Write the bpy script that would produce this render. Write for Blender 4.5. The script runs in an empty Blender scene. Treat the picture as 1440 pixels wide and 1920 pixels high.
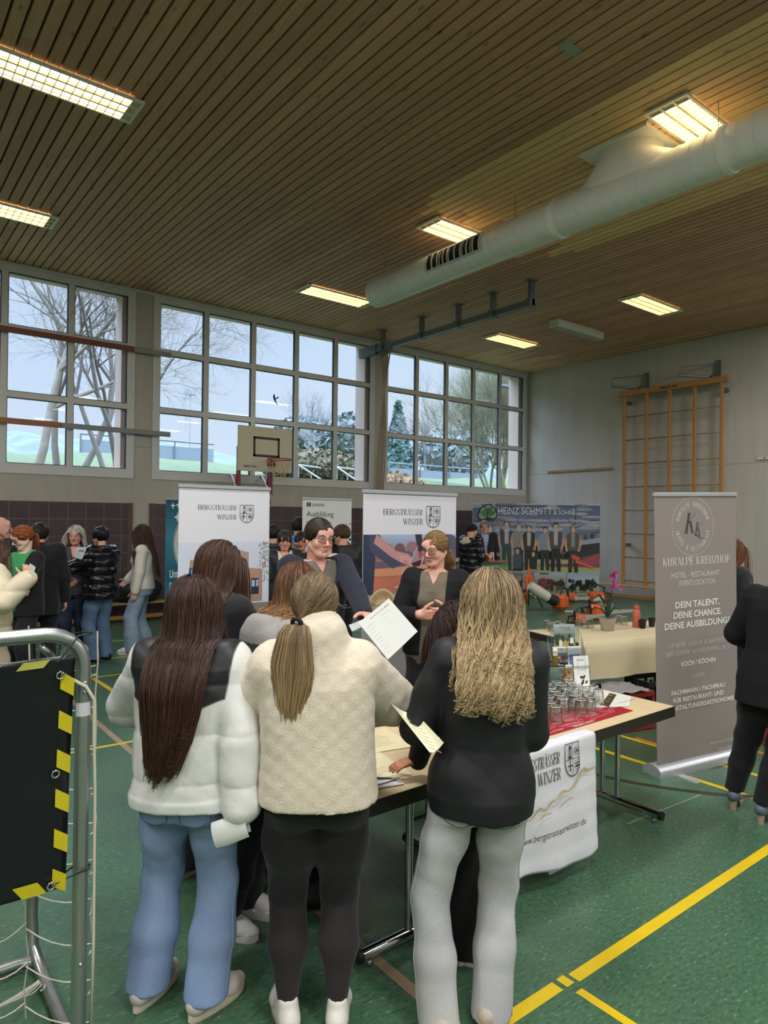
import bpy, math, random
import numpy as np
from math import sin, cos, pi, radians
from mathutils import Vector, Matrix
SC = bpy.context.scene
COL = SC.collection
random.seed(7)
# ------------------------------------------------------------------ camera
CAM_H = 1.82
FPX = 1278.35
A_, P_, R_ = radians(38.3866), radians(.5064), radians(.64)
_r = np.array([cos(A_), -sin(A_), 0.]); _f = np.array([sin(A_)*cos(P_), cos(A_)*cos(P_), sin(P_)]); _u = np.cross(_r, _f)
cam_d = bpy.data.cameras.new('camera'); cam = bpy.data.objects.new('camera', cam_d); COL.objects.link(cam)
cam_d.sensor_fit = 'VERTICAL'; cam_d.sensor_height = 36.; cam_d.lens = 36.*FPX/1920.
cam_d.clip_start = .05; cam_d.clip_end = 600
_rr = _r*cos(R_) + _u*sin(R_); _uu = -_r*sin(R_) + _u*cos(R_)
cam.matrix_world = Matrix(((_rr[0], _uu[0], -_f[0], 0), (_rr[1], _uu[1], -_f[1], 0), (_rr[2], _uu[2], -_f[2], CAM_H), (0, 0, 0, 1)))
SC.camera = cam
def ray(px, py):
    x = px-720.; y = py-960.
    x0 = x*cos(R_)+y*sin(R_); y0 = -x*sin(R_)+y*cos(R_)
    return (_r*x0-_u*y0)/FPX+_f
_O = np.array([0, 0, CAM_H])
def onz(px, py, z): d = ray(px, py); return _O+d*((z-CAM_H)/d[2])
def ony(px, py, Y): d = ray(px, py); return _O+d*(Y/d[1])
def onx(px, py, X): d = ray(px, py); return _O+d*(X/d[0])
def dep(px, py, D): return _O+ray(px, py)*D
# ------------------------------------------------------------------ world, exposure
vs = SC.view_settings
SC.display_settings.display_device = 'sRGB'
vs.view_transform = 'Standard'; vs.look = 'None'; vs.gamma = 1; vs.use_curve_mapping = False
vs.exposure = 0.08
SKY_STRENGTH = .92
ZENITH = 10.0
LAMP_SEEN = 8.0        # radiance of the luminaires in view
LAMP_FAR = 124.        # watts of the fill light added at each unseen luminaire
w = bpy.data.worlds.new('world'); SC.world = w; w.use_nodes = True
nt = w.node_tree; nt.nodes.clear()
def _n(t, kind, **kw):
    n = t.nodes.new(kind)
    for k, v in kw.items(): setattr(n, k, v)
    return n
out = _n(nt, 'ShaderNodeOutputWorld'); bg = _n(nt, 'ShaderNodeBackground'); bg.inputs[1].default_value = SKY_STRENGTH
tc = _n(nt, 'ShaderNodeTexCoord'); sep = _n(nt, 'ShaderNodeSeparateXYZ'); cr = _n(nt, 'ShaderNodeValToRGB')
nt.links.new(tc.outputs['Generated'], sep.inputs[0])
nz = _n(nt, 'ShaderNodeTexNoise'); nz.inputs['Scale'].default_value = 2.2; nz.inputs['Detail'].default_value = 4
mp = _n(nt, 'ShaderNodeMapping'); mp.inputs['Scale'].default_value = (1, 1, 4)
nt.links.new(tc.outputs['Generated'], mp.inputs[0]); nt.links.new(mp.outputs[0], nz.inputs['Vector'])
ma = _n(nt, 'ShaderNodeMath', operation='MULTIPLY_ADD'); ma.inputs[1].default_value = .22
nt.links.new(nz.outputs[0], ma.inputs[0]); nt.links.new(sep.outputs['Z'], ma.inputs[2])
nt.links.new(ma.outputs[0], cr.inputs[0])
e = cr.color_ramp.elements
e[0].position = .08; e[0].color = (.76, .86, .98, 1)
e[1].position = .62; e[1].color = (.55, .72, .98, 1)
cr.color_ramp.elements.new(.3).color = (.63, .79, .99, 1)
# an overcast sky is several times brighter overhead than low down, where the windows look
mz = _n(nt, 'ShaderNodeMapRange'); mz.inputs[1].default_value = .34; mz.inputs[2].default_value = .56; mz.inputs[3].default_value = SKY_STRENGTH; mz.inputs[4].default_value = SKY_STRENGTH*ZENITH
nt.links.new(sep.outputs['Z'], mz.inputs[0]); nt.links.new(mz.outputs[0], bg.inputs[1])
nt.links.new(cr.outputs[0], bg.inputs[0]); nt.links.new(bg.outputs[0], out.inputs[0])
SC.cycles.use_denoising = True
SC.cycles.max_bounces = 6; SC.cycles.diffuse_bounces = 3; SC.cycles.glossy_bounces = 3
SC.cycles.transmission_bounces = 6; SC.cycles.transparent_max_bounces = 12
SC.cycles.sample_clamp_indirect = 6; SC.cycles.caustics_reflective = False; SC.cycles.caustics_refractive = False
# ------------------------------------------------------------------ materials
def lin(c):
    if isinstance(c, str): c = [int(c[i:i+2], 16)/255 for i in (0, 2, 4)]
    return tuple(((x/12.92) if x <= .04045 else ((x+.055)/1.055)**2.4) for x in c)
_mats = {}
def mat(name, col='808080', rough=.6, metal=0., noise=0., nscale=20., bump=0., bscale=60., spec=.5, trans=0., ior=1.45, attr=False, sheen=0., stretch=(1, 1, 1), emit=None, estr=0., alpha=1., coat=0., coord='Object', detail=4):
    if name in _mats: return _mats[name]
    m = bpy.data.materials.new(name); m.use_nodes = True; _mats[name] = m
    t = m.node_tree; b = t.nodes['Principled BSDF']
    c = lin(col)
    b.inputs['Base Color'].default_value = (*c, 1); b.inputs['Roughness'].default_value = rough; b.inputs['Metallic'].default_value = metal
    b.inputs['Specular IOR Level'].default_value = spec; b.inputs['IOR'].default_value = ior
    b.inputs['Transmission Weight'].default_value = trans; b.inputs['Alpha'].default_value = alpha
    b.inputs['Coat Weight'].default_value = coat
    if sheen: b.inputs['Sheen Weight'].default_value = sheen
    if emit: b.inputs['Emission Color'].default_value = (*lin(emit), 1); b.inputs['Emission Strength'].default_value = estr
    src = None
    if attr:
        a = _n(t, 'ShaderNodeAttribute', attribute_name='Col'); src = a.outputs['Color']
    if noise or bump:
        tcn = _n(t, 'ShaderNodeTexCoord'); mpn = _n(t, 'ShaderNodeMapping'); mpn.inputs['Scale'].default_value = stretch
        t.links.new(tcn.outputs[coord], mpn.inputs[0])
    if noise:
        n = _n(t, 'ShaderNodeTexNoise'); n.inputs['Scale'].default_value = nscale; n.inputs['Detail'].default_value = detail
        t.links.new(mpn.outputs[0], n.inputs['Vector'])
        mr = _n(t, 'ShaderNodeMapRange'); mr.inputs[1].default_value = .25; mr.inputs[2].default_value = .75
        mr.inputs[3].default_value = 1-noise; mr.inputs[4].default_value = 1+noise
        t.links.new(n.outputs[0], mr.inputs[0])
        mx = _n(t, 'ShaderNodeVectorMath', operation='SCALE')
        if src: t.links.new(src, mx.inputs[0])
        else: mx.inputs[0].default_value = c
        t.links.new(mr.outputs[0], mx.inputs['Scale']); src = mx.outputs[0]
    if src: t.links.new(src, b.inputs['Base Color'])
    if bump:
        n2 = _n(t, 'ShaderNodeTexNoise'); n2.inputs['Scale'].default_value = bscale; n2.inputs['Detail'].default_value = 3
        t.links.new(mpn.outputs[0], n2.inputs['Vector'])
        bp = _n(t, 'ShaderNodeBump'); bp.inputs['Strength'].default_value = bump; bp.inputs['Distance'].default_value = .01
        t.links.new(n2.outputs[0], bp.inputs['Height']); t.links.new(bp.outputs[0], b.inputs['Normal'])
    return m
def pane_mat(name, tint=(1, 1, 1), refl=.06, rough=.02):
    m = bpy.data.materials.new(name); m.use_nodes = True; t = m.node_tree; t.nodes.clear(); _mats[name] = m
    o = _n(t, 'ShaderNodeOutputMaterial'); tr = _n(t, 'ShaderNodeBsdfTransparent'); tr.inputs[0].default_value = (*tint, 1)
    g = _n(t, 'ShaderNodeBsdfGlossy'); g.inputs['Roughness'].default_value = rough
    lw = _n(t, 'ShaderNodeLayerWeight'); lw.inputs[0].default_value = .15
    mr = _n(t, 'ShaderNodeMapRange'); mr.inputs[3].default_value = refl; mr.inputs[4].default_value = .75
    mx = _n(t, 'ShaderNodeMixShader')
    t.links.new(lw.outputs['Fresnel'], mr.inputs[0]); t.links.new(mr.outputs[0], mx.inputs[0])
    t.links.new(tr.outputs[0], mx.inputs[1]); t.links.new(g.outputs[0], mx.inputs[2]); t.links.new(mx.outputs[0], o.inputs[0])
    return m
# ------------------------------------------------------------------ mesh builder
class MB:
    def __init__(s): s.v = []; s.f = []; s.m = []; s.c = None
    def add(s, vs, fs, mi=0):
        o = len(s.v); s.v += [tuple(p) for p in vs]; s.f += [tuple(o+i for i in q) for q in fs]; s.m += [mi]*len(fs)
    def box(s, lo, hi, mi=0, rz=0., bev=0.):
        x0, y0, z0 = lo; x1, y1, z1 = hi
        if bev:
            return s.bbox(lo, hi, bev, mi)
        P = [(x0, y0, z0), (x1, y0, z0), (x1, y1, z0), (x0, y1, z0), (x0, y0, z1), (x1, y0, z1), (x1, y1, z1), (x0, y1, z1)]
        if rz:
            cx, cy = (x0+x1)/2, (y0+y1)/2; c, d = cos(rz), sin(rz)
            P = [(cx+(x-cx)*c-(y-cy)*d, cy+(x-cx)*d+(y-cy)*c, z) for x, y, z in P]
        s.add(P, [(3, 2, 1, 0), (4, 5, 6, 7), (0, 1, 5, 4), (1, 2, 6, 5), (2, 3, 7, 6), (3, 0, 4, 7)], mi)
    def bbox(s, lo, hi, b, mi=0):
        x0, y0, z0 = lo; x1, y1, z1 = hi
        def ring(z, i): return [(x0+i, y0+i, z), (x1-i, y0+i, z), (x1-i, y1-i, z), (x0+i, y1-i, z)]
        def oct_(z, i, k):
            return [(x0+k, y0+i, z), (x1-k, y0+i, z), (x1-i, y0+k, z), (x1-i, y1-k, z), (x1-k, y1-i, z), (x0+k, y1-i, z), (x0+i, y1-k, z), (x0+i, y0+k, z)]
        s.loft([oct_(z0, b*.9, b*1.3), oct_(z0+b, 0, b), oct_(z1-b, 0, b), oct_(z1, b*.9, b*1.3)], mi)
    def loft(s, rings, mi=0, closed=True, cap=True):
        n = len(rings[0]); V = [p for r in rings for p in r]; F = []
        for k in range(len(rings)-1):
            for i in range(n if closed else n-1):
                j = (i+1) % n; F.append((k*n+i, k*n+j, (k+1)*n+j, (k+1)*n+i))
        if cap and closed: F.append(tuple(range(n))[::-1]); F.append(tuple((len(rings)-1)*n+i for i in range(n)))
        s.add(V, F, mi)
    def tube(s, path, r, n=8, mi=0, closed=False, cap=True, flat=1.):
        P = [np.array(p, float) for p in path]; L = len(P)
        rs = r if hasattr(r, '__len__') else [r]*L
        rings = []; up = None
        for i in range(L):
            if closed: t = P[(i+1) % L]-P[i-1]
            else: t = P[min(i+1, L-1)]-P[max(i-1, 0)]
            t = t/(np.linalg.norm(t)+1e-12)
            if up is None:
                up = np.array([0, 0, 1.]) if abs(t[2]) < .9 else np.array([1., 0, 0])
            up = up-t*(up@t); up /= np.linalg.norm(up)+1e-12
            sd = np.cross(t, up)
            rings.append([tuple(P[i]+rs[i]*(up*cos(2*pi*k/n)*flat+sd*sin(2*pi*k/n))) for k in range(n)])
        if closed: rings.append(rings[0]); s.loft(rings, mi, cap=False)
        else: s.loft(rings, mi, cap=cap)
    def lathe(s, prof, n=24, c=(0, 0, 0), mi=0, cap=True):
        s.loft([[(c[0]+r*cos(2*pi*k/n), c[1]+r*sin(2*pi*k/n), c[2]+z) for k in range(n)] for r, z in prof], mi, cap=cap)
    def ell(s, c, r, n=16, mi=0, M=None):
        rings = []
        m = n//2
        for i in range(1, m):
            a = -pi/2+pi*i/m; rings.append([(r[0]*cos(a)*cos(2*pi*k/n), r[1]*cos(a)*sin(2*pi*k/n), r[2]*sin(a)) for k in range(n)])
        if M is not None: rings = [[tuple(M @ Vector(p)) for p in q] for q in rings]
        s.loft([[(c[0]+p[0], c[1]+p[1], c[2]+p[2]) for p in q] for q in rings], mi)
    def prism(s, poly, th, M, mi=0):
        """poly in 2D, extruded 0..th along local z, then placed by 4x4 M"""
        n = len(poly); V = [tuple(M @ Vector((x, y, 0))) for x, y in poly]+[tuple(M @ Vector((x, y, th))) for x, y in poly]
        s.add(V, [tuple(range(n))[::-1], tuple(range(n, 2*n))]+[(i, (i+1) % n, n+(i+1) % n, n+i) for i in range(n)], mi)
    def xf(s, M):
        s.v = [tuple(M @ Vector(p)) for p in s.v]; return s
    def build(s, name, mats, parent=None, smooth=False, loc=None, cols=None):
        me = bpy.data.meshes.new(name); me.from_pydata(s.v, [], s.f)
        if not isinstance(mats, (list, tuple)): mats = [mats]
        for m in mats: me.materials.append(m)
        if len(mats) > 1: me.polygons.foreach_set('material_index', s.m)
        if smooth: me.polygons.foreach_set('use_smooth', [True]*len(s.f))
        if smooth == 'auto':
            try: me.set_sharp_from_angle(angle=radians(40))
            except Exception: pass
        if cols is not None:
            a = me.color_attributes.new('Col', 'FLOAT_COLOR', 'POINT')
            a.data.foreach_set('color', np.asarray(cols, np.float32).ravel())
        me.update()
        o = bpy.data.objects.new(name, me); COL.objects.link(o)
        if parent is not None: o.parent = parent
        if loc is not None: o.location = loc
        return o
def np_obj(name, V, F, mats, parent=None, smooth=True, cols=None, mi=None):
    me = bpy.data.meshes.new(name); V = np.asarray(V, np.float32); F = np.asarray(F, np.int32)
    k = F.shape[1]
    me.vertices.add(len(V)); me.vertices.foreach_set('co', V.ravel())
    me.loops.add(F.size); me.loops.foreach_set('vertex_index', F.ravel())
    me.polygons.add(len(F)); me.polygons.foreach_set('loop_start', np.arange(0, F.size, k, dtype=np.int32))
    try: me.polygons.foreach_set('loop_total', np.full(len(F), k, np.int32))
    except Exception: pass
    me.update(calc_edges=True)
    if not isinstance(mats, (list, tuple)): mats = [mats]
    for m in mats: me.materials.append(m)
    if mi is not None: me.polygons.foreach_set('material_index', np.asarray(mi, np.int32))
    if smooth: me.polygons.foreach_set('use_smooth', np.ones(len(F), bool))
    if cols is not None:
        a = me.color_attributes.new('Col', 'FLOAT_COLOR', 'POINT')
        C = np.ones((len(V), 4), np.float32); C[:, :3] = cols; a.data.foreach_set('color', C.ravel())
    me.validate(); me.update()
    o = bpy.data.objects.new(name, me); COL.objects.link(o)
    if parent is not None: o.parent = parent
    return o
def tag(o, label, cat, group=None, kind=None):
    if label: o['label'] = label
    if cat: o['category'] = cat
    if group: o['group'] = group
    if kind: o['kind'] = kind
    return o
def thing(name, label, cat, loc=(0, 0, 0), rz=0., group=None, kind=None):
    o = bpy.data.objects.new(name, None); COL.objects.link(o); o.location = tuple(loc); o.rotation_euler = (0, 0, rz)
    o.empty_display_size = .1
    return tag(o, label, cat, group, kind)
def struct(o): o['kind'] = 'structure'; return o
def dup(root, loc, rz=None, label=None):
    r = root.copy(); COL.objects.link(r); r.location = tuple(loc)
    if rz is not None: r.rotation_euler = (0, 0, rz)
    if label: r['label'] = label
    def rec(a, b):
        for ch in list(a.children):
            c = ch.copy(); COL.objects.link(c); c.parent = b; rec(ch, c)
    rec(root, r)
    return r
def arc(c, r, a0, a1, n, ax='xz'):
    o = []
    for i in range(n+1):
        a = a0+(a1-a0)*i/n; p = [c[0], c[1], c[2]]
        p['xyz'.index(ax[0])] += r*cos(a); p['xyz'.index(ax[1])] += r*sin(a); o.append(tuple(p))
    return o
# ------------------------------------------------------------------ printed graphics and lettering
_tc = {}
def text2d(body, bold=False):
    """triangles of a line of text in the built-in sans face, cap height 1, left at x=0"""
    key = (body, bold)
    if key in _tc: return _tc[key]
    cu = bpy.data.curves.new('t', 'FONT'); cu.body = body; cu.size = 1.; cu.resolution_u = 3
    if bold: cu.offset = .022
    o = bpy.data.objects.new('t', cu); COL.objects.link(o)
    dg = bpy.context.evaluated_depsgraph_get(); dg.update()
    me = bpy.data.meshes.new_from_object(o.evaluated_get(dg))
    V = np.array([v.co[:2] for v in me.vertices]).reshape(-1, 2); F = [tuple(p.vertices) for p in me.polygons]
    bpy.data.objects.remove(o); bpy.data.curves.remove(cu); bpy.data.meshes.remove(me)
    if len(V): V = V-[V[:, 0].min(), 0]; V = V/.70
    _tc[key] = (V, F); return _tc[key]
# a contrast (thick vertical, hairline horizontal) roman capital face, drawn as pen strokes in a 0..1 box
def _A(cx, cy, rx, ry, a0, a1, n=14): return [(cx+rx*cos(radians(a0+(a1-a0)*i/n)), cy+ry*sin(radians(a0+(a1-a0)*i/n))) for i in range(n+1)]
GLY = {
 'B': (.66, [[(.15, 0), (.15, 1)], [(.15, 1), (.36, 1)]+_A(.36, .76, .2, .24, 90, -90)+[(.15, .52)], [(.36, .52)]+_A(.38, .26, .24, .26, 90, -90)+[(.15, 0)]]),
 'E': (.6, [[(.15, 0), (.15, 1)], [(.04, 1), (.55, 1), (.55, .84)], [(.15, .52), (.42, .52)], [(.42, .62), (.42, .42)], [(.04, 0), (.57, 0), (.57, .17)]]),
 'F': (.58, [[(.15, 0), (.15, 1)], [(.04, 1), (.55, 1), (.55, .84)], [(.15, .52), (.42, .52)], [(.42, .62), (.42, .42)]]),
 'R': (.7, [[(.15, 0), (.15, 1)], [(.15, 1), (.36, 1)]+_A(.36, .76, .21, .24, 90, -90)+[(.15, .52)], [(.38, .52), (.55, .03), (.68, 0)]]),
 'P': (.6, [[(.15, 0), (.15, 1)], [(.15, 1), (.36, 1)]+_A(.36, .74, .21, .26, 90, -90)+[(.15, .48)]]),
 'K': (.7, [[(.15, 0), (.15, 1)], [(.58, 1), (.16, .42)], [(.3, .6), (.6, 0)]]),
 'G': (.74, [_A(.4, .5, .34, .5, 40, 320, 20), [(.64, .42), (.64, .06)], [(.5, .42), (.74, .42)]]),
 'S': (.56, [_A(.28, .75, .2, .25, 30, 240, 12)+_A(.27, .25, .22, .25, 60, -150, 12)]),
 'T': (.64, [[(.32, 0), (.32, 1)], [(.03, .84), (.03, 1), (.61, 1), (.61, .84)]]),
 'A': (.72, [[(.06, 0), (.35, 1)], [(.35, 1), (.66, 0)], [(.16, .34), (.55, .34)]]),
 'V': (.7, [[(.05, 1), (.36, 0)], [(.36, 0), (.64, 1)]]),
 'W': (1., [[(.04, 1), (.3, 0)], [(.3, 0), (.5, .95)], [(.46, 1), (.72, 0)], [(.72, 0), (.96, 1)]]),
 'I': (.32, [[(.16, 0), (.16, 1)]]),
 'N': (.78, [[(.12, 0), (.12, 1)], [(.12, 1), (.66, 0)], [(.66, 0), (.66, 1)]]),
 'M': (.92, [[(.1, 0), (.12, 1)], [(.12, 1), (.46, 0)], [(.46, 0), (.8, 1)], [(.8, 1), (.82, 0)]]),
 'Z': (.62, [[(.08, .84), (.08, 1), (.54, 1)], [(.55, 1), (.07, 0)], [(.07, 0), (.57, 0), (.57, .17)]]),
 'U': (.74, [[(.15, 1), (.15, .3)]+_A(.37, .28, .22, .28, 180, 360)+[(.6, 1)]]),
 'L': (.58, [[(.15, 0), (.15, 1)], [(.04, 0), (.55, 0), (.55, .18)]]),
 'H': (.76, [[(.15, 0), (.15, 1)], [(.61, 0), (.61, 1)], [(.15, .52), (.61, .52)]]),
 'O': (.76, [_A(.38, .5, .32, .5, 0, 360, 26)]),
 'X': (.7, [[(.08, 1), (.6, 0)], [(.6, 1), (.08, 0)]]),
 'D': (.74, [[(.15, 0), (.15, 1)], [(.15, 1), (.3, 1)]+_A(.3, .5, .38, .5, 90, -90)+[(.15, 0)]]),
 'C': (.7, [_A(.4, .5, .34, .5, 40, 320, 20)]),
 '&': (.76, [_A(.34, .78, .15, .2, -50, 230, 14)+[(.66, 0)], [(.42, .58), (.2, .42)]+_A(.3, .22, .23, .22, 120, 330, 12)+[(.68, .5)]]),
 ' ': (.38, []), '-': (.4, [[(.06, .45), (.34, .45)]]),
}
_SERIF = set('BEFRPKTVWINMUHLXAGD')
def serif_line(txt, thick=.13, thin=.035):
    """polygons of a line in the contrast face, cap height 1"""
    polys = []; x = 0.
    for ch in txt:
        uml = ch in 'ÄÖÜ'; g = {'Ä': 'A', 'Ö': 'O', 'Ü': 'U'}.get(ch, ch)
        w_, st = GLY.get(g, GLY['I'])
        for s in st:
            P = [np.array(p) for p in s]; L = []; Rr = []
            for i in range(len(P)):
                t = P[min(i+1, len(P)-1)]-P[max(i-1, 0)]; t = t/(np.linalg.norm(t)+1e-9)
                wd = thin+(thick-thin)*abs(t[1])**1.5
                if len(P) == 2 and g in 'AVWNMKXZ' and t[0]*t[1] > 0 and abs(t[1]) < .995: wd = thin*1.1
                if len(P) == 2 and g == 'Z' and abs(t[0]) > .2 and abs(t[1]) > .2: wd = thick
                if len(P) == 2 and g in 'NM' and abs(t[0]) < .1 and not (g == 'M' and s[0][0] > .7): wd = thin*1.1
                nrm = np.array([-t[1], t[0]])
                if abs(t[1]) > .3: nrm = np.array([-1., 0]) if t[1] > 0 else np.array([1., 0])
                L.append(P[i]+nrm*wd/2); Rr.append(P[i]-nrm*wd/2)
            for i in range(len(P)-1):
                polys.append([(x+q[0], q[1]) for q in (L[i], Rr[i], Rr[i+1], L[i+1])])
            if len(P) == 2 and g in _SERIF and abs(P[1][1]-P[0][1]) > .8:
                for q in P:
                    if q[1] in (0, 1) and not (g in 'A' and q[1] == 1) and not (g in 'VW' and q[1] == 0):
                        yy = 0 if q[1] == 0 else 1-thin
                        polys.append([(x+q[0]-.13, yy), (x+q[0]+.13, yy), (x+q[0]+.13, yy+thin), (x+q[0]-.13, yy+thin)])
        if uml:
            for dx in (-.11, .11): polys.append([(x+w_/2+dx+.055*cos(a*pi/4), 1.13+.055*sin(a*pi/4)) for a in range(8)])
        x += w_+.05
    return polys, x-.05
class Print:
    """flat print lying on a plane: origin, u (right), v (up); each colour field sits a hair above the one before"""
    def __init__(s, org=(0, 0, 0), u=(1, 0, 0), v=(0, 0, 1), lift=.00015, warp=None, clip=None):
        s.o = np.array(org, float); s.u = np.array(u, float); s.w = np.array(v, float)
        s.n = np.cross(s.u, s.w); s.V = []; s.F = []; s.C = []; s.l = 1; s.lift = lift; s.warp = warp; s.clip = clip
    def _p(s, x, y):
        if s.clip: x = min(max(x, s.clip[0]), s.clip[2]); y = min(max(y, s.clip[1]), s.clip[3])
        if s.warp: x, y, dz = s.warp(x, y)
        else: dz = 0
        return tuple(s.o+s.u*x+s.w*y+s.n*(s.l*s.lift+dz))
    def raw(s, pts, faces, cols):
        o = len(s.V); s.V += [s._p(x, y) for x, y in pts]; s.F += [tuple(o+i for i in f) for f in faces]
        s.C += [(*c, 1) for c in cols]
    def up(s): s.l += 1
    def poly(s, pts, col, up=True):
        c = lin(col) if isinstance(col, str) else col
        cs = [c]*len(pts) if not isinstance(col, list) else [lin(k) for k in col]
        s.raw(pts, [tuple(range(len(pts)))], cs)
        if up: s.up()
    def rect(s, x0, y0, x1, y1, col, up=True): s.poly([(x0, y0), (x1, y0), (x1, y1), (x0, y1)], col, up)
    def vgrad(s, x0, y0, x1, y1, cols):
        n = len(cols)-1
        for i in range(n):
            ya, yb = y0+(y1-y0)*i/n, y0+(y1-y0)*(i+1)/n
            s.raw([(x0, ya), (x1, ya), (x1, yb), (x0, yb)], [(0, 1, 2, 3)], [lin(cols[i])]*2+[lin(cols[i+1])]*2)
        s.up()
    def ell(s, cx, cy, rx, ry, col, n=20, a0=0, a1=360, rot=0., up=True):
        c, d = cos(rot), sin(rot)
        s.poly([(cx+rx*cos(t)*c-ry*sin(t)*d, cy+rx*cos(t)*d+ry*sin(t)*c) for t in [radians(a0+(a1-a0)*i/n) for i in range(n+(0 if a1-a0 == 360 else 1))]], col, up)
    def line(s, pts, w_, col, closed=False, up=True):
        P = [np.array(p, float) for p in pts]; n = len(P); L = []; ws = w_ if hasattr(w_, '__len__') else [w_]*n
        for i in range(n):
            t = (P[(i+1) % n]-P[i-1]) if closed else (P[min(i+1, n-1)]-P[max(i-1, 0)]); t = t/(np.linalg.norm(t)+1e-9)
            nr = np.array([-t[1], t[0]])*ws[i]/2; L += [tuple(P[i]+nr), tuple(P[i]-nr)]
        m = n if closed else n-1
        s.raw(L, [(2*i+1, 2*((i+1) % n)+1, 2*((i+1) % n), 2*i) for i in range(m)], [lin(col)]*len(L))
        if up: s.up()
    def ring(s, cx, cy, rx, ry, w_, col, n=40): s.line([(cx+rx*cos(2*pi*i/n), cy+ry*sin(2*pi*i/n)) for i in range(n)], w_, col, closed=True)
    def text(s, body, x, y, h, col, align='l', bold=False, sx=1., maxw=None, up=True):
        V, F = text2d(body, bold)
        if not len(V): return
        w_ = V[:, 0].max()*h*sx
        if maxw: sx *= maxw/w_; w_ = maxw
        x0 = x-(0 if align == 'l' else w_/2 if align == 'c' else w_)
        s.raw([(x0+p[0]*h*sx, y+p[1]*h) for p in V], F, [lin(col)]*len(V))
        if up: s.up()
    def serif(s, body, x, y, h, col, align='l', maxw=None, thick=.13, thin=.035):
        polys, w_ = serif_line(body, thick, thin); sx = (maxw/(w_*h)) if maxw else 1.; w_ *= h*sx
        x0 = x-(0 if align == 'l' else w_/2 if align == 'c' else w_)
        for p in polys: s.poly([(x0+q[0]*h*sx, y+q[1]*h) for q in p], col, up=False)
        s.up()
    def arc_text(s, body, cx, cy, rx, ry, h, col, a0, a1, serif=True, flip=False):
        n = len(body)
        for i, ch in enumerate(body):
            if ch == ' ': continue
            a = radians(a0+(a1-a0)*(i+.5)/n); px, py = cx+rx*cos(a), cy+ry*sin(a)
            th = math.atan2(ry*sin(a)/ry**2, rx*cos(a)/rx**2)-pi/2+(pi if flip else 0)
            c, d = cos(th), sin(th)
            polys, w_ = serif_line(ch, .14, .05)
            for p in polys:
                s.poly([(px+((q[0]-w_/2)*h)*c-((q[1]-.5)*h)*d, py+((q[0]-w_/2)*h)*d+((q[1]-.5)*h)*c) for q in p], col, up=False)
        s.up()
    def build(s, name, m, parent=None):
        me = bpy.data.meshes.new(name); me.from_pydata(s.V, [], s.F); me.materials.append(m)
        a = me.color_attributes.new('Col', 'FLOAT_COLOR', 'POINT'); a.data.foreach_set('color', np.asarray(s.C, np.float32).ravel())
        o = bpy.data.objects.new(name, me); COL.objects.link(o)
        if parent is not None: o.parent = parent
        return o
PRINT = mat('printed_surface', rough=.45, attr=True)
# ------------------------------------------------------------------ the hall
XE, YW, ZC, XL, YR = 14.65, 12.2, 5.82, -9.0, -9.0
def node_mat(name):
    m = bpy.data.materials.new(name); m.use_nodes = True; _mats[name] = m
    return m, m.node_tree, m.node_tree.nodes['Principled BSDF']
def mth(t, op, a, b=None, c=None):
    n = _n(t, 'ShaderNodeMath', operation=op)
    for i, x in enumerate((a, b, c)):
        if x is None: continue
        if isinstance(x, (int, float)): n.inputs[i].default_value = x
        else: t.links.new(x, n.inputs[i])
    return n.outputs[0]
def mixc(t, f, a, b):
    n = _n(t, 'ShaderNodeMix', data_type='RGBA')
    if isinstance(f, (int, float)): n.inputs[0].default_value = f
    else: t.links.new(f, n.inputs[0])
    for i, x in ((6, a), (7, b)):
        if isinstance(x, (tuple, list)): n.inputs[i].default_value = (*x[:3], 1)
        else: t.links.new(x, n.inputs[i])
    return n.outputs[2]
# floor: speckled green linoleum
m, t, b = node_mat('linoleum')
g = _n(t, 'ShaderNodeNewGeometry')
n1 = _n(t, 'ShaderNodeTexNoise'); n1.inputs['Scale'].default_value = 1.1; n1.inputs['Detail'].default_value = 3
mpg = _n(t, 'ShaderNodeMapping'); mpg.inputs['Scale'].default_value = (30, 75, 30); mpg.inputs['Rotation'].default_value = (0, 0, radians(22))
n2 = _n(t, 'ShaderNodeTexNoise'); n2.inputs['Scale'].default_value = 1.; n2.inputs['Detail'].default_value = 5; n2.inputs['Roughness'].default_value = .7
t.links.new(g.outputs['Position'], n1.inputs['Vector']); t.links.new(g.outputs['Position'], mpg.inputs[0]); t.links.new(mpg.outputs[0], n2.inputs['Vector'])
r1 = _n(t, 'ShaderNodeValToRGB'); E_ = r1.color_ramp.elements
E_[0].position = .30; E_[0].color = (*lin('284434'), 1); E_[1].position = .72; E_[1].color = (*lin('8ea286'), 1)
k = r1.color_ramp.elements.new(.45); k.color = (*lin('3e6047'), 1)
k = r1.color_ramp.elements.new(.6); k.color = (*lin('4a6c51'), 1)
t.links.new(n2.outputs[0], r1.inputs[0])
mr = _n(t, 'ShaderNodeMapRange'); mr.inputs[1].default_value = .3; mr.inputs[2].default_value = .7; mr.inputs[3].default_value = .85; mr.inputs[4].default_value = 1.12
t.links.new(n1.outputs[0], mr.inputs[0]); sc = _n(t, 'ShaderNodeVectorMath', operation='SCALE')
t.links.new(r1.outputs[0], sc.inputs[0]); t.links.new(mr.outputs[0], sc.inputs['Scale']); t.links.new(sc.outputs[0], b.inputs['Base Color'])
b.inputs['Roughness'].default_value = .33; b.inputs['Specular IOR Level'].default_value = .45
FLOOR = m
mb = MB(); mb.box((XL-.3, YR-.3, -.12), (XE+.3, YW+.3, 0)); floor = struct(mb.build('floor', FLOOR))
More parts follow.
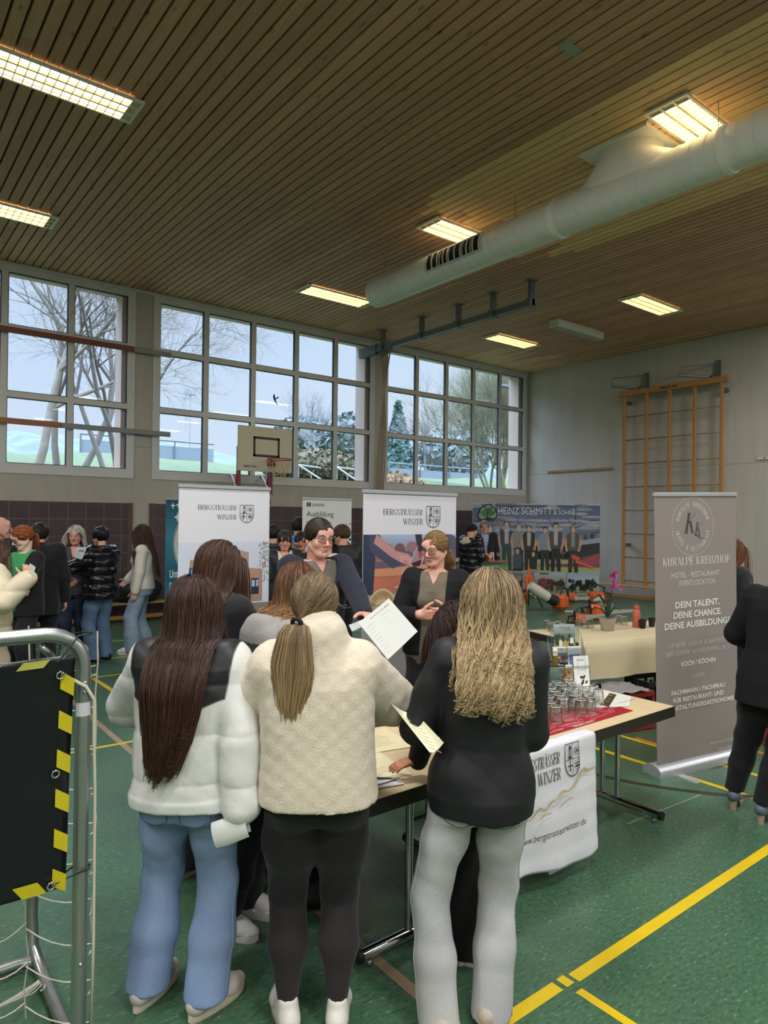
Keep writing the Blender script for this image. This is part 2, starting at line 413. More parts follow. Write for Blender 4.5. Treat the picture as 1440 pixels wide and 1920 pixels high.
# court lines painted on the floor
def fl_line(mb, a, b, w_, z, mi=0):
    a = np.array(a, float); b = np.array(b, float); d = (b-a)/np.linalg.norm(b-a); nr = np.array([-d[1], d[0]])*w_/2
    mb.add([(*(a+nr), z), (*(a-nr), z), (*(b-nr), z), (*(b+nr), z)], [(0, 1, 2, 3)], mi)
LINES = [mat('line_yellow', 'd8b81a', .4, noise=.08, nscale=5), mat('line_tan', '9a8468', .45, noise=.1, nscale=6), mat('line_black', '2a2a20', .5), mat('line_orange', 'c87838', .45), mat('line_seam', '8fae80', .5)]
mb = MB(); z = .0012
fl_line(mb, (2.30, 1.655), (14.2, 1.60), .055, z); fl_line(mb, (2.235, 1.665), (2.28, 1.665), .055, z); fl_line(mb, (-6, 1.70), (2.21, 1.665), .055, z)
fl_line(mb, (2.255, 1.60), (2.255, -5), .04, z)
fl_line(mb, (2.19, 9.1), (2.23, 5.0), .05, z); fl_line(mb, (-4, 5.68), (2.2, 5.55), .04, z); fl_line(mb, (2.6, 5.52), (8, 5.45), .04, z)
fl_line(mb, (1.78, 9.6), (1.72, -4), .05, z*.9, 1)
fl_line(mb, (-3, 9.0), (9, 8.85), .04, z); fl_line(mb, (-3, 10.2), (9, 10.05), .04, z); fl_line(mb, (1.4, 8.0), (9.5, 7.9), .04, z)
fl_line(mb, (4.72, 9), (4.74, .3), .05, z); fl_line(mb, (5.19, 9), (5.17, .3), .045, z)
fl_line(mb, (5.22, 3.17), (5.22, 2.95), .05, z, 3); fl_line(mb, (5.7, 2.6), (5.7, 2.35), .05, z, 3); fl_line(mb, (6.3, 5.6), (9.5, 5.2), .035, z, 3); fl_line(mb, (7.5, 5.2), (7.5, 1), .035, z, 3)
P = [(3.9, 4.2), (4.1, 3.3), (4.243, 2.89), (4.318, 2.66), (4.422, 2.446), (4.567, 2.225), (4.79, 1.98), (5.1, 1.72)]
for a, c in zip(P, P[1:]): fl_line(mb, a, c, .05, z*1.1, 2)
fl_line(mb, (3.72, 2.3), (4.5, 2.25), .008, z*.8, 4)
fl_line(mb, (7.2, 5.3), (6.4, 5.9), .04, z)
o = mb.build('line_markings', LINES, floor); o['kind'] = 'structure'
# ceiling: grooved boards running to the window wall
m, t, b = node_mat('ceiling_boards')
g = _n(t, 'ShaderNodeNewGeometry'); sp = _n(t, 'ShaderNodeSeparateXYZ'); t.links.new(g.outputs['Position'], sp.inputs[0])
PITCH = .122
ix = mth(t, 'FLOOR', mth(t, 'DIVIDE', sp.outputs['X'], PITCH))
wn = _n(t, 'ShaderNodeTexWhiteNoise', noise_dimensions='1D'); t.links.new(ix, wn.inputs['W'])
iy = mth(t, 'FLOOR', mth(t, 'DIVIDE', mth(t, 'ADD', sp.outputs['Y'], mth(t, 'MULTIPLY', wn.outputs['Value'], 4.)), 4.2))
cv = _n(t, 'ShaderNodeCombineXYZ'); t.links.new(ix, cv.inputs[0]); t.links.new(iy, cv.inputs[1])
wn2 = _n(t, 'ShaderNodeTexWhiteNoise', noise_dimensions='2D'); t.links.new(cv.outputs[0], wn2.inputs['Vector'])
# newer, paler boards round the air duct and along the gable
ylim = mth(t, 'ADD', 6.1, mth(t, 'MULTIPLY', wn.outputs['Value'], 1.1))
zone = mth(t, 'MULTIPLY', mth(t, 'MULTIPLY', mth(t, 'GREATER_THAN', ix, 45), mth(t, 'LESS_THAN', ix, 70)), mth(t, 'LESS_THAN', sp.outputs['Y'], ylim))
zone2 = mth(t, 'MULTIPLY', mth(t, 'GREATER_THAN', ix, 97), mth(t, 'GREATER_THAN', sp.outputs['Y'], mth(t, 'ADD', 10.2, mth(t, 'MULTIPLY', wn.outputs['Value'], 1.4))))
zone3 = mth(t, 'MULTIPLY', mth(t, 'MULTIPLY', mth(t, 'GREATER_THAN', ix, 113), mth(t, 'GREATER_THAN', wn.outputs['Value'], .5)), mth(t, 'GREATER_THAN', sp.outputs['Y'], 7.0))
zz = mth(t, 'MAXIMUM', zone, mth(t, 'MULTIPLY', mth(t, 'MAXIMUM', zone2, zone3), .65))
mpg = _n(t, 'ShaderNodeMapping'); mpg.inputs['Scale'].default_value = (40, 2.2, 40); t.links.new(g.outputs['Position'], mpg.inputs[0])
gn = _n(t, 'ShaderNodeTexNoise'); gn.inputs['Scale'].default_value = 1.; gn.inputs['Detail'].default_value = 4; t.links.new(mpg.outputs[0], gn.inputs['Vector'])
kn = _n(t, 'ShaderNodeTexVoronoi'); kn.inputs['Scale'].default_value = 1.
mpk = _n(t, 'ShaderNodeMapping'); mpk.inputs['Scale'].default_value = (8.2, 3., 1); t.links.new(g.outputs['Position'], mpk.inputs[0]); t.links.new(mpk.outputs[0], kn.inputs['Vector'])
kr = _n(t, 'ShaderNodeMapRange'); kr.inputs[1].default_value = .05; kr.inputs[2].default_value = .16; kr.inputs[3].default_value = .5; kr.inputs[4].default_value = 1.; t.links.new(kn.outputs['Distance'], kr.inputs[0])
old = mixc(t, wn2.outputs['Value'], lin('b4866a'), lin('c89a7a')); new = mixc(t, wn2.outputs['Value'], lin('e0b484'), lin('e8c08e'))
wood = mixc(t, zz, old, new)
v = mth(t, 'MULTIPLY', mth(t, 'MULTIPLY_ADD', gn.outputs[0], .5, .75), kr.outputs[0])
sc = _n(t, 'ShaderNodeVectorMath', operation='SCALE'); t.links.new(wood, sc.inputs[0]); t.links.new(v, sc.inputs['Scale']); t.links.new(sc.outputs[0], b.inputs['Base Color'])
b.inputs['Roughness'].default_value = .6
BOARDS = m
mb = MB(); mb.box((XL-.3, YR-.3, ZC+.03), (XE+.3, YW+.35, ZC+.2), 1)
i0 = int(XL/PITCH)
for i in range(i0, int(XE/PITCH)+1):
    x = i*PITCH; a, c = x+.011, x+PITCH-.011
    mb.add([(a, YR, ZC), (c, YR, ZC), (c, YW, ZC), (a, YW, ZC), (a-.004, YR, ZC+.03), (c+.004, YR, ZC+.03), (c+.004, YW, ZC+.03), (a-.004, YW, ZC+.03)],
           [(3, 2, 1, 0), (0, 1, 5, 4), (2, 3, 7, 6), (1, 2, 6, 5), (3, 0, 4, 7)], 0)
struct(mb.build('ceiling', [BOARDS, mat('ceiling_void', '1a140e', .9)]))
# concrete
m, t, b = node_mat('concrete')
g = _n(t, 'ShaderNodeNewGeometry')
mpg = _n(t, 'ShaderNodeMapping'); mpg.inputs['Scale'].default_value = (4, 4, .5); t.links.new(g.outputs['Position'], mpg.inputs[0])
n1 = _n(t, 'ShaderNodeTexNoise'); n1.inputs['Scale'].default_value = 1.6; n1.inputs['Detail'].default_value = 6; t.links.new(mpg.outputs[0], n1.inputs['Vector'])
n2 = _n(t, 'ShaderNodeTexNoise'); n2.inputs['Scale'].default_value = .5; n2.inputs['Detail'].default_value = 3; t.links.new(g.outputs['Position'], n2.inputs['Vector'])
n3 = _n(t, 'ShaderNodeTexVoronoi'); n3.inputs['Scale'].default_value = 3.; t.links.new(g.outputs['Position'], n3.inputs['Vector'])
pit = mth(t, 'MULTIPLY_ADD', mth(t, 'LESS_THAN', n3.outputs['Distance'], .035), -.25, 1.)
sp = _n(t, 'ShaderNodeSeparateXYZ'); t.links.new(g.outputs['Position'], sp.inputs[0])
sm = mth(t, 'LESS_THAN', mth(t, 'ABSOLUTE', mth(t, 'SUBTRACT', sp.outputs['Z'], 3.04)), .008)
sv = mth(t, 'LESS_THAN', mth(t, 'ABSOLUTE', mth(t, 'SUBTRACT', mth(t, 'MODULO', mth(t, 'ADD', sp.outputs['Y'], 20.), 2.5), 1.2)), .006)
seam = mth(t, 'MULTIPLY', mth(t, 'MULTIPLY_ADD', sm, -.35, 1.), mth(t, 'MULTIPLY_ADD', sv, -.12, 1.))
val = mth(t, 'MULTIPLY', mth(t, 'MULTIPLY', mth(t, 'MULTIPLY_ADD', n1.outputs[0], .3, .85), mth(t, 'MULTIPLY_ADD', n2.outputs[0], .3, .85)), mth(t, 'MULTIPLY', pit, seam))
sc = _n(t, 'ShaderNodeVectorMath', operation='SCALE'); sc.inputs[0].default_value = lin('b4afa6'); t.links.new(val, sc.inputs['Scale']); t.links.new(sc.outputs[0], b.inputs['Base Color'])
b.inputs['Roughness'].default_value = .8
CONC = m
mb = MB(); mb.box((XE, YR-.3, -.1), (XE+.3, YW+.6, ZC+.2)); struct(mb.build('wall_gable', CONC))
mb = MB(); mb.box((XL-.3, YR-.3, -.1), (XL, YW+.6, ZC+.2)); struct(mb.build('wall_far_end', CONC))
mb = MB(); mb.box((XL-.3, YR-.3, -.1), (XE+.3, YR, ZC+.2)); struct(mb.build('wall_rear', mat('plaster', 'b8b2a4', .8, noise=.05)))
# window wall: parapet, piers, head; reveals of the outer skin
OPEN = [(-1.0, 4.0), (4.32, 9.35), (9.60, 14.58)]
ZS, ZT = 2.47, 5.80
mb = MB()
mb.box((XL, YW, -.1), (XE, YW+.4, ZS)); mb.box((XL, YW, ZT), (XE, YW+.4, ZC+.2))
xs = [XL]+[x for o_ in OPEN for x in o_]+[XE]
for a, c in zip(xs[::2], xs[1::2]): mb.box((a, YW, ZS), (c, YW+.4, ZT))
struct(mb.build('wall_window_side', CONC))
mb = MB()
for a, c in OPEN:
    mb.box((a-.02, YW+.10, ZT-.07), (c+.02, YW+.45, ZT)); mb.box((c-.2, YW+.10, ZS), (c, YW+.45, ZT)); mb.box((a, YW+.10, ZS), (a+.12, YW+.45, ZT))
struct(mb.build('trim_1', mat('render_pinkish', 'c9b4a8', .8)))
mb = MB(); mb.box((XL, YW-.06, ZC-.05), (XE, YW, ZC), bev=.01); struct(mb.build('trim_2', mat('trim_white', 'c9cbca', .5)))
# dark glazed tiles
m, t, b = node_mat('wall_tiles')
g = _n(t, 'ShaderNodeNewGeometry'); sp = _n(t, 'ShaderNodeSeparateXYZ'); t.links.new(g.outputs['Position'], sp.inputs[0])
def fr(a): return mth(t, 'FRACT', mth(t, 'DIVIDE', a, .29))
jx = mth(t, 'LESS_THAN', fr(mth(t, 'ADD', sp.outputs['X'], 20.)), .05); jz = mth(t, 'LESS_THAN', fr(sp.outputs['Z']), .05)
j = mth(t, 'MAXIMUM', jx, jz)
n1 = _n(t, 'ShaderNodeTexNoise'); n1.inputs['Scale'].default_value = 3.; t.links.new(g.outputs['Position'], n1.inputs['Vector'])
br = mixc(t, n1.outputs[0], lin('3c2c30'), lin('523e42'))
t.links.new(mixc(t, j, br, lin('6a5550')), b.inputs['Base Color']); b.inputs['Roughness'].default_value = .42
# fine ribbed face
wv = _n(t, 'ShaderNodeTexWave', bands_direction='Z'); wv.inputs['Scale'].default_value = 14; t.links.new(g.outputs['Position'], wv.inputs['Vector'])
bp = _n(t, 'ShaderNodeBump'); bp.inputs['Strength'].default_value = .15; t.links.new(wv.outputs[0], bp.inputs['Height']); t.links.new(bp.outputs[0], b.inputs['Normal'])
TILE = m
mb = MB(); ed = []
for a, c in ((XL, 3.97), (4.30, 9.36), (9.62, XE)): mb.box((a, YW-.05, 0), (c, YW, 2.03))
struct(mb.build('baseboard_tiles', TILE))
mb = MB()
for x0 in (3.90, 4.295, 9.30, 9.615): mb.box((x0, YW-.055, 0), (x0+.085, YW-.005, 2.035))
struct(mb.build('trim_3', mat('tile_edge', '5c4440', .5)))
# windows
ALU = mat('window_frame', 'cfd0cf', .42, noise=.03)
GLASS = pane_mat('window_glass', (.97, .985, 1.), .004, 0.)
RUBBER = mat('gasket', '1e2226', .6)
MULL = [[-.05, .95, 1.95, 2.94], [5.33, 6.32, 7.31, 8.29], [10.62, 11.59, 12.54, 13.53]]
ZM = [3.73, 4.79]
for k, (a, c) in enumerate(OPEN):
    wn_ = thing('window_%d' % (k+1), None, None, ((a+c)/2, YW, ZS)); struct(wn_)
    cx = (a+c)/2
    mb = MB(); f = .13
    mb.box((a-cx, -.02, 0), (c-cx, .07, f+.03)); mb.box((a-cx, -.02, ZT-ZS-f), (c-cx, .07, ZT-ZS)); mb.box((a-cx, -.02, f+.03), (a-cx+f, .07, ZT-ZS-f)); mb.box((c-cx-f, -.02, f+.03), (c-cx, .07, ZT-ZS-f))
    for x in MULL[k]: mb.box((x-cx-.048, -.015, .1), (x-cx+.048, .06, ZT-ZS-.1))
    for z in ZM: mb.box((a-cx+.1, -.012, z-ZS-.048), (c-cx-.1, .055, z-ZS+.048))
    mb.build('frame', ALU, wn_)
    mb = MB(); gx = [a+f]+MULL[k]+[c-f]
    zz_ = [ZS+f+.03, ZM[0], ZM[1], ZT-f]
    for i, xm in enumerate(gx[:-1]):
        for jz_, z0 in enumerate(zz_[:-1]):
            xa = xm+(.048 if i else 0); xb = gx[i+1]-(.048 if i < len(gx)-2 else 0)
            za = z0+(.048 if jz_ else 0); zb = zz_[jz_+1]-(.048 if jz_ < 2 else 0)
            g_ = .012
            for q in ((xa, za, xb, za+g_), (xa, zb-g_, xb, zb), (xa, za, xa+g_, zb), (xb-g_, za, xb, zb)):
                mb.box((q[0]-cx, .0, q[1]-ZS), (q[2]-cx, .05, q[3]-ZS))
    mb.build('gasket', RUBBER, wn_)
    mb = MB(); mb.add([(a-cx+.1, .03, .1), (c-cx-.1, .03, .1), (c-cx-.1, .03, ZT-ZS-.1), (a-cx+.1, .03, ZT-ZS-.1)], [(0, 1, 2, 3)])
    mb.build('pane', GLASS, wn_)
# bird silhouettes stuck on the glass
def bird(px, py, h, lab, rot):
    p = ony(px, py, YW+.025); mb = MB()
    poly = [(0, .5), (.1, .25), (.12, .05), (.45, .12), (.5, .3), (.2, .0), (.16, -.12), (.42, -.5), (.36, -.52), (.04, -.2), (-.05, -.05), (-.12, .15), (-.08, .4)]
    c, s_ = cos(rot), sin(rot)
    mb.prism([((x*c-y*s_)*h, (x*s_+y*c)*h) for x, y in poly], .001, Matrix(((1, 0, 0, 0), (0, 0, -1, 0), (0, 1, 0, 0), (0, 0, 0, 1))))
    tag(mb.build('bird_sticker', mat('sticker_black', '1c1e22', .6), loc=tuple(p)), lab, 'sticker', 'bird stickers on the window glass')
bird(514, 748, .22, 'larger black bird silhouette sticker on the middle window above the basketball board', 0)
bird(861, 791, .13, 'small black bird silhouette sticker on the window next to the gable', .9)
# ------------------------------------------------------------------ luminaires
LUM_WHITE = mat('luminaire_white', 'e8e6e0', .4)
m = bpy.data.materials.new('lamp_glow'); m.use_nodes = True; t = m.node_tree; t.nodes.clear()
em = _n(t, 'ShaderNodeEmission'); em.inputs[0].default_value = (1, .76, .36, 1); em.inputs[1].default_value = LAMP_SEEN; oo = _n(t, 'ShaderNodeOutputMaterial'); t.links.new(em.outputs[0], oo.inputs[0]); GLOW = m
LOUV = mat('louvre_blades', 'e9dcb8', .35)
def make_lum(label, loc):
    r = thing('ceiling_light', label, 'ceiling light', loc, group='recessed louvre lights in the board ceiling')
    L, W = 1.5, .44
    mb = MB(); q = .025
    mb.box((-L/2, -W/2, -.006), (L/2, -W/2+q, .02)); mb.box((-L/2, W/2-q, -.006), (L/2, W/2, .02)); mb.box((-L/2, -W/2+q, -.006), (-L/2+q, W/2-q, .02)); mb.box((L/2-q, -W/2+q, -.006), (L/2, W/2-q, .02))
    mb.build('frame', LUM_WHITE, r)
    mb = MB(); mb.add([(-L/2+.1, -W/2+q, .028), (L/2-.1, -W/2+q, .028), (L/2-.1, W/2-q, .028), (-L/2+.1, W/2-q, .028)], [(3, 2, 1, 0)])
    mb.build('reflector', GLOW, r)
    mb = MB()
    for y in (-.066, .066): mb.box((-L/2+q, y-.011, -.004), (L/2-q, y+.011, .026))
    n = 18
    for i in range(n+1):
        x = -L/2+q+(L-2*q)*i/n; w_ = .004
        for y0 in (-W/2+q, -.055, .077): mb.box((x-w_, y0, -.002), (x+w_, y0+.118, .026))
    for sx in (-1, 1): mb.box((sx*(L/2-.062)-.04, -W/2+q, .02), (sx*(L/2-.062)+.04, W/2-q, .027))
    mb.build('louvre', LOUV, r)
    return r
LUMS = [((1.47, 6.80), 'long yellow-lit ceiling light in the upper left corner of the photo'),
        ((1.46, 10.1), 'ceiling light above the left window with the bare trees'),
        ((6.82, 3.43), 'brightest ceiling light beside the square duct collar'),
        ((6.82, 6.82), 'ceiling light half covered by the duct above its grille'),
        ((6.90, 10.16), 'ceiling light just beyond the closed end of the duct'),
        ((11.62, 6.80), 'ceiling light nearest the gable wall over the wall bars'),
        ((11.64, 10.16), 'ceiling light by the curtain rail near the last window')]
proto = make_lum(LUMS[0][1], (*LUMS[0][0], ZC-.032))
for (x, y), lab in LUMS[1:]: dup(proto, (x, y, ZC-.032), label=lab)
def lamp(x, y, pw, col=(.97, .98, 1), lx=1.4, ly=.38, z=ZC-.045):
    l = bpy.data.lights.new('fill_lamp', 'AREA'); l.shape = 'RECTANGLE'; l.size = lx; l.size_y = ly; l.energy = pw; l.color = col
    o = bpy.data.objects.new('fill_lamp', l); COL.objects.link(o); o.location = (x, y, z); return o
# rows of the same fittings out of view, with stronger fill lights added
for x in (-3.6, 1.47, 6.82, 11.62):
    for y in (.1, -3.3, -6.6):
        o = dup(proto, (x, y, ZC-.032)); o['label'] = 'ceiling light over the half of the hall behind the photographer'
        lamp(x, y, LAMP_FAR)
o = dup(proto, (-3.6, 6.8, ZC-.032)); o['label'] = 'ceiling light over the half of the hall behind the photographer'; lamp(-3.6, 6.8, LAMP_FAR)
o = dup(proto, (-3.6, 3.4, ZC-.032)); o['label'] = 'ceiling light over the half of the hall behind the photographer'; lamp(-3.6, 3.4, LAMP_FAR)
o = dup(proto, (11.62, 3.43, ZC-.032)); o['label'] = 'ceiling light over the half of the hall behind the photographer'; lamp(11.62, 3.43, LAMP_FAR)
o = dup(proto, (1.47, 3.43, ZC-.032)); o['label'] = 'ceiling light over the half of the hall behind the photographer'; lamp(1.47, 3.43, LAMP_FAR)
# surface lamp, switched off
r = thing('surface_lamp', 'unlit white box lamp mounted under the boards near the gable', 'ceiling light', (11.8, 8.55, ZC))
mb = MB(); mb.box((-.78, -.12, -.15), (.78, .12, 0), bev=.012); mb.build('housing', mat('lamp_housing', 'd8d8d2', .45), r)
mb = MB(); mb.box((-.72, -.09, -.156), (.72, .09, -.148))
for i in range(24): mb.box((-.72+i*.0605, -.09, -.16), (-.71+i*.0605, .09, -.15))
mb.build('diffuser', mat('lamp_diffuser', 'b0b0aa', .5), r)
mb = MB(); mb.box((-.11, -.05, -.012), (.11, .05, 0), bev=.004); r = mb.build('ceiling_plate', mat('plate_grey', '9aa09a', .6), loc=(4.76, 3.55, ZC))
tag(r, 'small pale rectangular cover plate screwed to the ceiling boards', 'cover plate')
# ------------------------------------------------------------------ air duct
DX, DZ, DR = 6.50, 5.335, .213
DUCT = mat('duct_white', 'f0ede4', .38, noise=.03, nscale=3)
r = thing('air_duct', 'big round white ventilation duct hanging under the ceiling', 'duct', (DX, 0, DZ))
mb = MB(); ye = 8.47
mb.tube([(0, ye+.02, 0), (0, ye, 0), (0, -7, 0)], [DR*.93, DR, DR], 40)
y = ye-.08
while y > -6.5:
    mb.tube([(0, y, 0), (0, y-.012, 0)], DR+.006, 40, cap=False); y -= .145
for y in (5.0, 3.05, .4): mb.tube([(0, y, 0), (0, y-.06, 0)], DR+.012, 40)
mb.build('pipe', DUCT, r, smooth='auto')
# collar: square plate, round neck, saddle
mb = MB(); h = ZC-DZ
mb.box((-.25, 3.72, h-.03), (.56, 4.52, h)); mb.build('collar_plate', DUCT, r)
mb = MB()
def ring(cx, cy, z, rx, ry, n=32): return [(cx+rx*cos(2*pi*i/n), cy+ry*sin(2*pi*i/n), z) for i in range(n)]
mb.loft([ring(.12, 4.12, h-.02, .34, .34), ring(.10, 4.12, h-.10, .33, .33), ring(.05, 4.10, h-.2, .29, .45), ring(0, 4.05, .05, .2, .85), ring(0, 4.05, -.05, .15, .9)])
mb.build('saddle', DUCT, r, smooth='auto')
mb = MB()
gl = MB(); a0, a1 = radians(145), radians(200)
def dpt(y, a, rr): return (rr*cos(a), y, rr*sin(a))
ys0, ys1 = 6.05, 7.05
mb2 = MB()
for (ya, yb, aa, ab) in ((ys0-.03, ys1+.03, a0-.1, a0), (ys0-.03, ys1+.03, a1, a1+.1), (ys0-.03, ys0, a0, a1), (ys1, ys1+.03, a0, a1)):
    n = 6
    for i in range(n):
        t0, t1 = aa+(ab-aa)*i/n, aa+(ab-aa)*(i+1)/n
        V = [dpt(ya, t0, DR+.004), dpt(yb, t0, DR+.004), dpt(yb, t1, DR+.004), dpt(ya, t1, DR+.004), dpt(ya, t0, DR+.016), dpt(yb, t0, DR+.016), dpt(yb, t1, DR+.016), dpt(ya, t1, DR+.016)]
        mb2.add(V, [(0, 1, 2, 3), (7, 6, 5, 4), (0, 4, 5, 1), (1, 5, 6, 2), (2, 6, 7, 3), (3, 7, 4, 0)])
for k in range(1, 9):
    y = ys0+(ys1-ys0)*k/9
    mb2.tube([dpt(y, a0+(a1-a0)*i/8, DR+.012) for i in range(9)], .011, 6)
gr = mb2.build('grille', mat('grille_white', 'c0c0b8', .5), r)
mb = MB()
for i in range(8):
    t0, t1 = a0+(a1-a0)*i/8, a0+(a1-a0)*(i+1)/8
    mb.add([dpt(ys0, t0, DR+.003), dpt(ys1, t0, DR+.003), dpt(ys1, t1, DR+.003), dpt(ys0, t1, DR+.003)], [(0, 1, 2, 3)])
mb.build('inner_shade', mat('duct_dark', '17181a', .9), gr)  # dark sheet stands in for the shaded inside of the duct
for y in (8.2, 5.6, 3.1, 1.0):
    mb = MB(); mb.tube([(-.05, y, DR-.01), (-.05, y, h)], .004, 6); mb.build('hanger_rod', mat('rod_steel', '8a8a86', .4, 1.), r)
# ------------------------------------------------------------------ climbing rope rail
STEEL = mat('painted_steel', '6e7478', .5, .6); RAIL_X, RAIL_Z = 8.95, 5.45
r = thing('rope_rail', 'grey steel beam rail under the ceiling carrying the climbing ropes', 'rail', (RAIL_X, 9.4, RAIL_Z))
mb = MB(); mb.box((-.035, -2.05, -.05), (.035, 2.25, .05)); mb.box((-.06, -2.05, -.06), (.06, 2.25, -.045)); mb.build('beam', STEEL, r)
for y in (-2.0, -1.15, -.28, .75, 2.0):
    mb = MB(); mb.box((-.05, y-.03, .05), (.05, y+.03, ZC-RAIL_Z)); mb.box((-.1, y-.06, ZC-RAIL_Z-.012), (.1, y+.06, ZC-RAIL_Z)); mb.box((-.08, y-.05, -.07), (.08, y+.05, .06)); mb.build('hanger', STEEL, r)
mb = MB(); mb.box((-.05, 2.2, -.1), (.05, YW-9.4, .1)); mb.build('wall_bracket', STEEL, r)
ROPE = mat('rope', 'a08a74', .85, noise=.2, nscale=200)
for i in range(5):
    y0 = 11.05+i*.12; x0 = RAIL_X+(i-2)*.03
    r = thing('climbing_rope', 'climbing rope gathered in the bundle beside the pier', 'rope', (x0, y0, RAIL_Z-.06), group='climbing ropes drawn back to the pier')
    mb = MB(); e_ = np.array([9.45-x0, YW-.06-y0, 2.15-RAIL_Z]); 
    pts = [tuple(e_*u+np.array([.10*(i-2)*.6*sin(pi*u), 0, -.12*sin(pi*u)])+np.array([.02*(i-2)*u, -.015*i*u, 0])) for u in np.linspace(0, 1, 16)]
    mb.tube(pts, .016, 6); mb.build('strand', ROPE, r, True)
    mb = MB(); mb.box((-.025, -.02, -.1), (.025, .02, .02)); mb.build('carabiner', STEEL, r)
# ------------------------------------------------------------------ horizontal bars before the left window
for z, lab in ((4.73, 'upper reddish brown bar with a grey end across the left window'), (3.29, 'lower orange-brown bar with a grey end across the left window')):
    r = thing('window_bar', lab, 'bar', (1.8, YW-.09, z), group='bars across the left window')
    x1 = 3.95 if z > 4 else 2.8
    mb = MB(); mb.box((-4, -.03, -.045), (x1-1.8, .03, .045), bev=.008); mb.build('wooden_bar', mat('bar_wood_%d' % z, '7a4638' if z > 4 else 'a0684a', .5, noise=.12), r)
    mb = MB(); mb.box((x1-1.8, -.028, -.043), (2.82, .028, .043), bev=.006); mb.box((2.3, .02, -.03), (2.42, .09, .03)); mb.build('steel_end', mat('bar_grey', '8b8d8c', .5, .3), r)
# ------------------------------------------------------------------ basketball board
BB = mat('board_cream', 'cfc7b2', .5, noise=.03); RED = mat('frame_red', '84303c', .45); BLK = mat('marking_black', '17181c', .5)
p0, p1, p2 = ony(446, 796, 11.35), ony(549, 806, 11.35), ony(446, 882, 11.35)
bx, bz, bw, bh = (p0[0]+p1[0])/2, p2[2], (p1[0]-p0[0])-.02, p0[2]-p2[2]
r = thing('basketball_board', 'cream basketball board with black target square hung before the window', 'basketball board', (bx, 11.35, bz))
mb = MB(); mb.box((-bw/2, 0, 0), (bw/2, .03, bh), bev=.006); mb.build('backboard', BB, r)
pr = Print((0, -.0005, 0))
s0, s1, s2, s3 = -bw/2+.27*bw, -bw/2+.76*bw, .33*bh, .78*bh
for q in ((s0, s2, s1, s2+.045), (s0, s3-.045, s1, s3), (s0, s2, s0+.045, s3), (s1-.045, s2, s1, s3)): pr.rect(*q, '17181c', up=False)
for q in ((.2, .85), (.2, .47), (.82, .82), (.82, .46), (.82, .1)): pr.ell(-bw/2+q[0]*bw, q[1]*bh, .008, .008, '5a5a55', 8)
pr.up(); pr.text('PMATUFA', -bw/2+.1*bw, .085*bh, .038, '17181c', bold=True, maxw=.26)
pr.build('markings', PRINT, r)
rc = np.array([.13, -.24-.05, .27*bh])
mb = MB(); mb.tube([tuple(rc+np.array([.225*cos(a), .225*sin(a), 0])) for a in np.linspace(0, 2*pi, 28, endpoint=False)], .011, 8, closed=True)
mb.box((rc[0]-.09, -.02, rc[2]-.11), (rc[0]+.06, 0, rc[2]+.01)); mb.box((rc[0]-.07, -.08, rc[2]-.012), (rc[0]+.05, 0, rc[2]+.006))
hoop = mb.build('rim', mat('rim_red', 'a8443a', .45), r, True)
mb = MB(); n = 12; prof = [(.225, 0), (.19, -.1), (.15, -.2), (.12, -.3), (.11, -.4)]
for k in range(n):
    for sgn in (1, -1):
        pts = []
        for i, (rr, zz_) in enumerate(prof):
            a = 2*pi*(k+sgn*.5*(i % 2)+0)/n; pts.append((rc[0]+rr*cos(a), rc[1]+rr*sin(a), rc[2]+zz_))
        mb.tube(pts, .004, 4)
mb.build('net', mat('net_cord', 'cdbb88', .8), r)
dY = YW-11.35
for sx in (-.52, .14):
    mb = MB(); mb.box((sx-.03, .03, -.42), (sx+.03, .09, .45 if sx < 0 else .3)); mb.tube([(sx, .06, -.4), (sx+.22, dY-.02, -.02)], .022, 6); mb.tube([(sx, .06, .2), (sx+.3, dY-.02, -.55)], .026, 6); mb.tube([(sx, .06, -.38), (sx, dY-.01, -.38)], .024, 6); mb.build('support_arm', RED, r)
mb = MB(); mb.box((-.6, dY-.06, -.6), (.55, dY-.01, -.5)); mb.build('wall_mount', RED, r)
# ------------------------------------------------------------------ wall bars on the gable
PINE = mat('pine_orange', 'ad7a42', .42, noise=.12, nscale=6, stretch=(1, 1, 12)); PINE2 = mat('pine_pale', 'b08a58', .5, noise=.1, nscale=8)
r = thing('wall_bars', 'tall wooden climbing grid with thin rungs on the grey gable wall', 'wall bars', (XE-.27, 7.95, .32))
ysl = [1.12, .55, 0, -.57, -1.15]
for y in ysl:
    mb = MB(); mb.box((-.03, y-.035, 0), (.03, y+.035, 4.45), bev=.006); mb.build('post', PINE, r)
for k in range(8):
    mb = MB(); z = .10+k*.547
    mb.tube([(0, 1.15, z), (0, -1.18, z)], .013, 8); mb.build('rung', mat('rung_wood', '8a6a3a', .4), r, True)
mb = MB(); mb.box((-.05, -1.3, 4.42), (.04, 1.25, 4.55), bev=.008); tb = mb.build('top_beam', PINE, r)
pr = Print((-.052, 0, 0), (0, -1, 0), (0, 0, 1)); pr.text('PMATUFA', 0, 4.455, .06, '2a1c10', 'c', bold=True, maxw=.42); pr.build('lettering', PRINT, r)
for y in (.72, -.95):
    mb = MB(); mb.box((.2, y-.05, 4.5), (.27, y+.05, 4.95)); mb.tube([(.2, y, 4.9), (-.28, y+.55, 4.83), (-.28, y+.55, 4.66)], .014, 6); mb.tube([(.22, y+.03, 4.58), (-.28, y+.6, 4.66)], .028, 6); mb.ell((.12, y+.05, 4.58), (.06, .06, .06), 10); mb.build('swing_bracket', STEEL, r)
for y in (1.12, -1.15):
    for z in (.9, 4.25):
        mb = MB(); mb.box((-.02, y-.03, z), (.27, y+.03, z+.07)); mb.build('wall_spacer', STEEL, r)
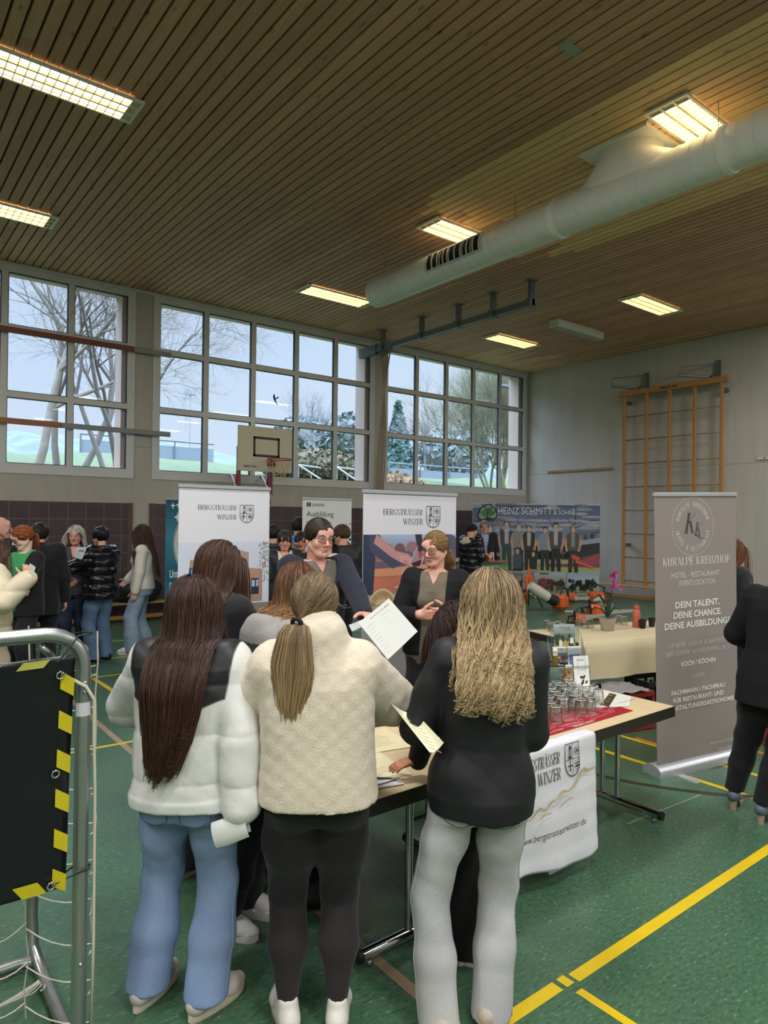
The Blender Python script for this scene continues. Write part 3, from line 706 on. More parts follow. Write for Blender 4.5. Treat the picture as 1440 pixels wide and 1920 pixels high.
for (ya, yb, zc, lab) in ((11.5, 9.55, 3.09, 'thin wooden rail screwed to the gable left of the wall bars'), (6.2, 4.6, 3.12, 'pale wooden rail at the right edge of the photo')):
    r = thing('wall_rail', lab, 'rail', (XE, (ya+yb)/2, zc)); mb = MB(); L = abs(ya-yb)/2
    mb.box((-.03, -L, -.03), (0, L, .03), bev=.004); mb.build('batten', mat('rail_wood_%d' % ya, '9a7a58' if ya > 10 else 'cfc2a8', .5), r)
    for y in (-L*.8, -L*.3, L*.3, L*.8):
        mb = MB(); mb.tube([(-.03, y, 0), (-.06, y, .015)], .012, 6); mb.build('peg', mat('peg_wood', '8a6848', .5), r)
# ------------------------------------------------------------------ low gym benches
def bench(loc, rz, L, lab):
    r = thing('gym_bench', lab, 'bench', loc, rz, group='low wooden gym benches')
    mb = MB(); mb.box((-L/2, -.12, .30), (L/2, .12, .335), bev=.006); mb.build('seat', PINE2, r)
    mb = MB(); mb.box((-L/2+.05, -.035, .05), (L/2-.05, .035, .11), bev=.004); mb.build('beam', PINE, r)
    for x in (-L/2+.35, L/2-.35):
        mb = MB(); mb.box((x-.12, -.1, .02), (x+.12, .1, .30), bev=.01); mb.build('foot', PINE2, r)
    return r
bench((14.2, 9.35, 0), pi/2, 3.4, 'wooden bench in front of the gable under the wall bars')
bench((14.2, 5.6, 0), pi/2, 3.4, 'wooden bench along the gable hidden behind the tall brown banner')
bench((3.2, 11.85, 0), 0, 4.0, 'wooden bench under the tiled wall behind the girl in the cream jumper')
bench((8.0, 11.85, 0), 0, 4.0, 'wooden bench under the tiled wall behind the man at the winery table')
# ------------------------------------------------------------------ outside
GRASS = mat('grass_bank', '4e5a38', .9, noise=.25, nscale=2.5)
def hz(px, py, Y): return ony(px, py, Y)[2]
mb = MB(); xs = np.linspace(-30, 60, 46); rows = [(12.75, 2.25), (15, 2.5), (20, 3.15), (26, hz(340, 869, 26)), (32, hz(340, 862, 32)), (60, 5.2), (110, 10.5)]
V = []; 
for (y, z) in rows:
    for x in xs: V.append((x, y, z+.12*sin(x*.7+y)+.08*sin(x*1.9)))
n = len(xs); F = [(i*n+j, i*n+j+1, (i+1)*n+j+1, (i+1)*n+j) for i in range(len(rows)-1) for j in range(n-1)]
mb.add(V, F); struct(mb.build('terrain_bank', GRASS, smooth=True))
# wooded hills
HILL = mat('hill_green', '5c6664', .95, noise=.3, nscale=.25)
mb = MB(); xs = np.linspace(-80, 260, 120); V = []
for y, zb in ((100, 4), (130, 12), (150, 15.5), (165, 15)):
    for x in xs: V.append((x, y, zb+(1.6*sin(x*.05)+.9*sin(x*.13+1)+1.5*abs(sin(x*.41))+.8*abs(sin(x*.93)))*(zb > 5)))
n = len(xs); F = [(i*n+j, i*n+j+1, (i+1)*n+j+1, (i+1)*n+j) for i in range(3) for j in range(n-1)]
mb.add(V, F); struct(mb.build('hill', HILL, smooth=True))
# white pitch fence with rail
def pitch_fence(x0, x1, Y, zb, zt, lab):
    r = thing('pitch_fence', lab, 'fence', ((x0+x1)/2, Y, zb), group='white pitch fences on the bank'); L = (x1-x0)/2
    mb = MB(); mb.box((-L, -.02, .05), (L, .02, zt-zb)); mb.build('board', mat('fence_white', '7e868e', .6), r)
    mb = MB(); mb.tube([(-L, -.06, zt-zb+.25), (L, -.06, zt-zb+.25)], .04, 6); mb.build('rail', mat('rail_grey', '666c72', .5), r)
    for k in range(int(2*L/2.2)+1):
        mb = MB(); mb.tube([(-L+k*2.2, -.06, -.3), (-L+k*2.2, -.06, zt-zb+.25)], .04, 6); mb.build('post', mat('rail_grey'), r)
YF = 33.
pitch_fence(ony(150, 860, YF)[0], ony(400, 860, YF)[0], YF, hz(340, 868, YF), hz(340, 838, YF), 'white fence boards on the bank seen through the left windows')
pitch_fence(ony(728, 890, 28)[0], ony(905, 890, 28)[0], 28, hz(800, 905, 28), hz(800, 882, 28), 'white fence boards seen through the window by the gable')
# trees
def tree(name, lab, base, H, seed, spread=.5, depth=6, r0=.12, col='6a5f50', stems=1, lean=(0, 0), group='bare trees outside the windows', kids=3, twig=None):
    rng = random.Random(seed); root = thing(name, lab, 'tree', base, group=group)
    mb = MB(); tw = MB()
    def grow(p, d, L, r, k):
        n = 4 if k > 2 else 3; pts = [p]; q = np.array(p)
        for i in range(n):
            d = d+np.array([rng.gauss(0, .1), rng.gauss(0, .1), rng.gauss(.03, .06)]); d /= np.linalg.norm(d); q = q+d*L/n; pts.append(tuple(q))
        (mb if k > depth-3 else tw).tube(pts, [r*(1-.4*i/n) for i in range(n+1)], 6 if k > depth-2 else 3, cap=False)
        if k <= 0: return
        for j in range(kids + (2 if k < 3 else 0)):
            u = rng.uniform(.35, 1.); c = pts[min(n, max(1, int(u*n+.5)))]
            a = rng.uniform(0, 2*pi); s_ = rng.uniform(.5, 1.)*spread
            up = np.array([0, 0, 1.]); side = np.cross(d, up+np.array([.01, 0, 0])); side /= np.linalg.norm(side); s2 = np.cross(d, side)
            nd = d+ (side*cos(a)+s2*sin(a))*s_*1.4; nd /= np.linalg.norm(nd)
            grow(c, nd, L*rng.uniform(.6, .85), r*.52, k-1)
    for s_ in range(stems):
        a = 2*pi*s_/max(stems, 1)+rng.random(); 
        d = np.array([lean[0]+(.35*cos(a) if stems > 1 else 0), lean[1]+(.35*sin(a) if stems > 1 else 0), 1.]); d /= np.linalg.norm(d)
        grow((.25*cos(a)*(stems > 1), .25*sin(a)*(stems > 1), -.3), d, H*.42, r0, depth)
    BK = mat('bark_'+col, col, .9, noise=.2, nscale=4)
    mb.build('trunk', BK, root, True); tw.build('branches', BK, root, True)
    return root
def tb(px, Y): p = ony(px, 900, Y); return (p[0], Y, 2.4+(Y-12.75)*.09)
tree('bare_tree', 'bare tree with two pale trunks behind the far left window', tb(40, 16.5), 8.5, 3, .55, 6, .10, '8a8172', stems=2, kids=3)
tree('bare_tree', 'bare tree leaning right behind the middle of the left window', tb(130, 18), 9, 5, .6, 6, .09, '7f766c', stems=2, lean=(.25, 0), kids=3)
tree('bare_tree', 'bare spreading tree behind the pier between left and middle windows', tb(225, 17), 7.5, 11, .7, 6, .07, '7e7670', stems=3, lean=(.1, 0), kids=3)
tree('bare_tree', 'small distant bare tree right of the rope bundle', tb(795, 45), 7.5, 21, .6, 4, .12, '807c7e', kids=4)
tree('bare_shrub', 'tall twiggy shrub behind the window next to the gable', tb(930, 19), 5.6, 8, .4, 5, .06, '7c7a60', stems=6, kids=4)
tree('bare_shrub', 'second twiggy shrub beside the last window jamb', tb(965, 18), 5.4, 9, .4, 5, .05, '827e62', stems=5, kids=4)
tree('bare_tree', 'thin birch-like bare tree behind the middle window right side', tb(590, 48), 8, 31, .45, 4, .1, '868488', kids=4)
# rounded leafy masses
def leafy(name, lab, c, r, n, col, seed, leaf=.12, cat='hedge', squash=1., taper=False):
    rng = random.Random(seed); root = thing(name, lab, cat, (c[0], c[1], c[2])); mb = MB()
    for i in range(n):
        while True:
            v = np.array([rng.uniform(-1, 1) for _ in range(3)]); l = np.linalg.norm(v)
            if .75 < l < 1: break
        if taper: k = 1-max(0, (v[2]+1)/2)*.95; v = np.array([v[0]*k, v[1]*k, v[2]])
        p = v*np.array(r); s_ = leaf*rng.uniform(.6, 1.3); d = [np.array([rng.gauss(0, 1) for _ in range(3)]) for _ in range(2)]
        a = d[0]/np.linalg.norm(d[0])*s_; b_ = d[1]/np.linalg.norm(d[1])*s_*.7
        mb.add([p-a, p-b_, p+a, p+b_], [(0, 1, 2, 3)])
    mb.build('foliage', mat('leaf_'+col, col, .8, noise=.25, nscale=3), root)
    mb = MB(); k_ = .8
    if taper: mb.lathe([(r[0]*.85, -r[2]), (r[0]*.55, -r[2]*.1), (.02, r[2]*.9)], 12)
    else: mb.ell((0, 0, 0), (r[0]*.86, r[1]*.86, r[2]*.86), 18)
    mb.build('core', mat('leaf_core_'+col, col, .9), root, True)
    return root
p = ony(615, 870, 19); leafy('hedge', 'rounded brown-green hedge behind the basketball board', (p[0], 19.6, p[2]-.1), (2.2, 1.1, .62), 2600, '6e6650', 4, .1)
p = ony(765, 893, 18); leafy('hedge', 'low red-brown hedge end at the foot of the window by the pier', (p[0]-.4, 18.4, p[2]-.35), (1.5, .8, .5), 1200, '82694e', 5, .09)
p = ony(757, 840, 55); leafy('conifer', 'dark blue-green conifer behind the rope bundle', (p[0], 56, p[2]+.2), (2.6, 2.6, 5.0), 2200, '5f7672', 6, .4, 'tree', taper=True)
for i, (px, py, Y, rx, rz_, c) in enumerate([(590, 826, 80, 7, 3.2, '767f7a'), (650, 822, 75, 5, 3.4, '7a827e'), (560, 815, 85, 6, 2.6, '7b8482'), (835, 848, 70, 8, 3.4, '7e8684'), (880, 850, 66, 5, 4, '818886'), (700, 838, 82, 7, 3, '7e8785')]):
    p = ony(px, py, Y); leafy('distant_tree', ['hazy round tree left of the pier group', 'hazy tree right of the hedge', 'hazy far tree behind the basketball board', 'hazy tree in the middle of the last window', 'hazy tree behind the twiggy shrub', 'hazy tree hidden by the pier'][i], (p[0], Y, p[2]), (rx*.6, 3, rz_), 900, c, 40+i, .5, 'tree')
# stair handrails on the bank, floodlight mast, lamp head
RL = mat('galv', '9fa6ac', .45, .5)
for (pa, pb, lab) in (((560, 872), (608, 903), 'left sloping steel handrail of the outside steps'), ((632, 876), (672, 903), 'right sloping steel handrail of the outside steps')):
    a, c = ony(*pa, 16.5), ony(*pb, 15.5); r = thing('handrail', lab, 'handrail', tuple(c)); d = a-c; mb = MB(); mb.tube([(0, 0, 0), tuple(d)], .025, 6); mb.tube([tuple(d), tuple(d+np.array([.9, .4, .0]))], .025, 6); mb.build('rail', RL, r)
    for u in (0, .5, 1.):
        mb = MB(); mb.tube([tuple(d*u), tuple(d*u-np.array([0, 0, .9]))], .02, 6); mb.build('post', RL, r)
p = ony(357, 740, 60); r = thing('floodlight_mast', 'thin floodlight mast far behind the middle window', 'mast', (p[0], 60, 4.5)); mb = MB(); mb.tube([(0, 0, 0), (0, 0, p[2]-4.5)], .07, 6); mb.build('pole', RL, r); mb = MB(); mb.box((-.5, -.2, p[2]-4.5), (.5, .2, p[2]-4.0)); mb.build('lamp_head', RL, r)
p = ony(952, 726, 14.5); r = thing('outdoor_lamp', 'grey street lamp head outside the top right pane', 'lamp', (p[0], 14.5, p[2])); mb = MB(); mb.box((-.3, -.1, -.03), (.25, .1, .04), bev=.015); mb.build('lamp_head', mat('lamp_slate', '5f666e', .5), r); mb = MB(); mb.tube([(.2, 0, 0), (1.5, 0, -.05), (1.5, 0, -3)], .04, 6); mb.build('pole', RL, r)
# ------------------------------------------------------------------ folding tables of the winery stand
TT = mat('table_laminate', 'd9c49a', .42, noise=.05, nscale=4); EDGE = mat('table_edge', '2b2620', .5, noise=.1); CHROME = mat('chrome', 'c4c8cc', .12, 1.)
BLKP = mat('black_plastic', '17181a', .45)
ZT_ = .70
def table(name, lab, x0, x1, y0, y1, feet, group=None):
    cx, cy = (x0+x1)/2, (y0+y1)/2
    r = thing(name, lab, 'table', (cx, cy, 0), group=group); hx, hy = (x1-x0)/2, (y1-y0)/2
    mb = MB(); mb.box((-hx, -hy, ZT_-.012), (hx, hy, ZT_)); mb.build('tabletop', TT, r)
    mb = MB()
    for q in ((-hx-.003, -hy-.003, hx+.003, -hy+.022), (-hx-.003, hy-.022, hx+.003, hy+.003), (-hx-.003, -hy, -hx+.022, hy), (hx-.022, -hy, hx+.003, hy)): mb.box((q[0], q[1], ZT_-.062), (q[2], q[3], ZT_-.0004))
    mb.build('edge_band', EDGE, r)
    mb = MB(); mb.box((-hx+.02, -hy+.02, ZT_-.035), (hx-.02, hy-.02, ZT_-.013)); mb.build('underside', mat('table_under', '3a3228', .7), r)
    for (ax, c0, a, b_, mid) in feet:
        # ax 'y': foot runs along y at x=c0 from a to b_
        def Pt(t, z): return (c0-cx, t-cy, z) if ax == 'y' else (t-cx, c0-cy, z)
        mb = MB(); mb.tube([Pt(a, .055), Pt(b_, .055)], .025, 12)
        ft = mb.build('foot_bar', CHROME, r, 'auto')
        for t, s_ in ((a, -1), (b_, 1)):
            mb = MB(); mb.tube([Pt(t+s_*.0, .055), Pt(t+s_*.022, .055)], .0262, 12); mb.build('end_cap', BLKP, ft, 'auto')
        for t, s_ in ((a, 1), (b_, -1)):
            mb = MB(); p = Pt(t+s_*.04, .016); mb.ell(p, (.016, .016, .016), 10); mb.tube([p, (p[0], p[1], .04)], .008, 6); mb.build('glide', CHROME, ft, True)
        for d in (-.055, .055):
            mb = MB(); mb.tube([Pt(mid+d, .06), Pt(mid+d, ZT_-.06)], .0175, 12); mb.build('leg', CHROME, r, 'auto')
        mb = MB(); mb.box(tuple(np.array(Pt(mid, ZT_-.075))-[.1 if ax == 'x' else .02, .1 if ax == 'y' else .02, 0]), tuple(np.array(Pt(mid, ZT_-.035))+[.1 if ax == 'x' else .02, .1 if ax == 'y' else .02, 0])); mb.tube([Pt(mid-.055, ZT_-.17), Pt(mid+.055, ZT_-.17)], .008, 6); mb.build('leg_bracket', BLKP, r)
    return r
TR = table('folding_table', 'folding table at the front right with the red mat and the many tumblers', 2.355, 3.96, 2.145, 2.92, [('y', 3.86, 2.18, 2.87, 2.52), ('y', 2.47, 2.22, 2.87, 2.52)], 'folding tables of the wine stand')
TL = table('folding_table', 'folding table on the left under the papers where the girl rests her hand', 1.57, 2.345, 2.145, 3.745, [('x', 2.21, 1.66, 2.27, 1.965), ('x', 3.66, 1.63, 2.29, 1.96)], 'folding tables of the wine stand')
# white printed cloth over the front edge
CLOTH = mat('white_cloth', 'dcdbe2', .75, noise=.02, nscale=30)
CX0, CX1, CZ0 = 2.49, 3.13, .10
def cw(x, z):
    d = max(0., ZT_-z)
    y = -.012-.012*sin(9*x+.6)*min(1, d*2)-.010*sin(21*x+3*z)*min(1, d*1.5)-.004*sin(60*z)*.3
    y += -.03*d*(1 if x > CX0+.3 else .6)
    sh = .02*d*((x-CX0)/(CX1-CX0)-.5)*2
    return x+sh*1.3, z, y
mb = MB(); nx, nz_ = 40, 44
V = []; 
for i in range(6):
    for j in range(nx+1):
        x = CX0+(CX1-CX0)*j/nx; V.append((x, 2.20-.058*i/5+.003*sin(7*x), ZT_+.0035+.0015*sin(30*x+i)))
for i in range(nz_+1):
    for j in range(nx+1):
        x = CX0+(CX1-CX0)*j/nx; zb = CZ0+.012*sin(8*x)-.02*(x-CX0); z = ZT_+.003-(ZT_-zb)*i/nz_; X_, Z_, dy = cw(x, z); V.append((X_, 2.142+dy+.008*(i == 0), Z_))
R_n = 6+nz_+1; F = [(i*(nx+1)+j, i*(nx+1)+j+1, (i+1)*(nx+1)+j+1, (i+1)*(nx+1)+j) for i in range(R_n-1) for j in range(nx)]
mb.add(V, F); cl = mb.build('tablecloth', CLOTH, smooth=True)
md = cl.modifiers.new('thickness', 'SOLIDIFY'); md.thickness = .002; md.offset = 1
tag(cl, 'white cloth with grape grower crest hanging over the front edge of the right table', 'tablecloth')
def cwarp(x, z):
    X_, Z_, dy = cw(x, z); return X_, Z_, -dy
def crest(pr, x, y, w_, h, col):
    """shield outline with tower, rose, cross and lion fields"""
    sh = [(0, 1), (1, 1), (1, .45)]+[(.5+.5*cos(a), .42+.42*sin(a)*1.0) for a in np.linspace(0, -pi, 14)]+[(0, .45)]
    pr.line([(x+p[0]*w_, y+p[1]*h) for p in sh], w_*.045, col, closed=True)
    pr.line([(x+w_*.5, y+.02*h), (x+w_*.5, y+h)], w_*.025, col); pr.line([(x, y+.52*h), (x+w_, y+.52*h)], w_*.025, col)
    for q in ((.2, .55, .42, .58), (.24, .58, .28, .86), (.34, .58, .38, .86), (.24, .84, .38, .88)): pr.rect(x+q[0]*w_, y+q[1]*h, x+q[2]*w_, y+q[3]*h, col, up=False)
    pr.poly([(x+.22*w_, y+.88*h), (x+.4*w_, y+.88*h), (x+.31*w_, y+.97*h)], col, up=False); pr.ell(x+.31*w_, y+.6*h, .1*w_, .03*h, col, 10, up=False)
    for k in range(5): pr.ring(x+w_*(.75+.1*cos(k*1.257+1.57)), y+h*(.76+.085*sin(k*1.257+1.57)), .08*w_, .06*h, w_*.02, col, 10)
    pr.ell(x+.75*w_, y+.76*h, .05*w_, .04*h, col, 8, up=False)
    pr.rect(x+.22*w_, y+.18*h, x+.28*w_, y+.5*h, col, up=False); pr.rect(x+.1*w_, y+.33*h, x+.42*w_, y+.37*h, col, up=False); pr.poly([(x+.25*w_, y+.16*h), (x+.2*w_, y+.26*h), (x+.3*w_, y+.26*h)], col, up=False)
    for q in ((.58, .44, .92, .47), (.56, .36, .9, .41), (.62, .26, .86, .34), (.66, .16, .72, .26), (.78, .17, .84, .27), (.88, .28, .93, .44), (.56, .28, .61, .34)): pr.poly([(x+q[0]*w_, y+q[1]*h), (x+q[2]*w_, y+(q[1]+.02)*h), (x+q[2]*w_-.02*w_, y+q[3]*h), (x+q[0]*w_+.03*w_, y+(q[3]-.01)*h)], col, up=False)
    pr.up()
pr = Print((0, 2.142, 0), (1, 0, 0), (0, 0, 1), lift=.0009, warp=cwarp); pr.l = 4
INK = '26262c'
def dens(poly, n=6): return poly
pr.serif('BERGSTRÄSSER', 2.822, .606, .058, INK, 'r', maxw=.30); pr.serif('WINZER', 2.826, .528, .058, INK, 'r', maxw=.172)
crest(pr, 2.862, .522, .112, .165, INK)
hill = [(2.51, .385), (2.56, .392), (2.60, .38), (2.63, .40), (2.66, .425), (2.70, .405), (2.75, .44), (2.79, .44), (2.83, .47), (2.88, .46), (2.92, .48), (2.97, .53), (3.0, .545), (3.04, .525), (3.07, .53), (3.10, .525)]
pr.line(hill, [.006, .012, .008, .01, .012, .008, .01, .006, .012, .006, .008, .013, .014, .012, .008, .004], 'c3a983')
pr.line([(2.50, .33), (2.54, .335)], .006, 'c3a983'); pr.line([(2.66, .37), (2.70, .39), (2.74, .385)], .005, 'c3a983'); pr.line([(2.80, .40), (2.86, .42), (2.9, .425)], .005, 'c3a983')
pr.text('www.bergstraesserwinzer.de', 2.53, .27, .034, INK, maxw=.46)
pr.build('printed_logo', PRINT, cl)
mb = MB(); mb.box((-.004, -.02, 0), (.004, .02, .16)); 
# ------------------------------------------------------------------ roll-up banners
ALB = mat('anodised_alu', 'bfc2c8', .35, .6); BACKW = mat('banner_back', 'd4d4d8', .6)
def banner(name, lab, L, R, H, z0=.1, tilt=0., face='dedde4'):
    """L, R: ground points of the lower left and right corner seen from the front"""
    L = np.array(L[:2]); R = np.array(R[:2]); w_ = np.linalg.norm(R-L); d = (R-L)/w_; a = math.atan2(d[1], d[0]); c = (L+R)/2
    r = thing(name, lab, 'banner', (c[0], c[1], 0), a, group='roll-up banners')
    if tilt: r.rotation_euler = (0, tilt, a)
    mb = MB(); prof = [(.08*cos(t), .045+.045*sin(t)) for t in np.linspace(0, pi, 12)]
    mb.loft([[(x, -p[0]+.03, p[1]) for p in prof+[(-.08, 0), (.08, 0)]] for x in (-w_/2-.02, w_/2+.02)]); b_ = mb.build('base', ALB, r, 'auto')
    for s_ in (-1, 1):
        mb = MB(); mb.loft([[(s_*(w_/2+.02), -p[0]*1.03+.03, p[1]*1.03) for p in prof+[(-.08, 0), (.08, 0)]], [(s_*(w_/2+.027), -p[0]*1.03+.03, p[1]*1.03) for p in prof+[(-.08, 0), (.08, 0)]]]); mb.build('end_cap', mat('cap_grey', 'a4a6aa', .4), b_)
    for x in (-w_*.3, w_*.3):
        mb = MB(); mb.box((x-.03, -.21, .0), (x+.03, .22, .008)); mb.build('foot', ALB, r)
    mb = MB(); mb.box((-w_/2, -.001, z0-.02), (w_/2, .003, H-.02)); mb.build('banner_sheet', mat('sheet_'+face, face, .5), r)
    mb = MB(); mb.box((-w_/2-.008, -.012, H-.03), (w_/2+.008, .014, H), bev=.004); mb.build('top_rail', ALB, r)
    mb = MB(); mb.tube([(0, .03, .06), (0, .03, H-.02)], .009, 8); mb.build('pole', ALB, r)
    pr = Print((-w_/2, -.0018, 0), clip=(0, .08, w_, H-.03)); pr.W = w_
    return r, pr, w_
def winery_head(pr, w_, H):
    pr.serif('BERGSTRÄSSER', .615*w_, H-.185, .048*w_, '33333b', 'r', maxw=.42*w_); pr.serif('WINZER', .618*w_, H-.26, .048*w_, '33333b', 'r', maxw=.213*w_)
    crest(pr, .655*w_, H-.285, .155*w_, .18*w_, '44444c')
b1L, b1R = dep(335, 968, 5.30), dep(505, 968, 5.80)
r, pr, w_ = banner('rollup_banner', 'white winery banner with the picture of a stone and glass building', b1L, b1R, 2.07)
H = 2.07; winery_head(pr, w_, H-.015)
pr.vgrad(0, .55, w_, H-.46, ['c9ced8', 'd6d9e2', 'cdd4e4'])
def q(pts, col): pr.poly([(x*w_, H-.46-y*w_) for x, y in pts], col)
q([(0, .62), (.12, .6), (.4, .6), (.4, .75), (0, .75)], '5a6058')
q([(.09, .55), (.12, .17), (.27, .18), (.27, .55)], 'a58d7c'); q([(.115, .25), (.25, .25), (.25, .34), (.1, .42)], '23304a'); q([(.13, .26), (.19, .26), (.19, .36), (.125, .4)], '6f97d0')
q([(.26, .16), (.385, .02), (.76, .11), (.76, .6), (.26, .6)], 'aa9284'); q([(.26, .16), (.385, .02), (.385, .6), (.26, .6)], '9d8a82')
q([(.29, .28), (.385, .125), (.70, .165), (.70, .265), (.385, .225), (.29, .31)], '1f2a40')
for a, c in ((.395, .455), (.465, .51), (.52, .56), (.62, .65), (.66, .69)): q([(a, .14+(a-.39)*.12), (c, .14+(c-.39)*.12), (c, .222+(c-.39)*.12), (a, .222+(a-.39)*.12)], '6d98dc')
q([(.31, .24), (.375, .15), (.375, .22), (.31, .28)], '4a5f86')
q([(.76, .27), (.92, .29), (.92, .62), (.76, .62)], 'b08d78'); q([(.79, .38), (.88, .385), (.88, .55), (.79, .55)], '2a3346'); q([(.80, .4), (.83, .4), (.83, .47), (.80, .47)], 'b8c8dc'); q([(.845, .4), (.875, .4), (.875, .47), (.845, .47)], '9ab0cc')
q([(.12, .42), (.17, .33), (.33, .33), (.33, .41), (.17, .42), (.1, .48)], 'a8957f')
q([(.07, .56), (.18, .42), (.33, .41), (.33, .62), (.07, .64)], '1c2333'); q([(.15, .46), (.2, .45), (.2, .6), (.15, .6)], '3f567e'); q([(.22, .46), (.25, .44), (.26, .48), (.23, .5)], 'd8c458'); q([(.29, .44), (.31, .44), (.31, .6), (.29, .6)], '56688a')
q([(.33, .4), (.45, .4), (.45, .64), (.33, .64)], '8f8682'); pr.text('VINIVERSUM', .41*w_, H-.46-.31*w_, .03*w_, '5a544c')
random.seed(3)
for k in range(90): x, y = random.gauss(.945, .03), random.uniform(.0, .42); pr.ell(min(x, .99)*w_, H-.46-y*w_, .006*w_, .008*w_, random.choice(['8a7468', 'b49a78', '9c8a94', '6f6258']), 5, up=False)
for k in range(40): pr.ell(random.uniform(.0, .11)*w_, H-.46-random.uniform(.5, .68)*w_, .012*w_, .016*w_, random.choice(['4a5348', '6a7468', '39423c']), 5, up=False)
pr.up(); q([(0, .64), (1, .64), (1, .9), (0, .9)], '8a8680'); q([(.4, .62), (.62, .66), (.7, .9), (.3, .9)], 'b6aea2')
pr.rect(0, .1, w_, .62, 'c8c4c2'); pr.ell(.17*w_, .5, .13*w_, .13*w_, 'c9a878', 32)
pr.build('print', PRINT, r)
b2L, b2R = dep(681, 968, 5.25), dep(855, 968, 5.85)
r, pr, w_ = banner('rollup_banner', 'white winery banner with wine being poured and the round gold seal', b2L, b2R, 2.04, face='dddce2')
H = 2.04; winery_head(pr, w_, H-.01)
zt, zb = H-.35, H-.82
pr.rect(0, .1, w_, zb, 'b0aaae')
pr.vgrad(0, zb, w_, zt, ['c07a66', 'c8775c', 'b8705c', '8a6670', '8f97b0', 'a9bcd8'])
hh = zt-zb
def q(pts, col): pr.poly([(x*w_, zb+y*hh) for x, y in pts], col)
def e_(x, y, rx, ry, col, **k): pr.ell(x*w_, zb+y*hh, rx*w_, ry*hh, col, **k)
for x, y, rx, ry, c in ((.2, .75, .1, .12, '8a6468'), (.37, .72, .06, .13, '7a5258'), (.5, .78, .06, .1, '9a7078'), (.72, .8, .08, .16, '6c5468'), (.9, .8, .14, .2, '5e5870'), (.85, .6, .2, .1, '6a5870'), (.46, .62, .05, .1, '5a6078'), (.3, .55, .18, .06, 'a07068')): e_(x, y, rx, ry, c)
q([(0, .45), (1, .4), (1, .52), (0, .55)], '6a5a6a'); q([(.1, .42), (.7, .48), (.7, .3), (.1, .3)], 'd0906a')
q([(0, 0), (.1, 0), (.12, .6), (.07, 1), (0, 1)], '343c52'); q([(.05, 1), (.16, 1), (.3, .62), (.4, .5), (.3, .42), (.07, .72)], '454a62')
q([(.13, 1), (.2, .92), (.33, .72), (.46, .66), (.53, .55), (.48, .46), (.38, .52), (.28, .62), (.1, .86)], 'c08f8c'); q([(.36, .64), (.45, .64), (.52, .52), (.535, .44), (.5, .42), (.46, .5), (.38, .52)], 'cf9a92'); q([(.40, .56), (.47, .40), (.49, .42), (.44, .56)], 'b98480')
q([(.48, .52), (.56, .80), (.64, .62), (.60, .46), (.52, .42)], '9a8a94'); q([(.49, .50), (.6, .56), (.6, .46), (.52, .43)], '4a2028')
q([(.53, 1), (.60, 1), (.63, .72), (.565, .70)], '33303e'); q([(.565, .7), (.6, .72), (.61, .6), (.575, .58)], 'c24048')
pr.line([(.48*w_, zb+.52*hh), (.56*w_, zb+.8*hh)], .004, 'e4dce0'); pr.line([(.59*w_, zb+.44*hh), (.645*w_, zb+.7*hh)], .005, 'e4dce0')
pr.ring(.45*w_, zb+.32*hh, .055*w_, .08*hh, .006, 'e8d8d4'); e_(.455, .34, .02, .04, 'f0e8e4'); e_(.43, .3, .03, .04, '6a4a50')
q([(.3, .1), (.66, .3), (.72, .28), (.4, .06)], 'e0b098'); q([(.33, 0), (.7, .14), (.75, .1), (.42, 0)], '9a6058')
pr.ell(.19*w_, zb-.09, .138*w_, .138*w_, 'd8c6a4', 40); pr.ell(.19*w_, zb-.09, .125*w_, .125*w_, 'c4a274', 40); pr.ell(.19*w_, zb-.085, .07*w_, .05*w_, 'd9c4a4', 30)
pr.arc_text('VINIVERSUM', .19*w_, zb-.09, .098*w_, .098*w_, .028*w_, '5e4c34', 172, 8)
pr.line([(.19*w_+x*w_, zb-.09+y*w_) for x, y in ((-.12, .0), (-.09, .014), (-.06, .002), (-.03, .008), (0, -.002), (.03, .006), (.07, -.002), (.1, .012), (.12, .002))], .004, '2c241c')
pr.text('BERGSTRASSE', .19*w_, zb-.09-.055*w_, .016*w_, '8a7452', 'c', maxw=.13*w_)
pr.serif('BERGSTRÄSSER WINZER', .345*w_, zb-.065, .038*w_, '3a3a40', maxw=.5*w_); pr.text('DER WINZER', .345*w_, zb-.105, .024*w_, '5a5a60')
pr.line([(x*w_, .33+y) for x, y in ((.10, -.02), (.28, 0), (.36, .035), (.42, .02), (.5, -.01), (.6, .02), (.75, .05), (.9, .03))], [.006, .012, .02, .014, .012, .016, .012, .006], '1c1c20'); pr.line([(.34*w_, .315), (.42*w_, .295), (.52*w_, .275)], [.02, .012, .004], '1c1c20')
pr.text('Folgen Sie uns auf:', .12*w_, .145, .032, '2e2e34', maxw=.46*w_)
pr.build('print', PRINT, r)
# grey-brown hotel banner in the front right
r, pr, w_ = banner('rollup_banner', 'tall taupe hotel and restaurant banner at the right', (4.575, 2.60), (5.40, 2.41), 2.035, tilt=radians(-1.5), face='958a88')
H = 2.035; c = w_/2
pr.ring(c-.04, 1.785, .215, .215, .004, 'c8c0c0'); pr.arc_text('KURALPE KREUZHOF', c-.04, 1.785, .165, .165, .036, 'd6d0d0', 165, 15); pr.arc_text('HOTEL & RESTAURANT', c-.04, 1.785, .165, .165, .036, 'd6d0d0', 190, 350, flip=True)
def slant(body, x, y, h, col, k=.25):
    polys, w0 = serif_line(body, .16, .03)
    for p in polys: pr.poly([(x+(a+b_*k)*h, y+b_*h) for a, b_ in p], col, up=False)
    pr.up()
slant('K', c-.135, 1.735, .15, '4c4444'); slant('K', c-.03, 1.715, .10, '5a5250'); pr.line([(c-.02, 1.735), (c+.03, 1.70), (c+.08, 1.695)], [.01, .008, .002], '5a5250')
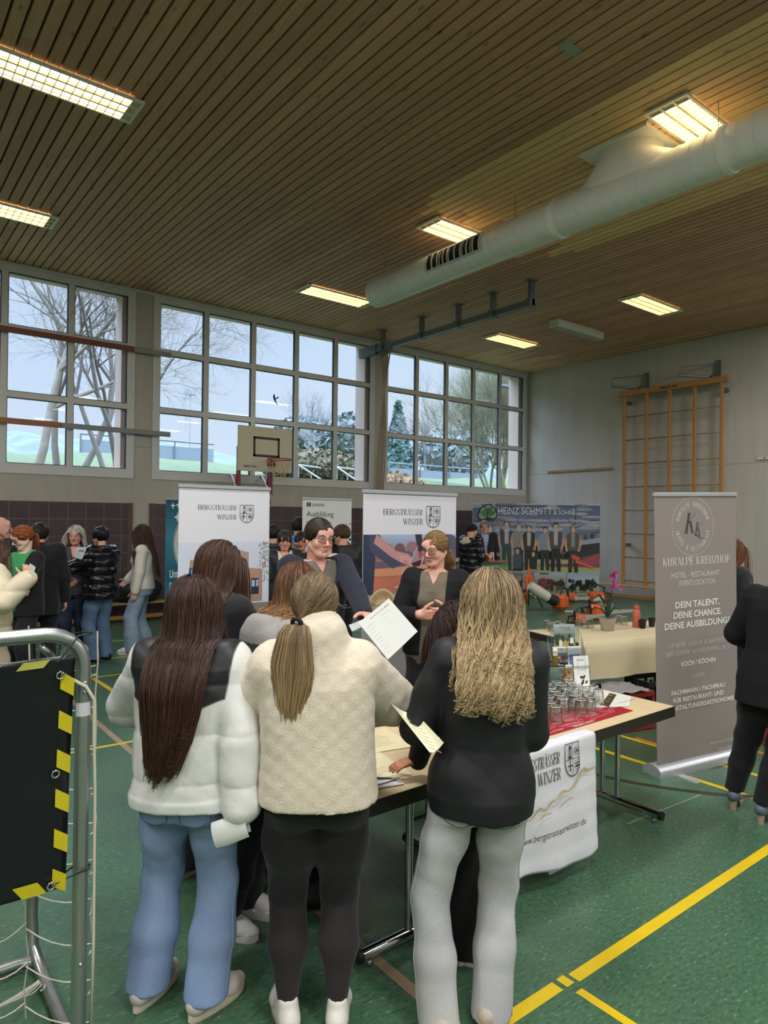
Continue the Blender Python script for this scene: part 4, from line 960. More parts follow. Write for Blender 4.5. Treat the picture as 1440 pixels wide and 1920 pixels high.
pr.serif('KURALPE KREUZHOF', c, 1.505, .058, 'e6e2e2', 'c', maxw=.70)
pr.text('HOTEL - RESTAURANT -', c, 1.415, .038, 'dcd6d6', 'c', maxw=.53); pr.text('EVENTLOCATION', c, 1.355, .038, 'dcd6d6', 'c', maxw=.375)
for i, (s_, wd) in enumerate((('DEIN TALENT.', .46), ('DEINE CHANCE.', .50), ('DEINE AUSBILDUNG?', .68))): pr.text(s_, c, 1.195-i*.074, .046, 'f0ecec', 'c', True, maxw=wd)
for i, (s_, wd) in enumerate((('STARTE DEINE KARRIERE', .62), ('MIT EINER AUSBILDUNG ALS', .66))): pr.serif(s_, c, .91-i*.058, .032, 'd8d2d2', 'c', maxw=wd, thick=.11, thin=.05)
pr.text('KOCH / KÖCHIN', c, .768, .034, 'f0ecec', 'c', True, maxw=.36); pr.serif('ODER', c, .67, .03, 'd8d2d2', 'c', maxw=.125, thick=.11, thin=.05)
for i, (s_, wd) in enumerate((('FACHMANN / FACHFRAU', .56), ('FÜR RESTAURANT- UND', .53), ('VERANSTALTUNGSGASTRONOMIE', .76))): pr.text(s_, c, .568-i*.056, .032, 'f0ecec', 'c', True, maxw=wd)
pr.text('WWW.KURALPE.DE', w_-.06, .15, .02, 'd8d2d2', 'r'); pr.text('INH. GLASER', w_-.06, .095, .02, 'd8d2d2', 'r')
pr.build('print', PRINT, r)
# Sanner and teal banners further back
sL, sR = dep(567, 968, 9.2), dep(659, 968, 9.75)
r, pr, w_ = banner('rollup_banner', 'pale training banner with black dots behind the man at the stand', sL, sR, 2.09, face='d8d8d6'); H = 2.09
pr.rect(.08*w_, H-.125, .115*w_, H-.07, '1e2024'); pr.rect(.125*w_, H-.125, .16*w_, H-.07, '1e2024'); pr.text('SANNER', .18*w_, H-.12, .04, '2a2c30')
pr.text('Ausbildung', .08*w_, H-.26, .075, '2c2e34', maxw=.54*w_); pr.text('bei Sanner.', .08*w_, H-.39, .075, '2c2e34', maxw=.52*w_)
pr.rect(.08*w_, H-.5, .35*w_, H-.44, '5fa0c0'); pr.rect(.42*w_, H-.56, .70*w_, H-.5, '5fa0c0'); pr.text('Lerne uns kennen', .44*w_, H-.54, .02, 'e8eef2', maxw=.24*w_)
for i in range(9):
    for j in range(5):
        x, y = (.97-.075*j-.037*(i % 2)), H-.36-.055*i-.0; rr = .016*max(.1, 1-.28*j)*(.5+.09*i)
        pr.ell(x*w_, y, rr*1.5, rr*1.5, '232429', 10, up=False)
pr.up(); pr.vgrad(0, .1, w_, 1.0, ['8f9aa0', 'c4c8ca']); pr.build('print', PRINT, r)
tL, tR = dep(311, 968, 8.7), dep(372, 968, 9.3)
r, pr, w_ = banner('rollup_banner', 'teal banner with pale dial and hexagons half hidden at the left', tL, tR, 2.05, face='2f6f86'); H = 2.05
pr.vgrad(0, .1, w_, H-.03, ['58b4c4', '3e90a8', '2a6a84', '3f8aa0', '23506c']); w2 = w_
for (x, y, s_) in ((.13, H-.1, .05), (.24, H-.09, .06), (.22, H-.25, .07), (.3, H-.17, .05)): pr.poly([(x+s_*k*cos(a), y+s_*k*sin(a)) for a, k in [(i*pi/4, 1 if i % 2 == 0 else .35) for i in range(8)]], 'e6f0f2')
pr.ell(.42, H-.6, .28, .36, '9aa49e', 30); pr.ell(.42, H-.6, .25, .32, 'd8d8cc', 30)
for a in range(12): pr.ell(.42+.2*cos(a*pi/6), H-.6+.26*sin(a*pi/6), .008, .008, '3a4448', 6, up=False)
pr.line([(.3, H-.62), (.42, H-.6)], .006, '3a4448'); pr.text('Unsere', .08, H-1.03, .1, 'e8f2f4', bold=True, maxw=.3); pr.text('Produkte', .08, H-1.19, .1, 'e8f2f4', bold=True, maxw=.4)
for i in range(8):
    for j in range(5):
        x, y = .05+.13*j+(.065 if i % 2 else 0), .92-.1*i
        pr.line([(x+.072*cos(k*pi/3+pi/6), y+.072*sin(k*pi/3+pi/6)) for k in range(6)], .008, '1f6078', closed=True, up=False)
pr.build('print', PRINT, r)
# ------------------------------------------------------------------ garden firm's wide display wall
hL, hR = dep(886, 968, 16.0), dep(1125, 974, 15.9)
L = hL[:2]; R = hR[:2]; w_ = np.linalg.norm(R-L); a = math.atan2(*(R-L)[::-1]); c = (L+R)/2
r = thing('display_wall', 'wide garden firm display wall printed with workers in a stadium', 'display wall', (c[0], c[1], 0), a)
H = 2.19
mb = MB(); mb.box((-w_/2, 0, .06), (w_/2, .03, H)); mb.build('panel', mat('display_white', 'c8d0c4', .6), r)
for x in (-w_/2+.06, 0, w_/2-.06):
    mb = MB(); mb.tube([(x, .06, 0), (x, .06, H)], .015, 6); mb.box((x-.03, -.1, 0), (x+.03, .3, .012)); mb.build('stand_pole', ALB, r)
pr = Print((-w_/2, -.001, 0), lift=.0003, clip=(0, .06, w_, H)); W = w_
pr.vgrad(0, .06, W, .62, ['8fa486', 'a5b79a']); pr.vgrad(0, .62, W, H-.02, ['9fb074', 'a8b08a', '8d97a4', '6f7c96', '7f8aa2', '59678a', '4f5d84'])
random.seed(5)
for k in range(60): x, y = random.uniform(0, W), random.uniform(H-.75, H-.02); pr.ell(x, y, random.uniform(.1, .35), random.uniform(.02, .05), random.choice(['8c95a8', '9aa0ae', '6d7894', 'a8acb4', '5f6c8c']), 12, up=False)
pr.up()
for k in range(160): x = random.uniform(.45*W, W); pr.ell(x, .95+random.random()**2*.5*(1 if x > .75*W else .6), .06, .07, random.choice(['39432f', '4b5540', '2f382a', '5a6350']), 7, up=False)
pr.up(); pr.rect(.8*W, .88, W, 1.3, '2c3036'); pr.poly([(.8*W, 1.32), (W, 1.42), (W, 1.30), (.8*W, 1.22)], '98a4b4'); pr.poly([(.78*W, .80), (.99*W, 1.05), (W, .82), (W, .78)], '9a4450')
for k in range(5): pr.line([(.8*W+k*.05, .8+k*.04), (W, .84+k*.05)], .008, 'c07078')
pr.rect(.55*W, .7, W, .8, '8a4a4a'); pr.rect(0, .62, W, .72, 'a3ad78'); pr.poly([(0, .72), (.6*W, .72), (.6*W, .8), (0, .85)], '8f9a6c')
pr.line([(.80*W, .8), (.81*W, H-.06)], .03, '4a4e58'); pr.line([(.77*W, H-.08), (.85*W, H-.01)], .03, '4a4e58')
def worker(x, y0, h, top, trou, sit=False, hair='3a2c22', arm='c49a80'):
    s_ = h/1.4
    if sit:
        pr.poly([(x-.16*s_, y0), (x+.2*s_, y0), (x+.22*s_, y0+.25*s_), (x-.1*s_, y0+.3*s_)], trou); pr.poly([(x-.13*s_, y0+.1*s_), (x+.13*s_, y0+.1*s_), (x+.15*s_, y0+.52*s_), (x+.05*s_, y0+.6*s_), (x-.05*s_, y0+.6*s_), (x-.15*s_, y0+.52*s_)], top)
        hy = y0+.68*s_
    else:
        pr.poly([(x-.13*s_, y0), (x-.03*s_, y0), (x, y0+.55*s_), (x+.05*s_, y0), (x+.15*s_, y0), (x+.13*s_, y0+.72*s_), (x-.13*s_, y0+.72*s_)], trou)
        pr.line([(x-.17*s_, y0+1.08*s_), (x-.22*s_, y0+.85*s_), (x-.18*s_, y0+.62*s_)], .07*s_, arm); pr.line([(x+.17*s_, y0+1.08*s_), (x+.22*s_, y0+.85*s_), (x+.16*s_, y0+.62*s_)], .07*s_, arm)
        pr.poly([(x-.14*s_, y0+.65*s_), (x+.14*s_, y0+.65*s_), (x+.2*s_, y0+1.05*s_), (x+.16*s_, y0+1.14*s_), (x+.05*s_, y0+1.18*s_), (x-.05*s_, y0+1.18*s_), (x-.16*s_, y0+1.14*s_), (x-.2*s_, y0+1.05*s_)], top)
        pr.poly([(x-.05*s_, y0+.75*s_), (x+.05*s_, y0+.75*s_), (x+.06*s_, y0+1.16*s_), (x-.06*s_, y0+1.16*s_)], random.choice(['b8b4b0', '8a8a8c', top])); hy = y0+1.27*s_
    pr.ell(x, hy+.03*s_, .085*s_, .11*s_, hair, 14); pr.ell(x, hy-.01*s_, .065*s_, .095*s_, 'c8a088', 14)
for a_ in ((.27, .62, 1.18, '3c465e', '2f4a40'), (.365, .66, 1.08, '8a8a88', '2c302e'), (.445, .64, 1.06, '2c3430', '24282a'), (.57, .64, 1.02, '7f93a8', '2a3030'), (.655, .62, 1.14, '4a4c50', '20242a'), (.79, .60, 1.10, '50544e', '2c2e2c')): worker(a_[0]*W, a_[1], a_[2], a_[3], a_[4], hair='6a4a34' if a_[0] > .75 else '33261e')
worker(.355*W, .62, .95, '4a5468', '2a2c30', True); worker(.48*W, .60, .85, '20302a', 'b08a70', True)
pr.line([(.78*W, .98), (.84*W, .9)], .1, 'd0583c'); pr.line([(.81*W, .86), (.95*W, .72)], .06, 'd8604c')
for k, (xa, xb) in enumerate(((.255, .48), (.49, .735), (.745, .99))):
    cs = [('6a7480', '7a6a60', '4a3c38'), ('a8b8c8', '8a9070', '7d8a5a'), ('9aaac4', 'b4bcc8', '8f9a5c')][k]
    pr.vgrad(xa*W, .14, xb*W, .58, list(cs)[::-1])
    for i in range(60): pr.ell(random.uniform(xa+.02, xb-.02)*W, random.uniform(.2, .42), .045, .05, random.choice([['4a3430', '5a4440', '38302c', '8a6a58'], ['5a6448', '3e4834', '7a6a58', 'a06048'], ['2c3834', '3a4844', '24302c', '50604c']][k]), 7, up=False)
    pr.up()
    if k == 1: pr.ell(.56*W, .47, .06, .07, 'c0907a'); pr.ell(.56*W, .36, .1, .1, '7a3c44'); pr.rect(.53*W, .55, .6*W, .58, '22262a'); pr.ell(.69*W, .33, .12, .07, '262a2e')
    if k == 0: pr.rect(.40*W, .2, .44*W, .56, '9a9690'); pr.ell(.37*W, .45, .05, .07, 'a08a78')
for (x, y, s_) in ((0.12, H-.24, .11), (.15, H-.2, .1), (.10, H-.2, .1), (.165, H-.27, .09), (.085, H-.29, .09), (.13, H-.14, .09)): pr.ell(x*W-.02, y+.01, s_+.03, s_+.03, '202a2c', 16, up=False)
pr.up()
for (x, y, s_) in ((0.12, H-.24, .11), (.15, H-.2, .1), (.10, H-.2, .1), (.165, H-.27, .09), (.085, H-.29, .09), (.13, H-.14, .09)): pr.ell(x*W-.02, y+.01, s_, s_, '74a884', 16, up=False)
pr.up(); pr.line([(.118*W, H-.22), (.118*W, H-.5)], .04, '202a2c'); pr.line([(.16*W, H-.47), (.22*W, H-.45)], .03, 'b08a5a'); pr.line([(.15*W, H-.52), (.21*W, H-.50)], .02, 'a07a4a')
pr.text('HEINZ SCHMITT', .2*W, H-.25, .165, 'e4e8ee', maxw=.42*W); pr.text('& SÖHNE', .635*W, H-.25, .11, 'dfe4ea', maxw=.17*W)
pr.text('Garten- und Landschaftsbau Straßenbau Wegebau', .255*W, H-.41, .07, 'd8dee6', maxw=.62*W); pr.text('Tel. 06254/2372   info@hs-galabau.de   www.hs-galabau.de', .255*W, H-.52, .06, 'd2d8e2', maxw=.56*W); pr.text('"Schöne Gärten tragen einen Namen!"', .23*W, H-.64, .085, 'e2e6ec', maxw=.48*W)
pr.ell(.135*W, H-.61, .05, .06, 'd8dee4', 16); pr.line([(.125*W, H-.64), (.145*W, H-.58)], .015, '4a5670'); pr.line([(.175*W, H-.66), (.205*W, H-.66), (.205*W, H-.55), (.175*W, H-.55)], .012, 'd8dee4', closed=True); pr.poly([(.182*W, H-.64), (.2*W, H-.64), (.2*W, H-.57)], 'd8dee4')
pr.build('print', PRINT, r)
# ------------------------------------------------------------------ the firm's green counter with helmet
GREEN = mat('counter_green', '4f8a64', .5); cp = dep(905, 1047, 13.0)
def counter(lab, x, y, wd, txt):
    r = thing('promo_counter', lab, 'counter', (x, y, 0), -.55, group='green promotion counters')
    mb = MB(); mb.box((-wd/2, -.02, 0), (wd/2, .38, .98)); mb.build('body', GREEN, r)
    mb = MB(); mb.box((-wd/2-.03, -.05, .98), (wd/2+.03, .41, 1.02), bev=.006); mb.build('counter_top', mat('counter_wood', '8a5c40', .4), r)
    pr = Print((-wd/2, -.021, 0)); pr.rect(.1, .3, wd-.16, .92, 'dcdcd8')
    if txt: pr.text('HEINZ', .14, .83, .05, '2a2c30'); pr.text('SCHMITT', wd-.19, .83, .055, '7a3040', 'r'); pr.text('& SÖHNE', wd-.19, .74, .045, '2a2c30', 'r'); [pr.text(s_, wd-.19, .66-i*.05, .025, '6a6c70', 'r') for i, s_ in enumerate(('Garten- und', 'Landschaftsbau', 'Straßenbau', 'Wegebau'))]
    pr.build('print', PRINT, r); return r
c0 = dep(903, 1047, 13.0); counter('green counter with wooden top under the orange helmet', c0[0], c0[1], .95, True)
c1 = dep(862, 1050, 13.4); counter('green counter at the left edge of the garden stand', c1[0]-.1, c1[1]+.2, .5, False)
p = dep(917, 1043, 12.95)
r = thing('safety_helmet', 'orange forestry helmet lying on the green counter', 'helmet', (p[0], p[1]+.1, 1.021))
mb = MB(); mb.lathe([(.135, 0), (.13, .05), (.11, .11), (.07, .145), (.02, .155)], 20); mb.box((-.17, -.12, 0), (-.1, .12, .015)); mb.build('shell', mat('helmet_orange', 'e06a30', .35), r, 'auto')
mb = MB(); mb.ell((.1, -.1, .05), (.05, .035, .06), 10); mb.build('ear_muff', BLKP, r, True); mb = MB(); mb.box((-.05, -.14, .07), (.03, -.11, .1)); mb.build('vent', mat('white_plastic', 'e2e2de', .5), r)
p = dep(938, 1046, 12.9)
r = thing('wine_glass', 'glass of white wine before a small card on the green counter', 'glass', (p[0], p[1]+.05, 1.021))
TGL = pane_mat('tumbler_glass', (.975, .985, .98), .13, .03)
mb = MB(); mb.lathe([(.035, 0), (.034, .004), (.005, .008), (.005, .08), (.03, .11), (.036, .15), (.03, .19)], 14, cap=False); mb.build('bowl', TGL, r, True)
mb = MB(); mb.lathe([(.004, .085), (.028, .112), (.033, .14), (.001, .14)], 14); mb.build('wine', mat('white_wine', 'c8b860', .2), r, True)
mb = MB(); mb.box((.045, .03, 0), (.05, .13, .17)); r2 = mb.build('place_card', mat('paper', 'e8e8e2', .6), loc=(p[0]-.1, p[1]+.08, 1.021)); tag(r2, 'small white card standing beside the wine glass on the counter', 'card')
# ------------------------------------------------------------------ garden machines on the floor
OR = mat('tool_orange', 'd8602c', .4); CRM = mat('tool_cream', 'cfc6b4', .45); DG = mat('tool_dark', '26282a', .5)
p = onz(990, 1140, 0)
r = thing('cutting_disc_stand', 'orange round guard on a black folding stand', 'machine', (p[0], p[1], 0), .4)
mb = MB(); mb.lathe([(.02, -.03), (.24, -.03), (.27, -.01), (.27, .01), (.24, .03), (.02, .03)], 28); mb.xf(Matrix.Translation((-.1, 0, .36)) @ Matrix.Rotation(pi/2, 4, 'X') @ Matrix.Rotation(.3, 4, 'Y')); mb.build('guard', OR, r, 'auto')
for (a_, b_) in (((.05, 0, .55), (.38, .1, 0)), ((.05, 0, .55), (.3, -.22, 0)), ((.05, 0, .55), (-.15, .2, 0))):
    mb = MB(); mb.tube([a_, b_], .014, 6); mb.build('leg', DG, r)
mb = MB(); mb.box((0, -.06, .5), (.16, .08, .66), bev=.02); mb.tube([(.08, 0, .62), (.2, .05, .8)], .03, 8); mb.build('engine', OR, r)
p = onz(1050, 1145, 0)
r = thing('leaf_blower', 'cream and orange leaf blower lying on the floor before the display wall', 'machine', (p[0], p[1], 0), .2)
mb = MB(); mb.tube([(-.62, .35, .52), (-.5, .25, .42), (-.3, .12, .28)], [.09, .11, .1], 14); mb.build('nozzle', CRM, r, 'auto'); mb = MB(); mb.tube([(-.3, .12, .28), (-.12, .04, .2)], [.1, .11], 14); mb.build('coupling', DG, r, 'auto')
mb = MB(); mb.box((-.14, -.14, .03), (.16, .16, .32), bev=.06); mb.build('motor_housing', OR, r); mb = MB(); mb.tube([(.0, 0, .3), (.1, 0, .46), (.26, -.02, .42), (.3, -.05, .2)], .022, 8); mb.build('handle', DG, r); mb = MB(); mb.tube([(-.2, -.2, .02), (-.1, -.3, .02), (.35, -.25, .02)], .02, 6); mb.build('base_frame', CRM, r)
def saw(lab, px, py, rz, L, s_=1.):
    p = onz(px, py, 0); r = thing('chainsaw', lab, 'chainsaw', (p[0], p[1], 0), rz, group='chainsaws lying on the floor')
    mb = MB(); mb.box((-.16*s_, -.11*s_, .0), (.16*s_, .11*s_, .22*s_), bev=.05); mb.build('housing', OR, r)
    mb = MB(); mb.box((-.12*s_, -.125*s_, .02), (.1*s_, -.1*s_, .15*s_), bev=.01); mb.build('cover', CRM, r)
    mb = MB(); mb.tube([(.16*s_, .05, .08), (.2*s_, .05, .3*s_), (0, .05, .37*s_), (-.1*s_, .05, .25*s_)], .02, 8); mb.tube([(.12*s_, 0, .2*s_), (.3*s_, 0, .18*s_), (.33*s_, 0, .05), (.15*s_, 0, .03)], .022, 8); mb.build('handle', DG, r)
    mb = MB(); mb.loft([[(-.14*s_, -.06, z) for z in ()] or [(-.14*s_, -.03, .06), (-.14*s_, -.02, .06), (-.14*s_, -.02, .15), (-.14*s_, -.03, .15)], [(-.16*s_-L, -.03, .08), (-.16*s_-L, -.02, .08), (-.16*s_-L, -.02, .13), (-.16*s_-L, -.03, .13)]]); mb.build('guide_bar', mat('bar_steel', 'b8b4a8', .4, .3), r)
saw('large chainsaw with pale guide bar lying in front of the blower', 1120, 1160, 2.9, .75, 1.2)
saw('small chainsaw with black hoop handle before the display wall middle', 1072, 1128, .3, .3, .9)
saw('chainsaw with orange cover at the right corner of the display wall', 1118, 1130, -.5, .35, 1.1)
saw('orange hedge cutter bar lying nearest the glasses', 1085, 1170, 3.0, .6, .8)
# ------------------------------------------------------------------ back table with cream cloth
bt0 = np.array([5.10, 3.66]); bd = np.array([.98, -.199]); bn = np.array([.199, .98])
ba = math.atan2(bd[1], bd[0])
r = thing('folding_table', 'folding table further back partly under the cream cloth', 'table', (*(bt0+bd*.9+bn*.36), 0), ba, group='folding tables behind the wine stand')
ZB = .735; hx, hy = .9, .36
mb = MB(); mb.box((-hx, -hy, ZB-.012), (hx, hy, ZB)); mb.build('tabletop', TT, r)
mb = MB()
for q_ in ((-hx-.003, -hy-.003, hx+.003, -hy+.022), (-hx-.003, hy-.022, hx+.003, hy+.003), (-hx-.003, -hy, -hx+.022, hy), (hx-.022, -hy, hx+.003, hy)): mb.box((q_[0], q_[1], ZB-.06), (q_[2], q_[3], ZB-.0004))
mb.build('edge_band', EDGE, r)
for x in (-hx+.12, hx-.25):
    mb = MB(); mb.tube([(x, -hy+.04, .04), (x, hy-.04, .04)], .025, 10); mb.build('foot_bar', mat('steel_dark', '4a4c50', .4, .7), r, 'auto')
    for d in (-.055, .055):
        mb = MB(); mb.tube([(x, d, .05), (x, d, ZB-.03)], .0175, 10); mb.build('leg', mat('steel_dark'), r, 'auto')
r = thing('tablecloth', 'cream cloth covering the back table with the orchid', 'tablecloth', (*(bt0+bd*.9+bn*.36), 0), ba)
mb = MB(); nx = 40; V = []
x0, x1 = -hx-.0, hx+.03
prof = [(hy+.012, ZB-.12), (hy+.012, ZB-.0), (hy-.02, ZB+.004)]+[(hy-.02-(2*hy-.03)*k/4, ZB+.0045) for k in range(1, 5)]+[(-hy-.012, ZB-.0), (-hy-.016, ZB-.12), (-hy-.02, ZB-.23), (-hy-.022, ZB-.34)]
for (y, z) in prof:
    for j in range(nx+1):
        x = x0+(x1-x0)*j/nx; f = max(0, ZB-z)*.05*sin(x*11)+.003*sin(x*31+y*5)*(z < ZB); V.append((x, y-f*(1 if y < 0 else -1), z-(.02*(x-x0)*0 if z < ZB-.3 else 0)))
F = [(i*(nx+1)+j, i*(nx+1)+j+1, (i+1)*(nx+1)+j+1, (i+1)*(nx+1)+j) for i in range(len(prof)-1) for j in range(nx)]
mb.add(V, F); mb.build('cloth', mat('cream_cloth', 'd6c6a2', .8, noise=.04, nscale=8), r, True)
def on_bt(px, py): return onz(px, py, ZB+.006)
# tumblers
def tumbler(lab, grp, loc, up=False):
    r = thing('tumbler', lab, 'drinking glass', loc, group=grp)
    mb = MB(); n = 16
    prof = [(.036, 0), (.0365, .004), (.034, .05), (.029, .088), (.0275, .092)]; inn = [(.026, .086), (.031, .05), (.0335, .004), (.034, 0)]
    if up: prof = [(r_, .092-z) for r_, z in prof][::-1]; inn = [(r_, .092-z) for r_, z in inn][::-1]; 
    if up: mb.lathe([(.027, 0)]+prof[1:]+[], n, cap=False); mb.lathe([(.024, .006), (.03, .045), (.034, .09)], n, cap=False); mb.lathe([(.001, 0), (.027, 0)], n, cap=False)
    else: mb.lathe(prof+[(.001, .092)], n, cap=False); mb.lathe([(.001, .08)]+inn, n, cap=False)
    for k in range(8):
        a_ = k*pi/4; f0, f1 = (.0335, .006), (.030, .07)
        if up: f0, f1 = (.029, .02), (.035, .085)
    mb.build('glass_wall', TGL, r, True)
    mb = MB(); zr = .088 if up else .002
    mb.tube([(.0355*cos(a_), .0355*sin(a_), zr) for a_ in np.linspace(0, 2*pi, 16, endpoint=False)], .0013, 5, closed=True); zb_ = .004 if up else .089
    mb.tube([(.0275*cos(a_), .0275*sin(a_), zb_) for a_ in np.linspace(0, 2*pi, 16, endpoint=False)], .0022, 5, closed=True); mb.build('rim', mat('glass_rim', 'dfe3e3', .12, .2), r, True)
    return r
g0 = None; G2 = 'upturned tumblers on the back table'
for (px, py) in ((1026, 1180), (1035, 1184), (1046, 1182), (1054, 1186), (1085, 1174), (1096, 1178), (1106, 1178), (1160, 1170), (1170, 1172)):
    p = on_bt(px, py); lab = 'upturned tumbler in the group ' + ('at the left end of the back table' if px < 1060 else 'left of the orchid pot' if px < 1120 else 'right of the orchid pot')
    g0 = tumbler(lab, G2, tuple(p)) if g0 is None else dup(g0, tuple(p), label=lab)
# orchid
p = on_bt(1139, 1182); r = thing('potted_orchid', 'pink orchid in a tapered grey-beige pot on the cream cloth', 'plant', tuple(p))
mb = MB(); mb.lathe([(.058, 0), (.06, .002), (.083, .125), (.078, .126), (.074, .10), (.001, .10)], 28); mb.build('pot', mat('pot_taupe', 'b0a498', .6), r, 'auto')
LEAF = mat('orchid_leaf', '3c5236', .35, noise=.1)
for (a_, L_, up_) in ((2.6, .16, .10), (.3, .15, .13), (3.6, .14, .03), (5.4, .12, .10), (1.4, .18, .15)):
    rings = []
    for i in range(9):
        u_ = i/8; d_ = L_*u_; w__ = .034*sin(pi*min(1, u_*.93+.07))+.002; zz_ = .12+up_*sin(u_*2.2); c_, s_ = cos(a_), sin(a_)
        rings.append([(c_*d_-s_*w__, s_*d_+c_*w__, zz_+.008), (c_*d_, s_*d_, zz_), (c_*d_+s_*w__, s_*d_-c_*w__, zz_+.008), (c_*d_, s_*d_, zz_-.003)])
    mb = MB(); mb.loft(rings); mb.build('leaf', LEAF, r, True)
st = [(.0, 0, .11), (.03, 0, .22), (.07, .0, .32), (.09, 0, .42), (.075, 0, .49), (.10, 0, .535), (.15, 0, .53)]
mb = MB(); mb.tube(st, .005, 6); mb.tube([(.0, 0, .1), (.06, .01, .30)], .006, 6); mb.build('stem', mat('orchid_stem', '2f3428', .6), r)
random.seed(9); PK = mat('orchid_pink', 'c44a94', .5, noise=.15, nscale=40)
def stp(u_):
    k = u_*(len(st)-1); i = min(int(k), len(st)-2); f_ = k-i; return np.array(st[i])*(1-f_)+np.array(st[i+1])*f_
for i in range(16):
    u_ = .45+.55*i/15; c_ = stp(u_)+np.array([random.gauss(0, .022), random.gauss(-.01, .02), random.gauss(0, .018)]); mb = MB(); ph = random.random()*6
    for k in range(5):
        a_ = ph+k*2*pi/5; d_ = np.array([cos(a_), -.35, sin(a_)]); t_ = np.array([-sin(a_), 0, cos(a_)]); L_ = .03
        mb.add([c_, c_+d_*L_*.6+t_*.016, c_+d_*L_, c_+d_*L_*.6-t_*.016, c_+d_*L_*.55+np.array([0, .004, 0])], [(0, 1, 4), (1, 2, 4), (2, 3, 4), (3, 0, 4)])
    mb.build('blossom', PK, r)
p = on_bt(1193, 1176); r = thing('drink_bottle', 'coral red patterned drinking bottle on the back table', 'bottle', tuple(p))
mb = MB(); mb.lathe([(.036, 0), (.038, .005), (.038, .15), (.03, .175), (.026, .18)], 20); mb.build('body', mat('coral', 'c86a52', .4, noise=.3, nscale=25), r, 'auto'); mb = MB(); mb.lathe([(.028, .18), (.028, .215), (.024, .22)], 18); mb.tube([(.0, -.02, .22), (0, 0, .24), (0, .02, .22)], .006, 6); mb.build('cap', mat('coral_cap', 'b85c4a', .4), r, 'auto')
g0 = None
for (px, py, lab) in ((1205, 1178, 'black cup beside the coral bottle'), (1222, 1175, 'black cup next to the tall taupe banner edge')):
    p = on_bt(px, py)
    r = thing('black_cup', lab, 'cup', tuple(p), group='small black cups on the back table'); mb = MB(); mb.lathe([(.026, 0), (.027, .002), (.037, .088), (.034, .088), (.025, .01), (.001, .01)], 22); mb.build('cup_wall', mat('cup_black', '1c1c1e', .5), r, 'auto')
# boxes, crates and bags under and between the tables
def crate(lab, name, x, y, sx, sy, h, rz, col, cat='crate'):
    r = thing(name, lab, cat, (x, y, 0), rz); M_ = mat('crate_'+col, col, .5); mb = MB(); t_ = .012
    mb.box((-sx, -sy, 0), (sx, sy, .012)); 
    for (a0_, b0_, a1_, b1_) in ((-sx, -sy, sx, -sy+t_), (-sx, sy-t_, sx, sy), (-sx, -sy+t_, -sx+t_, sy-t_), (sx-t_, -sy+t_, sx, sy-t_)):
        mb.box((a0_, b0_, 0), (a1_, b1_, h*.55)); mb.box((a0_, b0_, h*.88), (a1_, b1_, h))
        L_ = max(a1_-a0_, b1_-b0_); n_ = 3
        for k in range(n_+1):
            if a1_-a0_ > b1_-b0_: xx = a0_+(L_-.03)*k/n_; mb.box((xx, b0_, h*.5), (xx+.03, b1_, h*.9))
            else: yy = b0_+(L_-.03)*k/n_; mb.box((a0_, yy, h*.5), (a1_, yy+.03, h*.9))
    mb.build('crate_body', M_, r); return r
crate('black stacking crate with bottles below the end of the back table', 'bottle_crate', 5.95, 3.44, .20, .15, .36, -.25, '1b1d1f')
for i, (dx, dy) in enumerate(((-.1, -.05), (.02, -.05), (.12, -.05), (-.04, .06), (.08, .06))):
    r = thing('wine_bottle', 'dark wine bottle standing in the black crate', 'bottle', (5.95+dx, 3.44+dy, .013), group='bottles in the black crate'); mb = MB(); mb.lathe([(.036, 0), (.037, .005), (.037, .19), (.014, .24), (.014, .30)], 14); mb.build('body', mat('bottle_dark', '23281c', .15), r, 'auto')
    mb = MB(); mb.lathe([(.0375, .06), (.0375, .14)], 14, cap=False); mb.build('label', mat('label_tan', 'a08a64', .6), r, True)
crate('red crate with a grey sheet over it behind the table end', 'red_crate', 5.42, 3.42, .22, .16, .33, -.25, 'a02c30')
r = thing('plastic_sheet', 'grey plastic sheet spread over the red crate', 'sheet', (5.34, 3.44, .345), -.25); mb = MB(); n = 14; V = [(-.28+.5*i/n, -.19+.38*j/n, .01+.008*sin(i*1.3+j)+.006*sin(j*2.1)) for i in range(n+1) for j in range(n+1)]
mb.add(V, [(i*(n+1)+j, (i+1)*(n+1)+j, (i+1)*(n+1)+j+1, i*(n+1)+j+1) for i in range(n) for j in range(n)]); o = mb.build('film', mat('sheet_grey', '8f8d90', .35), r, True); o.modifiers.new('t', 'SOLIDIFY').thickness = .004
def lump(name, lab, cat, loc, r_, col, seed, rough=.7):
    rng = np.random.RandomState(seed); n, m_ = 22, 14; rings = []
    for i in range(1, m_):
        a_ = -pi/2+pi*i/m_; rings.append([(r_[0]*cos(a_)*cos(2*pi*k/n)*(1+.12*sin(3*2*pi*k/n+seed)+.07*sin(5*a_+k)), r_[1]*cos(a_)*sin(2*pi*k/n)*(1+.1*sin(2*2*pi*k/n+seed*2)), max(0, r_[2]*(sin(a_)*.75+.55)+.05*r_[2]*sin(k*1.1+i))) for k in range(n)])
    mb = MB(); mb.loft(rings); r = thing(name, lab, cat, loc); mb.build('bag_body', mat('bag_'+col, col, rough, noise=.15, nscale=12), r, True)
    mb = MB(); mb.tube([(-r_[0]*.5, 0, r_[2]*1.15), (-r_[0]*.2, -.02, r_[2]*1.45), (r_[0]*.2, -.02, r_[2]*1.45), (r_[0]*.5, 0, r_[2]*1.15)], .012, 6); mb.build('strap', mat('bag_'+col), r, True); return r
lump('shoulder_bag', 'black bag set down behind the brochure stand', 'bag', (5.02, 3.42, 0), (.15, .12, .30), '17181a', 3)
